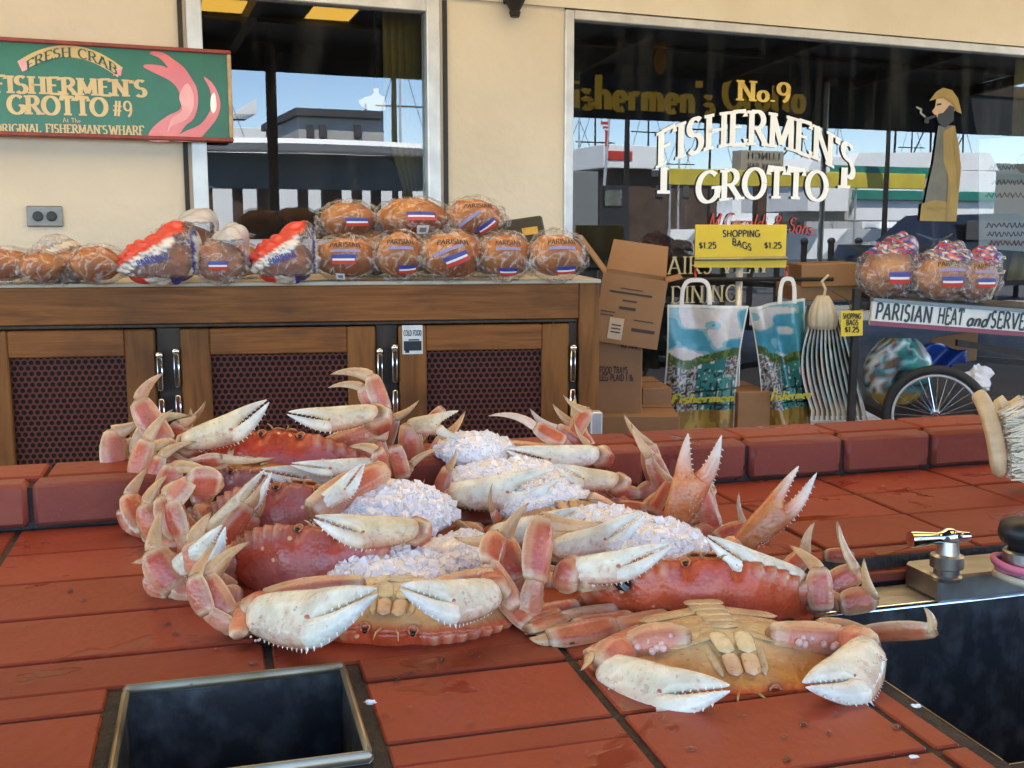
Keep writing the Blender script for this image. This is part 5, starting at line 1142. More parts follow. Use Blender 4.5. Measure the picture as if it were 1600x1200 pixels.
# scenic plastic bags
M_bag = mat('printed_plastic', (1, 1, 1), (.86, .88, .88), rough=.25, attr=True, coat=.2, bump=.3, bscale=9, scale=40)
M_hand = mat('white_plastic_handle', (.78, .75, .68), (.7, .67, .6), rough=.35, scale=10)
def hash2(i, j, s=0): return math.modf(abs(math.sin(i * 12.9898 + j * 78.233 + s * 37.7) * 43758.5453))[0]
def vnoise(x, y, s=0):
    i, j = math.floor(x), math.floor(y); f, g_ = x - i, y - j; f = f * f * (3 - 2 * f); g_ = g_ * g_ * (3 - 2 * g_)
    return (hash2(i, j, s) * (1 - f) + hash2(i + 1, j, s) * f) * (1 - g_) + (hash2(i, j + 1, s) * (1 - f) + hash2(i + 1, j + 1, s) * f) * g_
def scenic(u, v, s):
    """harbour picture printed on the bag: u across, v up"""
    n = vnoise(u * 9, v * 14, s); n2 = vnoise(u * 30, v * 44, s + 1); e = .012
    if .16 < v < .40 and u > .38 and (abs(v - .31 - .05 * (u - .6)) < .007 or abs(v - .22 + .03 * u) < .007 or min(abs(u - .5), abs(u - .72), abs(u - .93)) < .009): return (.015, .02, .02)
    if u < .025 or u > .975 or v > .975: return (.72, .70, .64)
    hor = .60 + .05 * math.sin(u * 5 + s) + .04 * vnoise(u * 7, 0, s)
    if v > hor:
        c = (.06, .28, .38); k = vnoise(u * 4 + 2 * v, v * 13, s)
        return (.60, .56, .54) if k > .66 else ((.22, .42, .47) if k > .54 else c)
    if v > hor - .07: return (.05, .10, .03) if n2 > .4 else (.14, .2, .04)
    if v > .15:
        left = u < .34 + .15 * vnoise(3, v * 5, s)
        if left or (u > .8 and v > .42):
            return ((.02, .035, .03), (.16, .1, .05), (.42, .42, .40), (.05, .14, .16), (.3, .05, .035))[int(n2 * 4.99)]
        if n2 > .80: return (.6, .62, .6)
        if n2 < .2 and v < .5: return (.02, .03, .03)
        return (.025, .17, .16) if n > .45 else (.045, .25, .21)
    k = vnoise(u * 22, v * 8, s); return (.38, .24, .05) if k > .45 else (.24, .14, .03)
def shopbag(corners, d, dd, lab, seed, handle, fold=.015, parent_label=None):
    """corners: TL TR BR BL in picture px; dd distances of the four corners"""
    pts = [P(x, y, d + e) for (x, y), e in zip(corners, dd)]; n, m = 80, 120
    t = thing('shopping_bag', lab, 'shopping bag', (pts[2] + pts[3]) / 2, 'printed plastic shopping bags on the stand')
    for side in (0, 1):
        vv, cc = [], []
        for j in range(m + 1):
            for i in range(n + 1):
                u, v = i / n, j / m
                bot, top_ = pts[3].lerp(pts[2], u), pts[0].lerp(pts[1], u); p = bot.lerp(top_, v)
                edge = min(1, 6 * u * (1 - u)); fy = fold * math.sin(u * 9 + 2.5 * v + seed) + fold * .8 * math.sin(u * 4 - 5 * v + seed * 2) + fold * .7 * (vnoise(u * 5, v * 6, seed) - .5)
                thick = .02 * edge * (1 - v * .8)
                cave = .012 * math.sin(math.pi * v) * (1 if u < .5 else -1) * abs(u - .5) * 2
                vv.append(p + V((cave, (fy * edge) + (-thick if side == 0 else thick + .002), 0)))
                cc.append(scenic(u, v, seed))
        b = MB(); k = n + 1; b.add(vv, [(j * k + i, j * k + i + 1, (j + 1) * k + i + 1, (j + 1) * k + i) for j in range(m) for i in range(n)], cc)
        b.build('bag_front' if side == 0 else 'bag_back', M_bag, t, smooth=True, fix=False)
    (xa, xb, yt, yb_) = handle; pa, pb_ = P(xa, yb_, d - .01), P(xb, yb_, d - .01); tz = P(xa, yt, d).z; rings = []
    for i in range(21):
        a = math.pi * i / 20; c_ = (pa + pb_) / 2; hw = (pb_.x - pa.x) / 2; hz = tz - pa.z
        sx = math.copysign(abs(math.cos(a)) ** .6, -math.cos(a)); sz = math.sin(a) ** .6 if math.sin(a) > 1e-6 else 0
        p = c_ + V((hw * sx, 0, hz * sz)); rd = V((sx, 0, sz)).normalized()
        rings.append([p + rd * .010 + V((0, .004, 0)), p + rd * .010 - V((0, .004, 0)), p - rd * .006 - V((0, .004, 0)), p - rd * .006 + V((0, .004, 0))])
    b = MB(); b.loft(rings); smooth_by_angle(b.build('handle', M_hand, t))
    cen = pts[0].lerp(pts[1], .5).lerp(pts[3].lerp(pts[2], .5), .80); rt = (pts[2] - pts[3]).normalized(); ww = (pts[2] - pts[3]).length
    b = MB()
    for txt, dz, wd in (("Fishermen", .02, .8),):
        lettering(b, txt, cen - rt * (ww * wd / 2) + Z * dz - V((0, .075, 0)), rt, Z, .034, width=ww * wd, thick=.26, thin=.14, serif=False, slant=.2, proud=V((0, -.0004, 0)))
    b.build('print', mat('print_ochre', (.5, .42, .03), rough=.3) if 'print_ochre' not in MATS else MATS['print_ochre'], t, fix=False)
    b = MB(); hk = P((xa + xb) / 2, yt - 4, d); b.tube([hk + Z * .0, hk + Z * .02 + V((0, .02, 0)), hk + Z * .04 + V((0, .0, 0))], .004, 6); b.build('hanging_tie', M_redp, t)
    return t
shopbag([(1043, 476), (1170, 478), (1147, 668), (1028, 672)], 4.12, (0, 0, 0, 0), 'scenic harbour plastic shopping bag beside the cartons', 3, (1066, 1108, 438, 476))
shopbag([(1170, 480), (1258, 466), (1268, 662), (1192, 668)], 4.12, (0, .06, .06, 0), 'narrower folded harbour shopping bag under the edge of the yellow sign', 8, (1219, 1240, 436, 474), fold=.03)
# bundle of folded bags hanging edge on
t = thing('bag_bundle', 'bundle of folded shopping bags tied at the neck and hanging edge on', 'shopping bag', P(1310, 655, 4.1))
for k in range(11):
    u = k / 10; xt, xb = 1272 + 30 * u, 1268 + 82 * u; pts = []
    vv, cc = [], []
    for j in range(13):
        v = j / 12; x = (xt + (xb - xt) * (v ** .8)) - 18 * math.sin(math.pi * min(1, v * 1.1)) * (1 - u); y = 486 + (655 - 486) * v - (6 if v == 0 else 0)
        c_ = P(x, y, 4.12 + .02 * math.sin(k)); e = .006 + .014 * v; dpt = V((0, .12, 0))
        vv += [c_ + V((-e * .4, -.02, 0)), c_ + V((e * .4, -.02, 0)), c_ + dpt + V((e, 0, 0))]
        wh = (.72, .68, .58) if (v < .35 or True) else (.1, .3, .3); sc2 = scenic(.2 + .5 * u, max(.03, .9 - v * .85), 5 + k)
        cc += [wh, wh if v < .3 else sc2, sc2]
    b = MB(); b.add(vv, [f for j in range(12) for f in ((3 * j, 3 * j + 1, 3 * j + 4, 3 * j + 3), (3 * j + 1, 3 * j + 2, 3 * j + 5, 3 * j + 4))], cc); b.build('folded_bag', M_bag, t, smooth=True, fix=False)
rings = []
for i in range(8):
    u = i / 7; c_ = P(1286, 462 + 52 * u, 4.08); r_ = .010 + .042 * math.sin(math.pi * (.08 + .6 * u)); rings.append([c_ + V((math.cos(a), math.sin(a) * .8, 0)) * (r_ * (1 + .10 * math.sin(11 * a))) for a in [2 * math.pi * k / 40 for k in range(40)]])
b = MB(); b.loft(rings); b.build('gathered_neck', mat('tan_plastic', (.55, .47, .33), (.45, .38, .26), rough=.4, scale=20), t, smooth=True)
b = MB(); b.tube([P(1286, 470, 4.08), P(1290, 452, 4.08), P(1284, 440, 4.1), P(1294, 430, 4.15)], .005, 6); b.build('string', mat('string', (.5, .4, .28), rough=.9), t)
# small yellow price tag on the cart
DC = 4.0
# ------------------------------------------------------------------ bread cart with a bicycle wheel
def cq(x, y, k=0.0): return P(x, y, DC + k)
cart = thing('bread_cart', 'dark wheeled bread cart with a lettered white board and a spoked wheel', 'cart', cq(1480, 690))
sa_, sb_ = cq(1360, 489), cq(1660, 511); srt = (sb_ - sa_).normalized(); sup = V((0, 0, 1)); sn = V((0, -1, 0))
L0 = (sb_ - sa_).length; hh = 37 * DC / F / 2; smid = (sa_ + sb_) / 2; SAX = (srt, V((0, 1, 0)), srt.cross(V((0, 1, 0))))
b = MB(); b.box(smid, (L0 / 2, .012, hh), SAX, ch=.002); b.build('sign_board', mat('board_white', (.72, .72, .68), (.62, .62, .58), rough=.5, scale=12), cart)
b = MB(); b.box(smid - SAX[2] * (hh - .008) - V((0, .013, 0)), (L0 / 2, .002, .0085), SAX); b.build('sign_stripe', mat('plum_paint', (.23, .06, .09), rough=.5), cart)
b = MB(); b.box(smid + SAX[2] * (hh + .006) + V((0, .0, 0)), (L0 / 2, .02, .006), SAX); b.build('sign_cap', mat('blue_grey_paint', (.16, .22, .26), rough=.5), cart)
b = MB(); u_ = sup
def cl(t, x0, x1, slant=0, hpx=25, dy=0, kw=None):
    f0 = (x0 - 1360) / 300; p0, p1 = sa_.lerp(sb_, f0), sa_.lerp(sb_, (x1 - 1360) / 300); base = -SAX[2] * (hh - .024 - dy) - V((0, .0135, 0))
    lettering(b, t, p0 + base, srt, SAX[2], hpx * DC / F, width=(p1 - p0).length, serif=False, thick=.2, thin=.14, slant=slant, proud=V((0, -.0003, 0)))
cl("PARISIAN", 1366, 1453, .06); cl("HEAT", 1463, 1502, .06); cl("and", 1508, 1540, .3, 22); cl("SERVE", 1545, 1598, .06)
b.build('lettering', mat('teal_black_lettering', (.03, .05, .05), rough=.5), cart, fix=False)
M_cartw = mat('dark_cart_wood', (.03, .022, .018), (.05, .035, .025), rough=.6, scale=8)
zc_ = cq(1480, 470).z
b = MB(); b.box(cq(1480, 474, .28) + V((.09, 0, 0)), (.40, .27, .012), SAX, ch=.003); b.build('tray', M_cartw, cart)
for x in (1342, 1640):
    b = MB(); b.box(V((cq(x, 500).x, DC + .04, (cq(x, 455).z + .12) / 2)), (.014, .014, (cq(x, 455).z - .1) / 2), None, ch=.003); b.build('upright', M_iron, cart)
b = MB(); b.box(cq(1480, 560, .5) + V((.09, 0, 0)), (.40, .015, .012), SAX); b.build('frame_bar', M_iron, cart); b = MB(); b.box(cq(1560, 545, .02), (.16, .012, .012), (Matrix.Rotation(R(8), 3, 'Y') @ V((1, 0, 0)), V((0, 1, 0)), Z)); b.build('frame_bar', M_iron, cart)
b = MB(); b.box(cq(1500, 640, .3), (.36, .25, .015), None); b.build('lower_shelf', M_cartw, cart)
wc = cq(1462, 650, -.06); wr = 80 * DC / F
b = MB(); rings = []
for i in range(49):
    a = 2 * math.pi * i / 48; rd = V((math.cos(a) * .94, math.cos(a) * -.34, math.sin(a))); rings.append([wc + rd * (wr - .016) + (rd * math.cos(t) + V((.34, .94, 0)) * math.sin(t)) * .016 for t in [2 * math.pi * k / 10 for k in range(10)]])
b.loft(rings, cap=False); wh = b.build('wheel', mat('tyre', (.02, .02, .02), rough=.7), cart, smooth=True)
b = MB(); rings = []
for i in range(49):
    a = 2 * math.pi * i / 48; rd = V((math.cos(a) * .94, math.cos(a) * -.34, math.sin(a))); rings.append([wc + rd * (wr - .038) + (rd * math.cos(t) * .006 + V((.34, .94, 0)) * math.sin(t) * .011) for t in [2 * math.pi * k / 8 for k in range(8)]])
b.loft(rings, cap=False); b.build('rim', M_alu, wh, smooth=True)
b = MB()
for i in range(28):
    a = 2 * math.pi * i / 28; rd = V((math.cos(a) * .94, math.cos(a) * -.34, math.sin(a))); b.tube([wc + V((.34, .94, 0)) * (.02 if i % 2 else -.02), wc + rd * (wr - .04)], .0016, 4)
b.lathe(wc - V((.34, .94, 0)) * .03, [(.001, 0), (.02, 0), (.02, .06), (.001, .06)], V((.34, .94, 0)), 10); b.build('spokes', M_chrome, wh)
b = MB(); b.tube([wc - V((.34, .94, 0)) * .05, wc + V((.34, .94, 0)) * .45], .012, 8); b.build('axle', M_iron, cart)
b = MB(); ptag = [cq(x, y, -.03) for x, y in ((1314, 486), (1348, 485), (1348, 524), (1314, 526))]; pb2 = [p + V((0, .004, 0)) for p in ptag]
tg = thing('price_tag', 'small yellow card tag pricing shopping bags, tied to the cart', 'tag', ptag[3])
b.add(ptag + pb2, [(0, 1, 2, 3), (7, 6, 5, 4), (0, 4, 5, 1), (1, 5, 6, 2), (2, 6, 7, 3), (3, 7, 4, 0)]); b.build('card', M_ysign, tg)
b = MB()
for txt, y, x0, x1 in (("SHOPPING", 498, 1317, 1345), ("BAGS", 508, 1322, 1341), ("$1.25", 519, 1320, 1342)):
    p0, p1 = cq(x0, y, -.0325), cq(x1, y, -.0325); lettering(b, txt, p0, (p1 - p0).normalized(), Z, 8 * DC / F, width=(p1 - p0).length, serif=False, thick=.24, thin=.2, proud=V((0, -.0002, 0)))
b.build('lettering', M_black, tg, fix=False)
b = MB(); b.tube([cq(1330, 486, -.03), cq(1326, 470, 0), cq(1300, 455, .1)], .002, 4); b.build('string', M_ink, tg)
carton(1252, 412, 1342, 448, 4.3, .25, 'brown carton on the end of the bread cart', yaw=-.05, roll=R(-2), group='cartons on the cart')
carton(1240, 446, 1342, 470, 4.32, .3, 'flat carton under the carton on the bread cart', yaw=.0, group='cartons on the cart')
zt_ = cq(1480, 466, .2).z
for (x, w, h, kd, lab) in ((1385, 100, 92, 'cart', 'tall bag of rolls with red and blue print at the near end of the cart'), (1465, 104, 82, 'cart', 'bag of rolls in the middle of the cart'), (1520, 88, 76, 'cart', 'bag of rolls by the shop window end of the cart')):
    t_ = loaf(x, 470, DC + (.12 if x < 1450 else .06), w, h, lab, int(x), z=zt_, group='bags of rolls on the cart', kind=kd, word=x > 1400, rz=.05)
t = thing('teal_bag_pile', 'teal printed plastic bag slumped against the cart wheel', 'plastic bag', cq(1395, 630, .05))
b = MB(); rings = []; cols = []
for i in range(15):
    u = i / 14; rings.append([]); cols.append([])
    for k in range(28):
        a = 2 * math.pi * k / 28; rx = 52 * math.sin(math.pi * (.08 + .84 * u)) ** .6 * (1 + .1 * vnoise(k * .6, i * .6, 3)); x = 1398 + 8 * u + rx * math.cos(a); y = 632 - 104 * u
        rings[-1].append(cq(x, y, .1 + .07 * math.sin(a) * (1 + .4 * vnoise(k, i, 4)))); cols[-1].append(scenic(.1 + .8 * (.5 + .5 * math.cos(a)), .05 + .52 * u, 11))
b.loft(rings, cols); b.build('bag', M_bag, t, smooth=True)
t = thing('blue_cloth', 'blue plastic sheet draped inside the cart', 'cloth', cq(1460, 570, .2)); b = MB(); vv = []
for j in range(9):
    for i in range(17):
        u, v = i / 16, j / 8; x = 1415 + 95 * u; y = 536 + 8 * u + (44 * (1 - .4 * u)) * v + 5 * math.sin(u * 9 + v * 3); vv.append(cq(x, y, .22 + .03 * math.sin(u * 11 + v * 4)))
b.add(vv, [(j * 17 + i, j * 17 + i + 1, (j + 1) * 17 + i + 1, (j + 1) * 17 + i) for j in range(8) for i in range(16)]); o = b.build('sheet', mat('blue_plastic', (.012, .04, .2), (.02, .06, .28), rough=.3, scale=10), t, smooth=True, fix=False)
o.modifiers.new('thickness', 'SOLIDIFY').thickness = .004
t = thing('crumpled_paper', 'crumpled white paper stuffed beside the cart wheel', 'paper', cq(1530, 612, .02)); b = MB()
rp = random.Random(9); b.ell(cq(1528, 592, .04), (.055, .04, .05), n=12, m=8, fn=lambda d: rp.uniform(.7, 1.25)); b.build('paper', mat('white_paper', (.75, .75, .76), rough=.7), t)
t = thing('cardboard_sheet', 'flattened tan card standing behind the cart shelf', 'card', cq(1500, 560, .42)); b = MB(); b.box(cq(1490, 545, .42), (.1, .004, .06), (V((.98, .1, .12)).normalized(), V((-.1, .98, 0)).normalized(), Z)); b.build('card', M_card, t)
# ================================================================== crabs
def shell_mat(name, rough=.3, spot=0.0, bump=.25, gran=220, sub=0):
    m, nt, b, N, L = nodes(name); tc = N.new('ShaderNodeTexCoord'); at = N.new('ShaderNodeAttribute'); at.attribute_name = 'Col'; oi = N.new('ShaderNodeObjectInfo')
    off = N.new('ShaderNodeVectorMath'); off.operation = 'ADD'; L.new(tc.outputs['Object'], off.inputs[0])
    cmb = N.new('ShaderNodeCombineXYZ'); L.new(oi.outputs['Random'], cmb.inputs[0]); L.new(oi.outputs['Random'], cmb.inputs[1]); L.new(cmb.outputs[0], off.inputs[1])
    n1 = N.new('ShaderNodeTexNoise'); n1.inputs['Scale'].default_value = 34; n1.inputs['Detail'].default_value = 6; L.new(off.outputs[0], n1.inputs['Vector'])
    r1 = N.new('ShaderNodeMapRange'); r1.inputs[1].default_value = .3; r1.inputs[2].default_value = .7; r1.inputs[3].default_value = .78; r1.inputs[4].default_value = 1.14; L.new(n1.outputs[0], r1.inputs[0])
    mu = N.new('ShaderNodeMix'); mu.data_type = 'RGBA'; mu.blend_type = 'MULTIPLY'; mu.inputs[0].default_value = 1; L.new(at.outputs['Color'], mu.inputs[6]); L.new(r1.outputs[0], mu.inputs[7])
    c = mu.outputs[2]
    # fine brown freckles
    n3 = N.new('ShaderNodeTexNoise'); n3.inputs['Scale'].default_value = 240; n3.inputs['Detail'].default_value = 2; L.new(off.outputs[0], n3.inputs['Vector'])
    r3 = N.new('ShaderNodeMapRange'); r3.inputs[1].default_value = .64; r3.inputs[2].default_value = .72; r3.inputs[4].default_value = .5; L.new(n3.outputs[0], r3.inputs[0])
    m3 = N.new('ShaderNodeMix'); m3.data_type = 'RGBA'; m3.blend_type = 'MULTIPLY'; m3.inputs[7].default_value = (.55, .38, .28, 1); L.new(r3.outputs[0], m3.inputs[0]); L.new(c, m3.inputs[6]); c = m3.outputs[2]
    vo = N.new('ShaderNodeTexVoronoi'); vo.inputs['Scale'].default_value = gran; L.new(off.outputs[0], vo.inputs['Vector'])
    if spot:
        v2 = N.new('ShaderNodeTexVoronoi'); v2.inputs['Scale'].default_value = 62; L.new(off.outputs[0], v2.inputs['Vector'])
        r2 = N.new('ShaderNodeMapRange'); r2.inputs[1].default_value = .11; r2.inputs[2].default_value = .17; r2.inputs[3].default_value = spot; r2.inputs[4].default_value = 0; L.new(v2.outputs['Distance'], r2.inputs[0])
        sr = N.new('ShaderNodeSeparateColor'); L.new(v2.outputs['Color'], sr.inputs[0]); gt = N.new('ShaderNodeMath'); gt.operation = 'GREATER_THAN'; gt.inputs[1].default_value = .45; L.new(sr.outputs[0], gt.inputs[0])
        g2 = N.new('ShaderNodeMath'); g2.operation = 'MULTIPLY'; L.new(gt.outputs[0], g2.inputs[0]); L.new(r2.outputs[0], g2.inputs[1])
        m2 = N.new('ShaderNodeMix'); m2.data_type = 'RGBA'; m2.inputs[7].default_value = (.75, .42, .2, 1); L.new(g2.outputs[0], m2.inputs[0]); L.new(c, m2.inputs[6]); c = m2.outputs[2]
    n5 = N.new('ShaderNodeTexNoise'); n5.inputs['Scale'].default_value = 75; n5.inputs['Detail'].default_value = 5; n5.inputs['Distortion'].default_value = .6; L.new(off.outputs[0], n5.inputs['Vector'])
    r5 = N.new('ShaderNodeMapRange'); r5.inputs[1].default_value = .52; r5.inputs[2].default_value = .68; r5.inputs[4].default_value = .2; L.new(n5.outputs[0], r5.inputs[0])
    m5 = N.new('ShaderNodeMix'); m5.data_type = 'RGBA'; m5.inputs[7].default_value = (.52, .16, .06, 1); L.new(r5.outputs[0], m5.inputs[0]); L.new(c, m5.inputs[6]); c = m5.outputs[2]
    b.inputs['Coat Weight'].default_value = .12; b.inputs['Coat Roughness'].default_value = .07; b.inputs['Specular IOR Level'].default_value = .36
    L.new(c, b.inputs['Base Color'])
    rg = N.new('ShaderNodeMapRange'); rg.inputs[1].default_value = .35; rg.inputs[2].default_value = .65; rg.inputs[3].default_value = rough * .7; rg.inputs[4].default_value = rough * 1.5; L.new(n1.outputs[0], rg.inputs[0]); L.new(rg.outputs[0], b.inputs['Roughness'])
    ad = N.new('ShaderNodeMath'); ad.operation = 'MULTIPLY_ADD'; ad.inputs[1].default_value = -.35; L.new(vo.outputs['Distance'], ad.inputs[0]); L.new(n1.outputs[0], ad.inputs[2])
    bp = N.new('ShaderNodeBump'); bp.inputs['Strength'].default_value = bump; bp.inputs['Distance'].default_value = .003; L.new(ad.outputs[0], bp.inputs['Height']); L.new(bp.outputs[0], b.inputs['Normal'])
    if sub: b.inputs['Subsurface Weight'].default_value = sub; b.inputs['Subsurface Radius'].default_value = (.006, .003, .002); b.inputs['Subsurface Scale'].default_value = 1
    return m
M_shell = shell_mat('red_crab_shell', rough=.27, spot=1.0, bump=.4)
M_limb = shell_mat('crab_limb', rough=.22, bump=.5)
M_eye = mat('crab_eye', (.01, .008, .008), rough=.1)
def lerp3(a, b, t): t = max(0, min(1, t)); return tuple(x + (y - x) * t for x, y in zip(a, b))
CREAM, CREAM2, PINK, RED, ORANGE, BROWN, WHITE = (.76, .65, .40), (.60, .42, .19), (.52, .070, .030), (.46, .040, .015), (.62, .125, .026), (.40, .18, .045), (.80, .78, .68)
MAROON = (.34, .055, .045)
# carapace outline (right half), unit width
_half = [(0, .285), (.035, .292), (.066, .272), (.085, .248), (.108, .250), (.128, .276), (.2, .262), (.28, .232), (.35, .188), (.415, .13), (.465, .07), (.5, .01), (.475, -.055), (.40, -.15), (.32, -.235), (.24, -.305), (.17, -.335), (0, -.348)]
def _resample(pts, n):
    d = [0]
    for a, b in zip(pts[:-1], pts[1:]): d.append(d[-1] + math.hypot(b[0] - a[0], b[1] - a[1]))
    out = []
    for i in range(n):
        t = d[-1] * i / (n - 1); k = max(j for j in range(len(d)) if d[j] <= t + 1e-9); k = min(k, len(d) - 2); f = (t - d[k]) / (d[k + 1] - d[k]); out.append((pts[k][0] + (pts[k + 1][0] - pts[k][0]) * f, pts[k][1] + (pts[k + 1][1] - pts[k][1]) * f))
    return out
_r = _resample(_half, 90); _out = []
for i, (x, y) in enumerate(_r):
    k = 0.0
    if x > .13 and y > .005:
        a = math.atan2(y, x); ph = (i * .235) % 1.0; k = .020 * (1 - abs(2 * ph - 1)) ** 1.2
    l = math.hypot(x, y + .03); _out.append((x + x / l * k, y + (y + .03) / l * k, k / .02))
OUTL = _out + [(-x, y, k) for x, y, k in _out[-2:0:-1]]
_s = _resample([(0, .285), (.05, .285), (.128, .276)] + _half[6:], 90); OUTS = _s + [(-x, y) for x, y in _s[-2:0:-1]]
def outline(r):                                     # orbits and teeth belong to the rim only
    f = max(0, min(1, (r - .88) / .12)); return [(b[0] + (a[0] - b[0]) * f, b[1] + (a[1] - b[1]) * f, a[2]) for a, b in zip(OUTL, OUTS)]
def crab(label, fpx, d, Wd, yaw=0, tau=0, roll=0, claws=(), legs=(), shell=(.50, .055, .02), belly=(.47, .31, .12), under=BROWN, grey=0.0, tone=0.0, name='crab', hole=None, auto=(1, 1), sd_=0):
    yaw, tau, roll = R(yaw), R(tau), R(roll)
    f = V((math.sin(yaw) * math.cos(tau), -math.cos(yaw) * math.cos(tau), math.sin(tau)))
    up = V((-math.sin(yaw) * math.sin(tau), math.cos(yaw) * math.sin(tau), math.cos(tau))); n = -up; x = f.cross(n)
    q = Matrix.Rotation(roll, 3, f); x, n = q @ x, q @ n
    fp = P(fpx[0], fpx[1], d); org = fp - f * (.285 * Wd)
    def loc(a, b, c): return org + x * (a * Wd) + f * (b * Wd) + n * (c * Wd)
    t = thing(name, label, 'crab', V((org.x, org.y, max(ZT, org.z - .1))), 'cooked crabs heaped on the tiled counter')
    rr = random.Random(int(fpx[0] * 7 + fpx[1]))
    s1, s2 = rr.uniform(0, 6), rr.uniform(0, 6)
    # upper shell
    NR = 20; rings, cols = [], []
    def zd(px, py, r):
        z = .21 * (1 - r ** 2.3) ** .72
        z += .014 * math.exp(-((px) / .12) ** 2 - ((py - .06) / .12) ** 2) + .012 * math.exp(-((abs(px) - .25) / .12) ** 2 - ((py + .04) / .14) ** 2) - .004 * math.exp(-((abs(px) - .13) / .03) ** 2 - ((py + .02) / .16) ** 2) * (1 - r)
        z += .004 * math.sin(px * 34 + s1) * math.sin(py * 30 + s2)
        return z
    for i in range(NR + 1):
        r = 1 - (i / NR) ** 1.35 * .985; ring, cl_ = [], []
        for (ox, oy, k) in outline(r):
            rk = r; px, py = ox * rk, -.03 + (oy + .03) * rk; lift = .0 if i else -.004
            ring.append(loc(px, py, zd(px, py, r) + lift))
            c = lerp3(shell, ORANGE, .35 * vnoise(px * 7 + s1, py * 7, 2)); c = lerp3(c, MAROON, .45 * vnoise(px * 4, py * 5 + s2, 4))
            c = lerp3(c, (.33, .15, .14), grey * vnoise(px * 5 + 3, py * 6 + s1, 6))
            if r > .93: c = lerp3(c, (.62, .36, .2), .65 * k)
            if r > .80 and r < .9: c = lerp3(c, shell, .6)
            cl_.append(c)
        rings.append(ring); cols.append(cl_)
    if hole:
        def scr(p): v_ = V(p) - EYE; w_ = v_.dot(_fw); return 800 + F * v_.x / w_, 600 - F * v_.dot(_up) / w_, w_
        cand = [(math.hypot(scr(p)[0] - hole[0], scr(p)[1] - hole[1]) + 400 * scr(p)[2], i_, j_) for i_, rg_ in enumerate(rings) for j_, p in enumerate(rg_)]
        _, i_, j_ = min(cand); hp_ = rings[i_][j_]
        for ii in range(len(rings)):
            for jj in range(len(rings[0])):
                e_ = (rings[ii][jj] - hp_).length; cols[ii][jj] = lerp3(cols[ii][jj], (.03, .015, .012), max(0, 1 - e_ / .017) * 1.2)
        hn = (hp_ - loc(0, -.03, -.02)).normalized(); hn = (hn + (EYE - hp_).normalized()).normalized(); hs_ = hn.cross(f).normalized(); bh = MB(); rh = random.Random(4)
        bh.ell(hp_ + hn * .0005, (.0115, .008, .003), (hs_, hn.cross(hs_), hn), n=9, m=5, fn=lambda q_: rh.uniform(.75, 1.15)); bh.build('shell_hole', M_eye, t)
    b = MB(); b.loft(rings, cols); b.build('carapace', M_shell, t, smooth=True)
    # underside
    rings, cols = [], []; prof = ((1.0, -.003), (.965, -.016), (.90, -.038), (.80, -.062), (.68, -.082), (.55, -.104), (.42, -.128), (.28, -.138), (.12, -.142), (.02, -.142))
    for (r, z) in prof:
        ring, cl_ = [], []
        for (ox, oy, k) in outline(r):
            px, py = ox * r, -.03 + (oy + .03) * r; ring.append(loc(px, py, z + .004 * math.sin(px * 30) * math.sin(py * 26 + s1)))
            c = lerp3(under, belly, (1 - r) * 2.0 - .25 + .4 * (vnoise(px * 12, py * 12, 3) - .5)); c = lerp3(c, ORANGE, .5 * vnoise(px * 6 + s2, py * 6, 8) * r)
            if r > .95: c = lerp3(c, shell, .8)
            cl_.append(c)
        rings.append(ring); cols.append(cl_)
    b = MB(); b.loft(rings, cols); b.build('underside', M_limb, t, smooth=True)
    # mouth plates, sternum plates, tail flap
    def plate(p0, p1, w, th, c, name_='mouth_plate'):
        a, e = loc(*p0), loc(*p1); dv = (e - a); L_ = dv.length; dv.normalize(); nn = (-n - dv * (-n).dot(dv)).normalized(); sd = dv.cross(nn); rings, cols = [], []
        for i in range(9):
            u = i / 8; k = max(0, 1 - abs(2 * u - 1) ** 5) ** .45 * .90 + .10; o_ = a + dv * (L_ * u)
            rings.append([o_ + sd * (math.cos(q_) * w * Wd * k) + nn * (math.sin(q_) * th * Wd * k) for q_ in [2 * math.pi * j / 12 for j in range(12)]]); cols.append([lerp3(c, CREAM, .22 * (math.sin(q_) > .5) + .15 * abs(2 * u - 1)) for q_ in [2 * math.pi * j / 12 for j in range(12)]])
        b = MB(); b.loft(rings, cols); return b.build(name_, M_limb, t, smooth=True)
    oc = lerp3(belly, ORANGE, .25)
    for s in (-1, 1):
        plate((s * .046, .05, -.146), (s * .034, .172, -.112), .033, .007, belly); plate((s * .034, .162, -.112), (s * .029, .25, -.064), .029, .008, lerp3(oc, ORANGE, .2))
        plate((s * .096, .045, -.138), (s * .072, .235, -.058), .019, .007, lerp3(belly, BROWN, .5))
        for k in range(4): plate((s * .03, .045 - .075 * k, -.143), (s * (.23 + .01 * k), .085 - .09 * k, -.106), .040, .0045, lerp3(belly, BROWN, .4), 'sternum_plate')
    for k in range(5): plate((0, .02 - .06 * k, -.144), (0, -.05 - .06 * k, -.142), .05 + .006 * k, .006, lerp3(belly, BROWN, .2), 'tail_plate')
    for s in (-1, 1):
        b = MB(); b.ell(loc(s * .098, .262, .002), (.011 * Wd,) * 3, n=10, m=7); b.build('eye', M_eye, t, smooth=True)
        b = MB(); rings = []
        for i in range(17):
            a = 2 * math.pi * i / 16; o_ = loc(s * .098, .258, -.012) + (x * math.cos(a) + n * math.sin(a)) * (.019 * Wd); dd = (x * math.cos(a) + n * math.sin(a)); rings.append([o_ + (dd * math.cos(q_) + f * math.sin(q_)) * (.0055 * Wd) for q_ in [2 * math.pi * j / 6 for j in range(6)]])
        b.loft(rings, [[lerp3(CREAM2, RED, .6)] * 6] * 17, cap=False); b.build('eye_socket', M_limb, t, smooth=True)
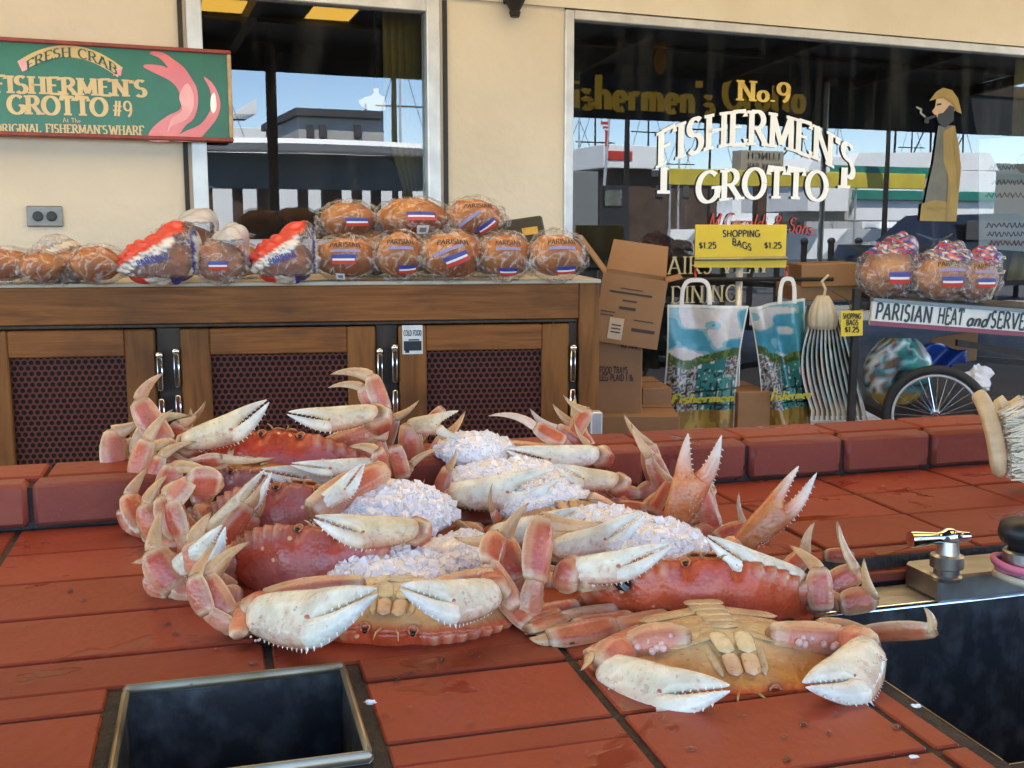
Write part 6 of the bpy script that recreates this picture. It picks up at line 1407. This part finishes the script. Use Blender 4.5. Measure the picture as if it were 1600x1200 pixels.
        b = MB(); b.tube([loc(s * .03, .27, -.015), loc(s * .045, .31, -.01), loc(s * .05, .34, .01)], [.007 * Wd, .004 * Wd, .001 * Wd], 6, col=CREAM2); b.build('feeler', M_limb, t, smooth=True)
    tocam = (EYE - org).normalized()
    # limb segments: flattened, swollen, cream on the edges
    def seg(b, a, e, w, th, c, prof=(.55, .85, 1, 1, .92, .7), face=None, ridge=True, tipc=None):
        dv = e - a; L_ = dv.length; dv.normalize(); fc = face or tocam; nn = (fc - dv * fc.dot(dv)).normalized(); sd = dv.cross(nn); m_ = len(prof); rings, cols = [], []; NS = 22
        for i in range(-1, m_ + 1):
            j = min(max(i, 0), m_ - 1); u = j / (m_ - 1); k = prof[j] * (.6 if i in (-1, m_) else 1); o_ = a + dv * (L_ * u + (-.004 if i == -1 else .004 if i == m_ else 0))
            rg, cg = [], []
            for q_ in [2 * math.pi * jj / NS for jj in range(NS)]:
                cx, sx = math.cos(q_), math.sin(q_); rg.append(o_ + sd * (cx * w * k + .10 * w * math.sin(math.pi * u)) + nn * (math.copysign(abs(sx) ** 1.5, sx) * th * 1.12 * k * (1 + .09 * math.cos(6 * q_))))
                ue = abs(2 * u - 1) ** 3; cc = lerp3(lerp3(c, (.60, .24, .15), .3 * abs(sx) ** 2 * (1 - ue)), RED, .45 * ue); cc = lerp3(cc, (.30, .035, .02), .55 if (abs(abs(cx) - .30) < .07 and not .8 < u) else 0); cc = lerp3(cc, CREAM, abs(cx) ** 9 * .85 + tone + (.22 if abs(abs(cx) - .62) < .08 else 0)); cc = lerp3(cc, CREAM2, .4 * vnoise(u * 4 + s1, q_ * 1.5, 1) ** 2)
                if i in (-1, m_): cc = lerp3(cc, (.24, .12, .05), .75)
                elif i in (0, m_ - 1): cc = lerp3(cc, CREAM, .55)
                if tipc: cc = lerp3(cc, tipc, u ** 2)
                cg.append(cc)
            rings.append(rg); cols.append(cg)
        b.loft(rings, cols)
    def pt(p, dd=0): return P(p[0], p[1], d + (p[2] if len(p) > 2 else dd))
    legs = list(legs)
    for s, on in ((-1, auto[0]), (1, auto[1])):
        for k in range(1, 4):
            if not on or (on < 1 and rr.random() > on): continue
            j = lambda a: rr.uniform(-a, a)
            pl_ = [loc(s * (.42 + .04 * k + j(.08)), (.06 - .08 * k + j(.06)), -.42 - .04 * k + j(.06)), loc(s * (.54 + .03 * k + j(.03)), .0 - .09 * k + j(.04), -.31 - .03 * k + j(.03)), loc(s * (.64 + .02 * k + j(.02)), -.04 - .10 * k + j(.03), -.17 + j(.02)), loc(s * (.55 + j(.02)), -.04 - .10 * k, -.09), loc(s * .27, .05 - .09 * k, -.09)]
            legs.append(dict(q=pl_, w=.10, c=lerp3(PINK, ORANGE, rr.random() * .7), bow=.06 * s))
    for lg in legs:
        dd = lg.get('d', 0); pts = lg['q'] if 'q' in lg else [pt(p, dd) for p in lg['p']]
        for p in pts: p.z = max(p.z, ZT + .006)
        lw = lg.get('w', .088) * Wd * .64; c = lg.get('c', PINK); b = MB(); k = lg.get('k', 'full')
        fc = (tocam + V(lg.get('f', (rr.uniform(-.9, .9), 0, rr.uniform(-.4, .7))))).normalized()
        if k != 'nodactyl':
            tip, base = pts[0], pts[1]; mid = tip.lerp(base, .5); bow = (base - tip).cross(tocam).normalized() * ((base - tip).length * lg.get('bow', .08)); L_ = 7
            dv = (base - tip); rings, cols = [], []; nn = (fc - dv * fc.dot(dv) / dv.length_squared).normalized(); sd = dv.normalized().cross(nn)
            for i in range(L_ + 1):
                u = i / L_; o_ = tip.lerp(base, u) + bow * (4 * u * (1 - u)); w_ = lw * (.03 + .58 * u ** .8) * (.86 if i == L_ else 1)
                rings.append([o_ + sd * (math.cos(q_) * w_) + nn * (math.sin(q_) * w_ * .55 * (1 + .25 * math.sin(6 * q_))) for q_ in [2 * math.pi * j / 12 for j in range(12)]])
                dc = lerp3(lg.get('dc', CREAM2), lg.get('c', PINK), .35); cols.append([lerp3((.14, .09, .05) if u < .08 else lerp3(dc, CREAM, .5 * abs(math.cos(q_)) ** 3), CREAM2, .2) for q_ in [2 * math.pi * j / 12 for j in range(12)]])
            b.loft(rings, cols)
        rest = pts[1:] if k != 'nodactyl' else pts
        shapes = [(1.0, .46, (.74, .88, .97, 1, 1, .97, .92, .80)), (.78, .5, (.74, .9, 1, 1, .94, .8)), (.86, .5, (.7, .88, 1, 1, .9, .72)), (.7, .5, (.75, 1, 1, .85))]
        for i, (a, e) in enumerate(zip(rest[:-1], rest[1:])):
            ws, tr, pf = shapes[min(i, 3)]; seg(b, a, e, lw * ws, lw * ws * tr, lerp3(c, CREAM if i == 1 else RED, .2), pf, face=fc)
            b.ell(a, (lw * .36, lw * .34, lw * .36), n=8, m=6, col=lerp3(CREAM2, c, .4))
        b.build('leg', M_limb, t, smooth=True)
    # claws
    for c in claws:
        wr, tp = pt(c['w']), pt(c['t']); X = (tp - wr); L_ = X.length; X.normalize(); tilt = c.get('tilt', .25)
        Nn = (tocam + Z * tilt + V(c.get('n', (0, 0, 0)))); Nn = (Nn - X * Nn.dot(X)).normalized(); Y = Nn.cross(X)
        if Y.dot(_up) > 0: Y = -Y
        if c.get('flip'): Y = -Y
        op = R(c.get('open', 0) + 3.5); sch = c.get('s', 'white'); kk = c.get('fat', 1.0) * .80
        base_c = {'white': (.83, .78, .60), 'pink': (.76, .60, .36), 'orange': (.64, .18, .05), 'grey': (.45, .42, .33)}[sch]; low_c = {'white': (.62, .36, .24), 'pink': (.55, .2, .14), 'orange': (.55, .10, .04), 'grey': (.42, .3, .25)}[sch]
        def at(a, y, z): return wr + X * (a * L_) + Y * (y * L_ * kk) + Nn * (z * L_ * kk)
        def body(b, secs, colf, rot=None):
            NS = 28; rings, cols = [], []; ss = []
            for i in range(len(secs) - 1):                    # smooth the sections
                for j in range(3):
                    u = j / 3; p0, p1, p2, p3 = secs[max(i - 1, 0)], secs[i], secs[i + 1], secs[min(i + 2, len(secs) - 1)]
                    ss.append(tuple(.5 * (2 * p1[q_] + (p2[q_] - p0[q_]) * u + (2 * p0[q_] - 5 * p1[q_] + 4 * p2[q_] - p3[q_]) * u * u + (3 * p1[q_] - p0[q_] - 3 * p2[q_] + p3[q_]) * u ** 3) for q_ in range(4)))
            ss.append(secs[-1])
            for (a, y0, y1, hz) in ss:
                rg, cg = [], []
                for q_ in [2 * math.pi * jj / NS for jj in range(NS)]:
                    cx, sx = math.cos(q_), math.sin(q_); yy = (y0 + y1) / 2 + (y1 - y0) / 2 * math.copysign(abs(cx) ** .9, cx); zz = max(.002, hz) * math.copysign(abs(sx) ** .8, sx) * (1 + .05 * math.cos(7 * q_) * (sx > 0))
                    aa, y2 = (a, yy) if rot is None else rot(a, yy); rg.append(at(aa, y2, zz)); cg.append(colf(a, yy, cx, sx))
                rings.append(rg); cols.append(cg)
            b.loft(rings, cols)
        def pc(a, yy, cx, sx):
            q_ = lerp3(base_c, low_c, (yy - .14) * 4.2 * (1 if a < .62 else 0)); q_ = lerp3(q_, RED, .8 * max(0, .10 - a) * 8 + (.5 if cx > .93 and a < .55 else 0)); q_ = lerp3(q_, WHITE, max(0, (a - .6) * 2.2))
            q_ = lerp3(q_, CREAM2, .4 * vnoise(a * 14, yy * 30 + s1, 5)); k_ = vnoise(a * 40, yy * 46, 7)
            return lerp3(q_, PINK, .35 if (k_ > .78 and yy > .10 and a < .5) else 0)
        hx, hy = .555, .25
        def rot(a, yy):
            u, w_ = a - hx, yy - hy; return hx + u * math.cos(op) - w_ * math.sin(op), hy + u * math.sin(op) + w_ * math.cos(op)
        b = MB()
        body(b, [(0.0, -.03, .07, .04), (.03, -.075, .13, .075), (.08, -.10, .18, .10), (.16, -.105, .225, .118), (.28, -.095, .285, .128), (.40, -.08, .325, .125), (.48, -.07, .345, .115), (.535, -.062, .345, .10), (.57, -.058, .23, .086), (.62, -.055, .145, .078), (.70, -.048, .108, .066), (.80, -.035, .082, .053), (.90, -.014, .058, .036), (.96, .004, .044, .022), (.995, .016, .03, .006)], pc)
        for i in range(11):                                   # spines along the lower keel
            a = .13 + .405 * i / 10; yb = .205 + (.345 - .205) * ((a - .13) / .405) ** .8; sz = (.016 + .016 * i / 10); b.tube([at(a, yb - .012, 0), at(a + .012, yb + sz * 1.5, .0)], [.012 * L_ * kk, .0015 * L_], 6, col=WHITE)
        for i in range(7):
            a = .64 + .31 * i / 6; yb = .125 - .085 * (a - .64) / .31; b.tube([at(a, yb - .012, .012), at(a + .003, yb + .022 - .006 * (i / 6), .012)], [.013 * L_ * kk, .004 * L_], 6, col=WHITE)
        for i in range(26):                                   # bead rows on the palm
            a = .14 + .36 * rr.random(); yb = .10 + .18 * rr.random(); zz = .118 * math.sqrt(max(.02, 1 - ((yb - .11) / .24) ** 2)); b.ell(at(a, yb, zz), (.010 * L_ * kk,) * 3, n=6, m=4, col=lerp3(low_c, WHITE, .45))
        cl_o = b.build('claw', M_limb, t, smooth=True)
        b = MB()
        body(b, [(.515, .19, .30, .05), (.535, .155, .345, .085), (.58, .152, .35, .09), (.64, .150, .338, .085), (.72, .132, .300, .072), (.81, .10, .238, .057), (.90, .066, .155, .038), (.96, .046, .09, .022), (.998, .034, .048, .006)], lambda a, yy, cx, sx: lerp3(lerp3(base_c, WHITE, (a - .5) * 2), low_c, .7 * max(0, .6 - a) * 8), rot)
        for i in range(8):
            a = .55 + .36 * i / 7; yb = .352 - .19 * max(0, (a - .6) / .31) ** 1.4; r0, r1 = rot(a, yb - .014), rot(a + .01, yb + .03 - .015 * i / 7); b.tube([at(*r0, 0), at(*r1, 0)], [.012 * L_ * kk, .0015 * L_], 6, col=WHITE)
        for i in range(7):
            a = .66 + .29 * i / 6; yb = .148 - .085 * ((a - .66) / .29); r0, r1 = rot(a, yb + .012), rot(a, yb - .018); b.tube([at(*r0, .012), at(*r1, .012)], [.012 * L_ * kk, .004 * L_], 6, col=WHITE)
        b.build('moving_finger', M_limb, cl_o, smooth=True)
        b = MB(); rk = rot(.555, .23); b.ell(at(.555, .165, .066), (.026 * L_, .02 * L_, .02 * L_), (X, Nn, Y), n=10, m=6, col=(.55, .14, .09)); b.build('hinge_joint', M_limb, cl_o, smooth=True)
        # arm: carpus knuckle and merus back to the body
        sgn = 1 if (wr - org).dot(x) > 0 else -1; sh_ = loc(sgn * .15, .07, -.13); el = pt(c['e']) if 'e' in c else (sh_.lerp(wr, .62) + x * (sgn * .10 * Wd) + V((0, .02, 0)))
        ac = {'white': PINK, 'pink': PINK, 'orange': ORANGE, 'grey': (.4, .3, .26)}[sch]; b = MB(); aw = .062 * Wd
        seg(b, sh_, el, aw, aw * .75, lerp3(ac, CREAM, .15), (.7, .9, 1, 1.05, 1, .85)); seg(b, el, wr + X * (.04 * L_) + Y * (.03 * L_), aw * 1.12, aw * .9, ac, (.7, 1, 1.12, 1.1, .85))
        for i in range(10): b.ell(sh_.lerp(el, .3 + .06 * i) + tocam * aw * .68 + Y * (aw * rr.uniform(-.5, .6)), (.0035,) * 3, n=6, m=4, col=lerp3(ac, WHITE, .5))
        b.build('arm', M_limb, t, smooth=True)
    return t
def C(w, t, **k): return dict(w=w, t=t, **k)
def Lg(*p, **k): return dict(p=p, **k)
# ---- right hand column, front to back
crab('crab lying belly up at the front by the large sink, mouth towards the tiles', (1170, 1092), .80, .24, yaw=6, tau=1, roll=0, under=(.54, .25, .07), belly=(.64, .49, .25), tone=.05, auto=(0, 0),
  claws=[C((938, 1042, .045), (1142, 1066, -.03), tilt=.55, e=(985, 1010, .06), s='white', fat=1.12), C((1362, 1010, .05), (1250, 1062, -.02), tilt=.5, e=(1312, 1000, .07), s='white', fat=1.3)],
  legs=[Lg((906, 1074, .03), (922, 1022, .05), (1000, 985, .09), (1060, 965, .13), c=ORANGE, w=.07), Lg((826, 1040, .10), (860, 1028, .10), (960, 988, .13), (1040, 962, .15), w=.08), Lg((812, 1045, .12), (900, 1005, .13), (985, 975, .15), w=.07, c=PINK),
        Lg((1443, 948, .08), (1456, 985, .08), (1352, 1008, .11), (1280, 985, .13), c=ORANGE, w=.075, bow=-.12), Lg((828, 975, .13), (826, 1040, .12), (880, 1015, .15), (960, 985, .17), w=.07, c=ORANGE)])
crab('crab with a broad red shell and a dark hole near its left corner', (1112, 876), .965, .24, yaw=5, tau=52, roll=-4, auto=(.5, .5), shell=(.56, .080, .022), hole=(972, 908),
  claws=[C((868, 892, .015), (1047, 846, -.02), tilt=.3, e=(905, 905, .0), s='white', fat=.80), C((1258, 905, .03), (1106, 834, .01), tilt=.4, e=(1262, 940, .03), s='white', fat=.80, flip=False)],
  legs=[Lg((942, 816, .04), (848, 812, .02), (836, 905, -.01), (828, 968, -.02), w=.105, bow=-.06), Lg((826, 786, .05), (788, 846, .04), (808, 905, .02), (838, 960, .01), w=.095), Lg((709, 839, .05), (778, 838, .03), (764, 880, .0), (806, 945, -.02), w=.09, bow=.1), Lg((823, 985, -.03), (790, 940, -.01), (826, 985, -.01), (900, 985, .02), w=.07, k='nodactyl'),
        Lg((1233, 852, .05), (1280, 892, .02), (1284, 962, .01), (1250, 985, .03), w=.085, bow=-.05), Lg((1309, 814, .05), (1340, 894, .04), (1292, 922, .04), (1240, 960, .05), w=.085, bow=.06), Lg((1350, 872, .02), (1364, 936, .02), (1314, 986, .02), (1262, 985, .05), c=ORANGE, w=.085, bow=.06), Lg((1273, 815, .10), (1258, 866, .10), (1225, 905, .09), w=.075),
        Lg((826, 1040, -.05), (830, 978, -.03), (868, 960, .0), c=ORANGE, w=.07)])
crab('crab half buried in ice with two orange claws raised towards the rim', (985, 858), 1.09, .215, yaw=14, tau=24, roll=-4, auto=(.3, .6), grey=.3,
  claws=[C((862, 858, .0), (1004, 797, -.02), s='white', e=(880, 870, .03)), C((1150, 856, .06), (1246, 726, .07), s='orange', open=22, e=(1120, 870, .06), tilt=.0, flip=False, fat=.95)],
  legs=[Lg((1155, 768, .14), (1164, 822, .13), (1120, 850, .12), w=.07, dc=CREAM2), Lg((1307, 813, .02), (1330, 870, .04), (1290, 905, .05), w=.06)])
crab('crab under the ice whose single orange claw stands upright', (895, 812), 1.19, .21, yaw=6, tau=22, roll=4, auto=(.4, .6), grey=.35,
  claws=[C((764, 836, .0), (906, 790, -.03), s='white', e=(790, 850, .03)), C((1048, 828, .05), (1072, 676, .06), s='orange', open=38, e=(1015, 838, .05), tilt=-.2, fat=1.15)],
  legs=[Lg((1017, 708, .12), (1050, 752, .12), (1020, 800, .1), w=.075, dc=CREAM2), Lg((1108, 718, .14), (1113, 765, .13), (1080, 805, .1), w=.065), Lg((770, 755, .02), (770, 800, .04), (790, 850, .05), w=.06, c=ORANGE)])
crab('crab with a rosy toothed shell corner showing beside the pink ice', (862, 765), 1.30, .22, yaw=2, tau=26, roll=-3, auto=(.5, .6), grey=.3, shell=(.52, .11, .06),
  claws=[C((700, 772, -.03), (864, 730, -.05), s='white', open=10, e=(720, 790, .03)), C((968, 750, .0), (872, 724, .0), s='pink', e=(966, 765, .02), fat=1.1)],
  legs=[Lg((664, 748, -.04), (656, 818, -.05), (690, 850, -.03), w=.06), Lg((742, 832, -.10), (664, 806, -.08), (664, 840, -.07), (716, 866, -.05), c=ORANGE, w=.105), Lg((752, 868, -.09), (716, 848, -.07), (752, 880, -.06), c=ORANGE, w=.1, k='nodactyl'), Lg((690, 700, .05), (640, 728, .04), (610, 760, .05), w=.07)])
crab('crab at the back of the heap by the rim under a cap of ice', (748, 718), 1.41, .22, yaw=-4, tau=24, roll=0, auto=(.5, .6), grey=.2,
  claws=[C((636, 664, .02), (716, 640, .0), s='pink', open=62, e=(640, 740, .02), fat=1.1, tilt=0), C((938, 708, .0), (794, 698, -.02), s='white', e=(950, 722, .05), fat=.9)],
  legs=[Lg((762, 650, .03), (838, 668, .02), (880, 690, .02), (900, 715, .03), w=.10, bow=-.12, dc=WHITE), Lg((828, 638, .05), (870, 672, .05), (915, 700, .05), w=.10, bow=.1, dc=WHITE), Lg((880, 617, .06), (918, 642, .06), (894, 684, .05), c=ORANGE, w=.085, bow=.1), Lg((896, 656, .04), (933, 708, .03), (900, 722, .04), w=.08, bow=.1), Lg((690, 640, .06), (640, 700, .05), (650, 745, .04), w=.08, k='nodactyl')])
# ---- left hand column, front to back
crab('belly up crab heading the left row, big white claws folded inwards', (606, 990), .895, .215, yaw=-2, tau=4, roll=-3, under=CREAM2, belly=CREAM, tone=.05, auto=(0, 0),
  claws=[C((392, 958, .03), (590, 914, -.04), tilt=.5, e=(415, 938, .05), s='white', fat=1.05), C((778, 925, .04), (624, 910, -.03), tilt=.5, e=(770, 905, .06), s='white', fat=1.1)],
  legs=[Lg((338, 848, .06), (304, 904, .03), (322, 955, .02), (372, 985, .02), (420, 975, .06), w=.085, bow=.05), Lg((391, 846, .08), (318, 906, .04), (352, 962, .03), (378, 985, .03), w=.115, bow=.06), Lg((372, 992, .0), (380, 945, .04), (430, 960, .06), c=ORANGE, w=.075, k='nodactyl'), Lg((770, 980, .08), (800, 960, .08), (740, 940, .1), w=.07, k='nodactyl')])
crab('crab with a smooth dark red shell, second in the left row', (496, 826), 1.03, .225, yaw=-6, tau=58, roll=-8, shell=(.48, .055, .025), auto=(1, 0), grey=.5,
  claws=[C((655, 825, .02), (492, 803, -.02), s='pink', e=(650, 838, .04), fat=.95, tilt=.3), C((272, 888, .0), (346, 818, -.03), s='white', e=(290, 900, .03), fat=1.1, tilt=0, flip=False)],
  legs=[Lg((205, 880, .04), (262, 868, .02), (262, 910, .0), (300, 950, -.01), (345, 965, .0), w=.10, bow=0), Lg((341, 757, .05), (296, 752, .04), (270, 785, .03), (286, 842, .02), (300, 890, .01), w=.125, k='nodactyl'), Lg((230, 905, .0), (262, 925, -.01), (318, 965, -.01), w=.08, k='nodactyl'), Lg((372, 858, -.02), (330, 905, -.03), (338, 945, -.03), (375, 975, -.02), w=.115, bow=.05), Lg((252, 795, .02), (240, 862, .0), (272, 918, -.01), (318, 950, -.01), w=.12, bow=.04), Lg((330, 800, .0), (300, 850, -.01), (325, 900, -.02), (360, 930, .0), w=.115, bow=.05, c=ORANGE)])
crab('crab wedged between its neighbours with a wide open toothed claw', (462, 758), 1.19, .245, yaw=-5, tau=54, roll=-4, auto=(1, .3), grey=.6, shell=(.45, .08, .05),
  claws=[C((325, 830, .0), (412, 732, -.02), s='pink', open=8, e=(330, 845, .03), fat=.85, tilt=.1, flip=False), C((482, 800, -.06), (565, 722, -.03), s='white', e=(600, 735, .02), fat=.9, tilt=.2)],
  legs=[Lg((231, 731, .08), (202, 776, .06), (228, 828, .03), (250, 868, .02), (285, 890, .04), w=.10, bow=.04), Lg((345, 748, .03), (270, 730, .05), (260, 785, .04), (300, 830, .04), w=.10, c=PINK), Lg((200, 838, .06), (190, 800, .06), (205, 850, .05), (240, 872, .04), w=.07, k='nodactyl'), Lg((430, 715, .06), (345, 716, .06), (300, 730, .07), w=.07, bow=-.05, dc=CREAM), Lg((318, 745, .02), (258, 778, .01), (284, 836, .0), (310, 880, .0), w=.13), Lg((262, 742, .03), (228, 790, .02), (250, 850, .01), (290, 880, .01), w=.115, c=ORANGE)])
crab('crab with a mauve shell mostly hidden under the topmost crab', (382, 738), 1.31, .21, yaw=-6, tau=24, roll=-2, auto=(1, .6), grey=.9, shell=(.36, .09, .08),
  claws=[C((560, 735, .0), (408, 730, -.03), s='grey', e=(565, 750, .03), fat=.8), C((590, 722, -.01), (455, 722, -.04), s='white', e=(590, 740, .03), fat=.62)],
  legs=[Lg((256, 760, .02), (225, 700, .03), (262, 690, .05), (300, 720, .05), w=.08, k='nodactyl', c=CREAM2), Lg((270, 640, .04), (230, 690, .03), (212, 748, .02), (228, 805, .02), w=.115, c=ORANGE), Lg((305, 690, .02), (250, 715, .02), (236, 765, .01), (262, 800, .02), w=.11), Lg((545, 698, -.02), (590, 705, -.01), (602, 745, .0), w=.1, c=PINK, bow=-.08), Lg((618, 700, .01), (630, 745, .01), w=.09, k='nodactyl')])
crab('topmost crab of the left row with folded white claws over a red shell', (437, 674), 1.36, .265, yaw=-3, tau=60, roll=-4, shell=(.50, .05, .022), auto=(1, .5), tone=.0,
  claws=[C((285, 690, -.01), (416, 622, -.04), s='pink', e=(300, 700, .03), fat=.88, tilt=.1), C((592, 642, -.01), (450, 641, -.04), s='pink', e=(592, 668, .03), fat=.86, tilt=.2)],
  legs=[Lg((255, 583, .06), (217, 628, .05), (258, 690, .03), (280, 722, .03), w=.105, bow=.1, dc=(.62, .3, .12), c=(.6, .16, .12)), Lg((222, 656, .06), (178, 676, .05), (182, 748, .03), (170, 800, .01), (195, 850, .02), w=.115, bow=-.06, c=(.62, .2, .15)), Lg((160, 740, .05), (176, 815, .03), (215, 862, .02), (260, 870, .05), w=.08, k='nodactyl', c=PINK), Lg((296, 650, .06), (240, 660, .06), (215, 710, .05), (250, 750, .06), w=.09, c=CREAM2), Lg((205, 840, .03), (196, 800, .03), (225, 860, .03), w=.06, dc=CREAM2),
        Lg((516, 585, .05), (582, 590, .05), (600, 640, .04), (596, 685, .03), w=.095, bow=-.1, c=(.6, .2, .14)), Lg((512, 606, .04), (568, 606, .04), (590, 640, .04), w=.075, bow=-.1, c=(.6, .2, .14)), Lg((200, 690, .07), (228, 740, .06), (260, 770, .06), w=.075, c=CREAM2, k='nodactyl')])
# hole burnt in the broad red shell
# ================================================================== crushed ice
M_ice, nt, pb, N, L = nodes('crushed_ice')
pb.inputs['Base Color'].default_value = (1.0, .93, .885, 1); pb.inputs['Roughness'].default_value = .2; pb.inputs['IOR'].default_value = 1.31; pb.inputs['Transmission Weight'].default_value = .0
pb.inputs['Subsurface Weight'].default_value = .3; pb.inputs['Subsurface Radius'].default_value = (.012, .009, .009); pb.inputs['Subsurface Scale'].default_value = 1
M_chip, nt, pb, N, L = nodes('ice_chip'); pb.inputs['Base Color'].default_value = (1, .955, .92, 1); pb.inputs['Roughness'].default_value = .07; pb.inputs['Specular IOR Level'].default_value = .7
trn = N.new('ShaderNodeBsdfTransparent'); mxs = N.new('ShaderNodeMixShader'); mxs.inputs[0].default_value = .62; L.new(trn.outputs[0], mxs.inputs[1]); L.new(pb.outputs[0], mxs.inputs[2]); L.new(mxs.outputs[0], N['Material Output'].inputs['Surface'])
def ice(x, y, d, wpx, hpx, dep, label, seed, n=420):
    """mound of crushed ice; x,y = picture place of its middle"""
    ri = random.Random(seed); c = P(x, y, d) - Z * (.10 * hpx * d / F); w, h = wpx * d / F / 2, hpx * d / F / 2 * .86; b = MB()
    def bump_(q):
        a, e = math.atan2(q.y, q.x) * 9 + seed, q.z * 11; return 1 + .10 * (vnoise(a * .6, e * .5, seed) - .5) + .04 * (vnoise(a * 2.3, e * 2.3, seed + 1) - .5) + .03 * (vnoise(a * 5.7, e * 5.7, seed + 2) - .5)
    b.ell(c - Z * h * .25, (w, dep, h), n=110, m=60, fn=bump_)
    cube = [(i, j, k) for i in (-1, 1) for j in (-1, 1) for k in (-1, 1)]; fc = [(0, 1, 3, 2), (4, 6, 7, 5), (0, 4, 5, 1), (2, 3, 7, 6), (0, 2, 6, 4), (1, 5, 7, 3)]
    for _ in range(n):
        th = ri.uniform(0, 2 * math.pi); ph = math.acos(ri.uniform(-.25, 1)); q = V((math.sin(ph) * math.cos(th), math.sin(ph) * math.sin(th), math.cos(ph))); k = ri.uniform(.96, 1.015) * bump_(q)
        p = c - Z * h * .25 + V((q.x * w * k, q.y * dep * k, q.z * h * k)); s = ri.choice((.0016, .0022, .0028, .0036, .0046)) * ri.uniform(.8, 1.2); m = Matrix.Rotation(ri.uniform(0, 6), 3, V((ri.random(), ri.random(), ri.random() + .1)).normalized())
        b.add([p + m @ V((a[0] * s * ri.uniform(.5, 1.2), a[1] * s * ri.uniform(.5, 1.2), a[2] * s * ri.uniform(.5, 1.2))) for a in cube], fc, mi=1)
    return tag(b.build('crushed_ice', [M_ice, M_chip], fix=False, smooth=True), label, kind='stuff')
ice(598, 782, 1.20, 225, 100, .07, 'crushed ice packed between the two rows of crabs', 1, 1300)
ice(612, 885, 1.02, 205, 88, .06, 'crushed ice heaped on the front left crab', 2, 600)
ice(742, 692, 1.43, 120, 62, .05, 'small cap of crushed ice at the back of the heap', 3, 300)
ice(800, 740, 1.33, 210, 80, .06, 'crushed ice spread below the back cap', 4, 500)
ice(850, 772, 1.27, 160, 80, .05, 'crushed ice beside the rosy shell corner', 5, 400)
ice(1020, 838, 1.09, 170, 84, .06, 'crushed ice behind the broad red shell', 6, 450)
ice(945, 812, 1.17, 150, 60, .05, 'crushed ice between the raised claws and the white claws', 7, 300)
ice(720, 860, 1.12, 150, 90, .06, 'crushed ice sliding down between the front crabs', 8, 400)
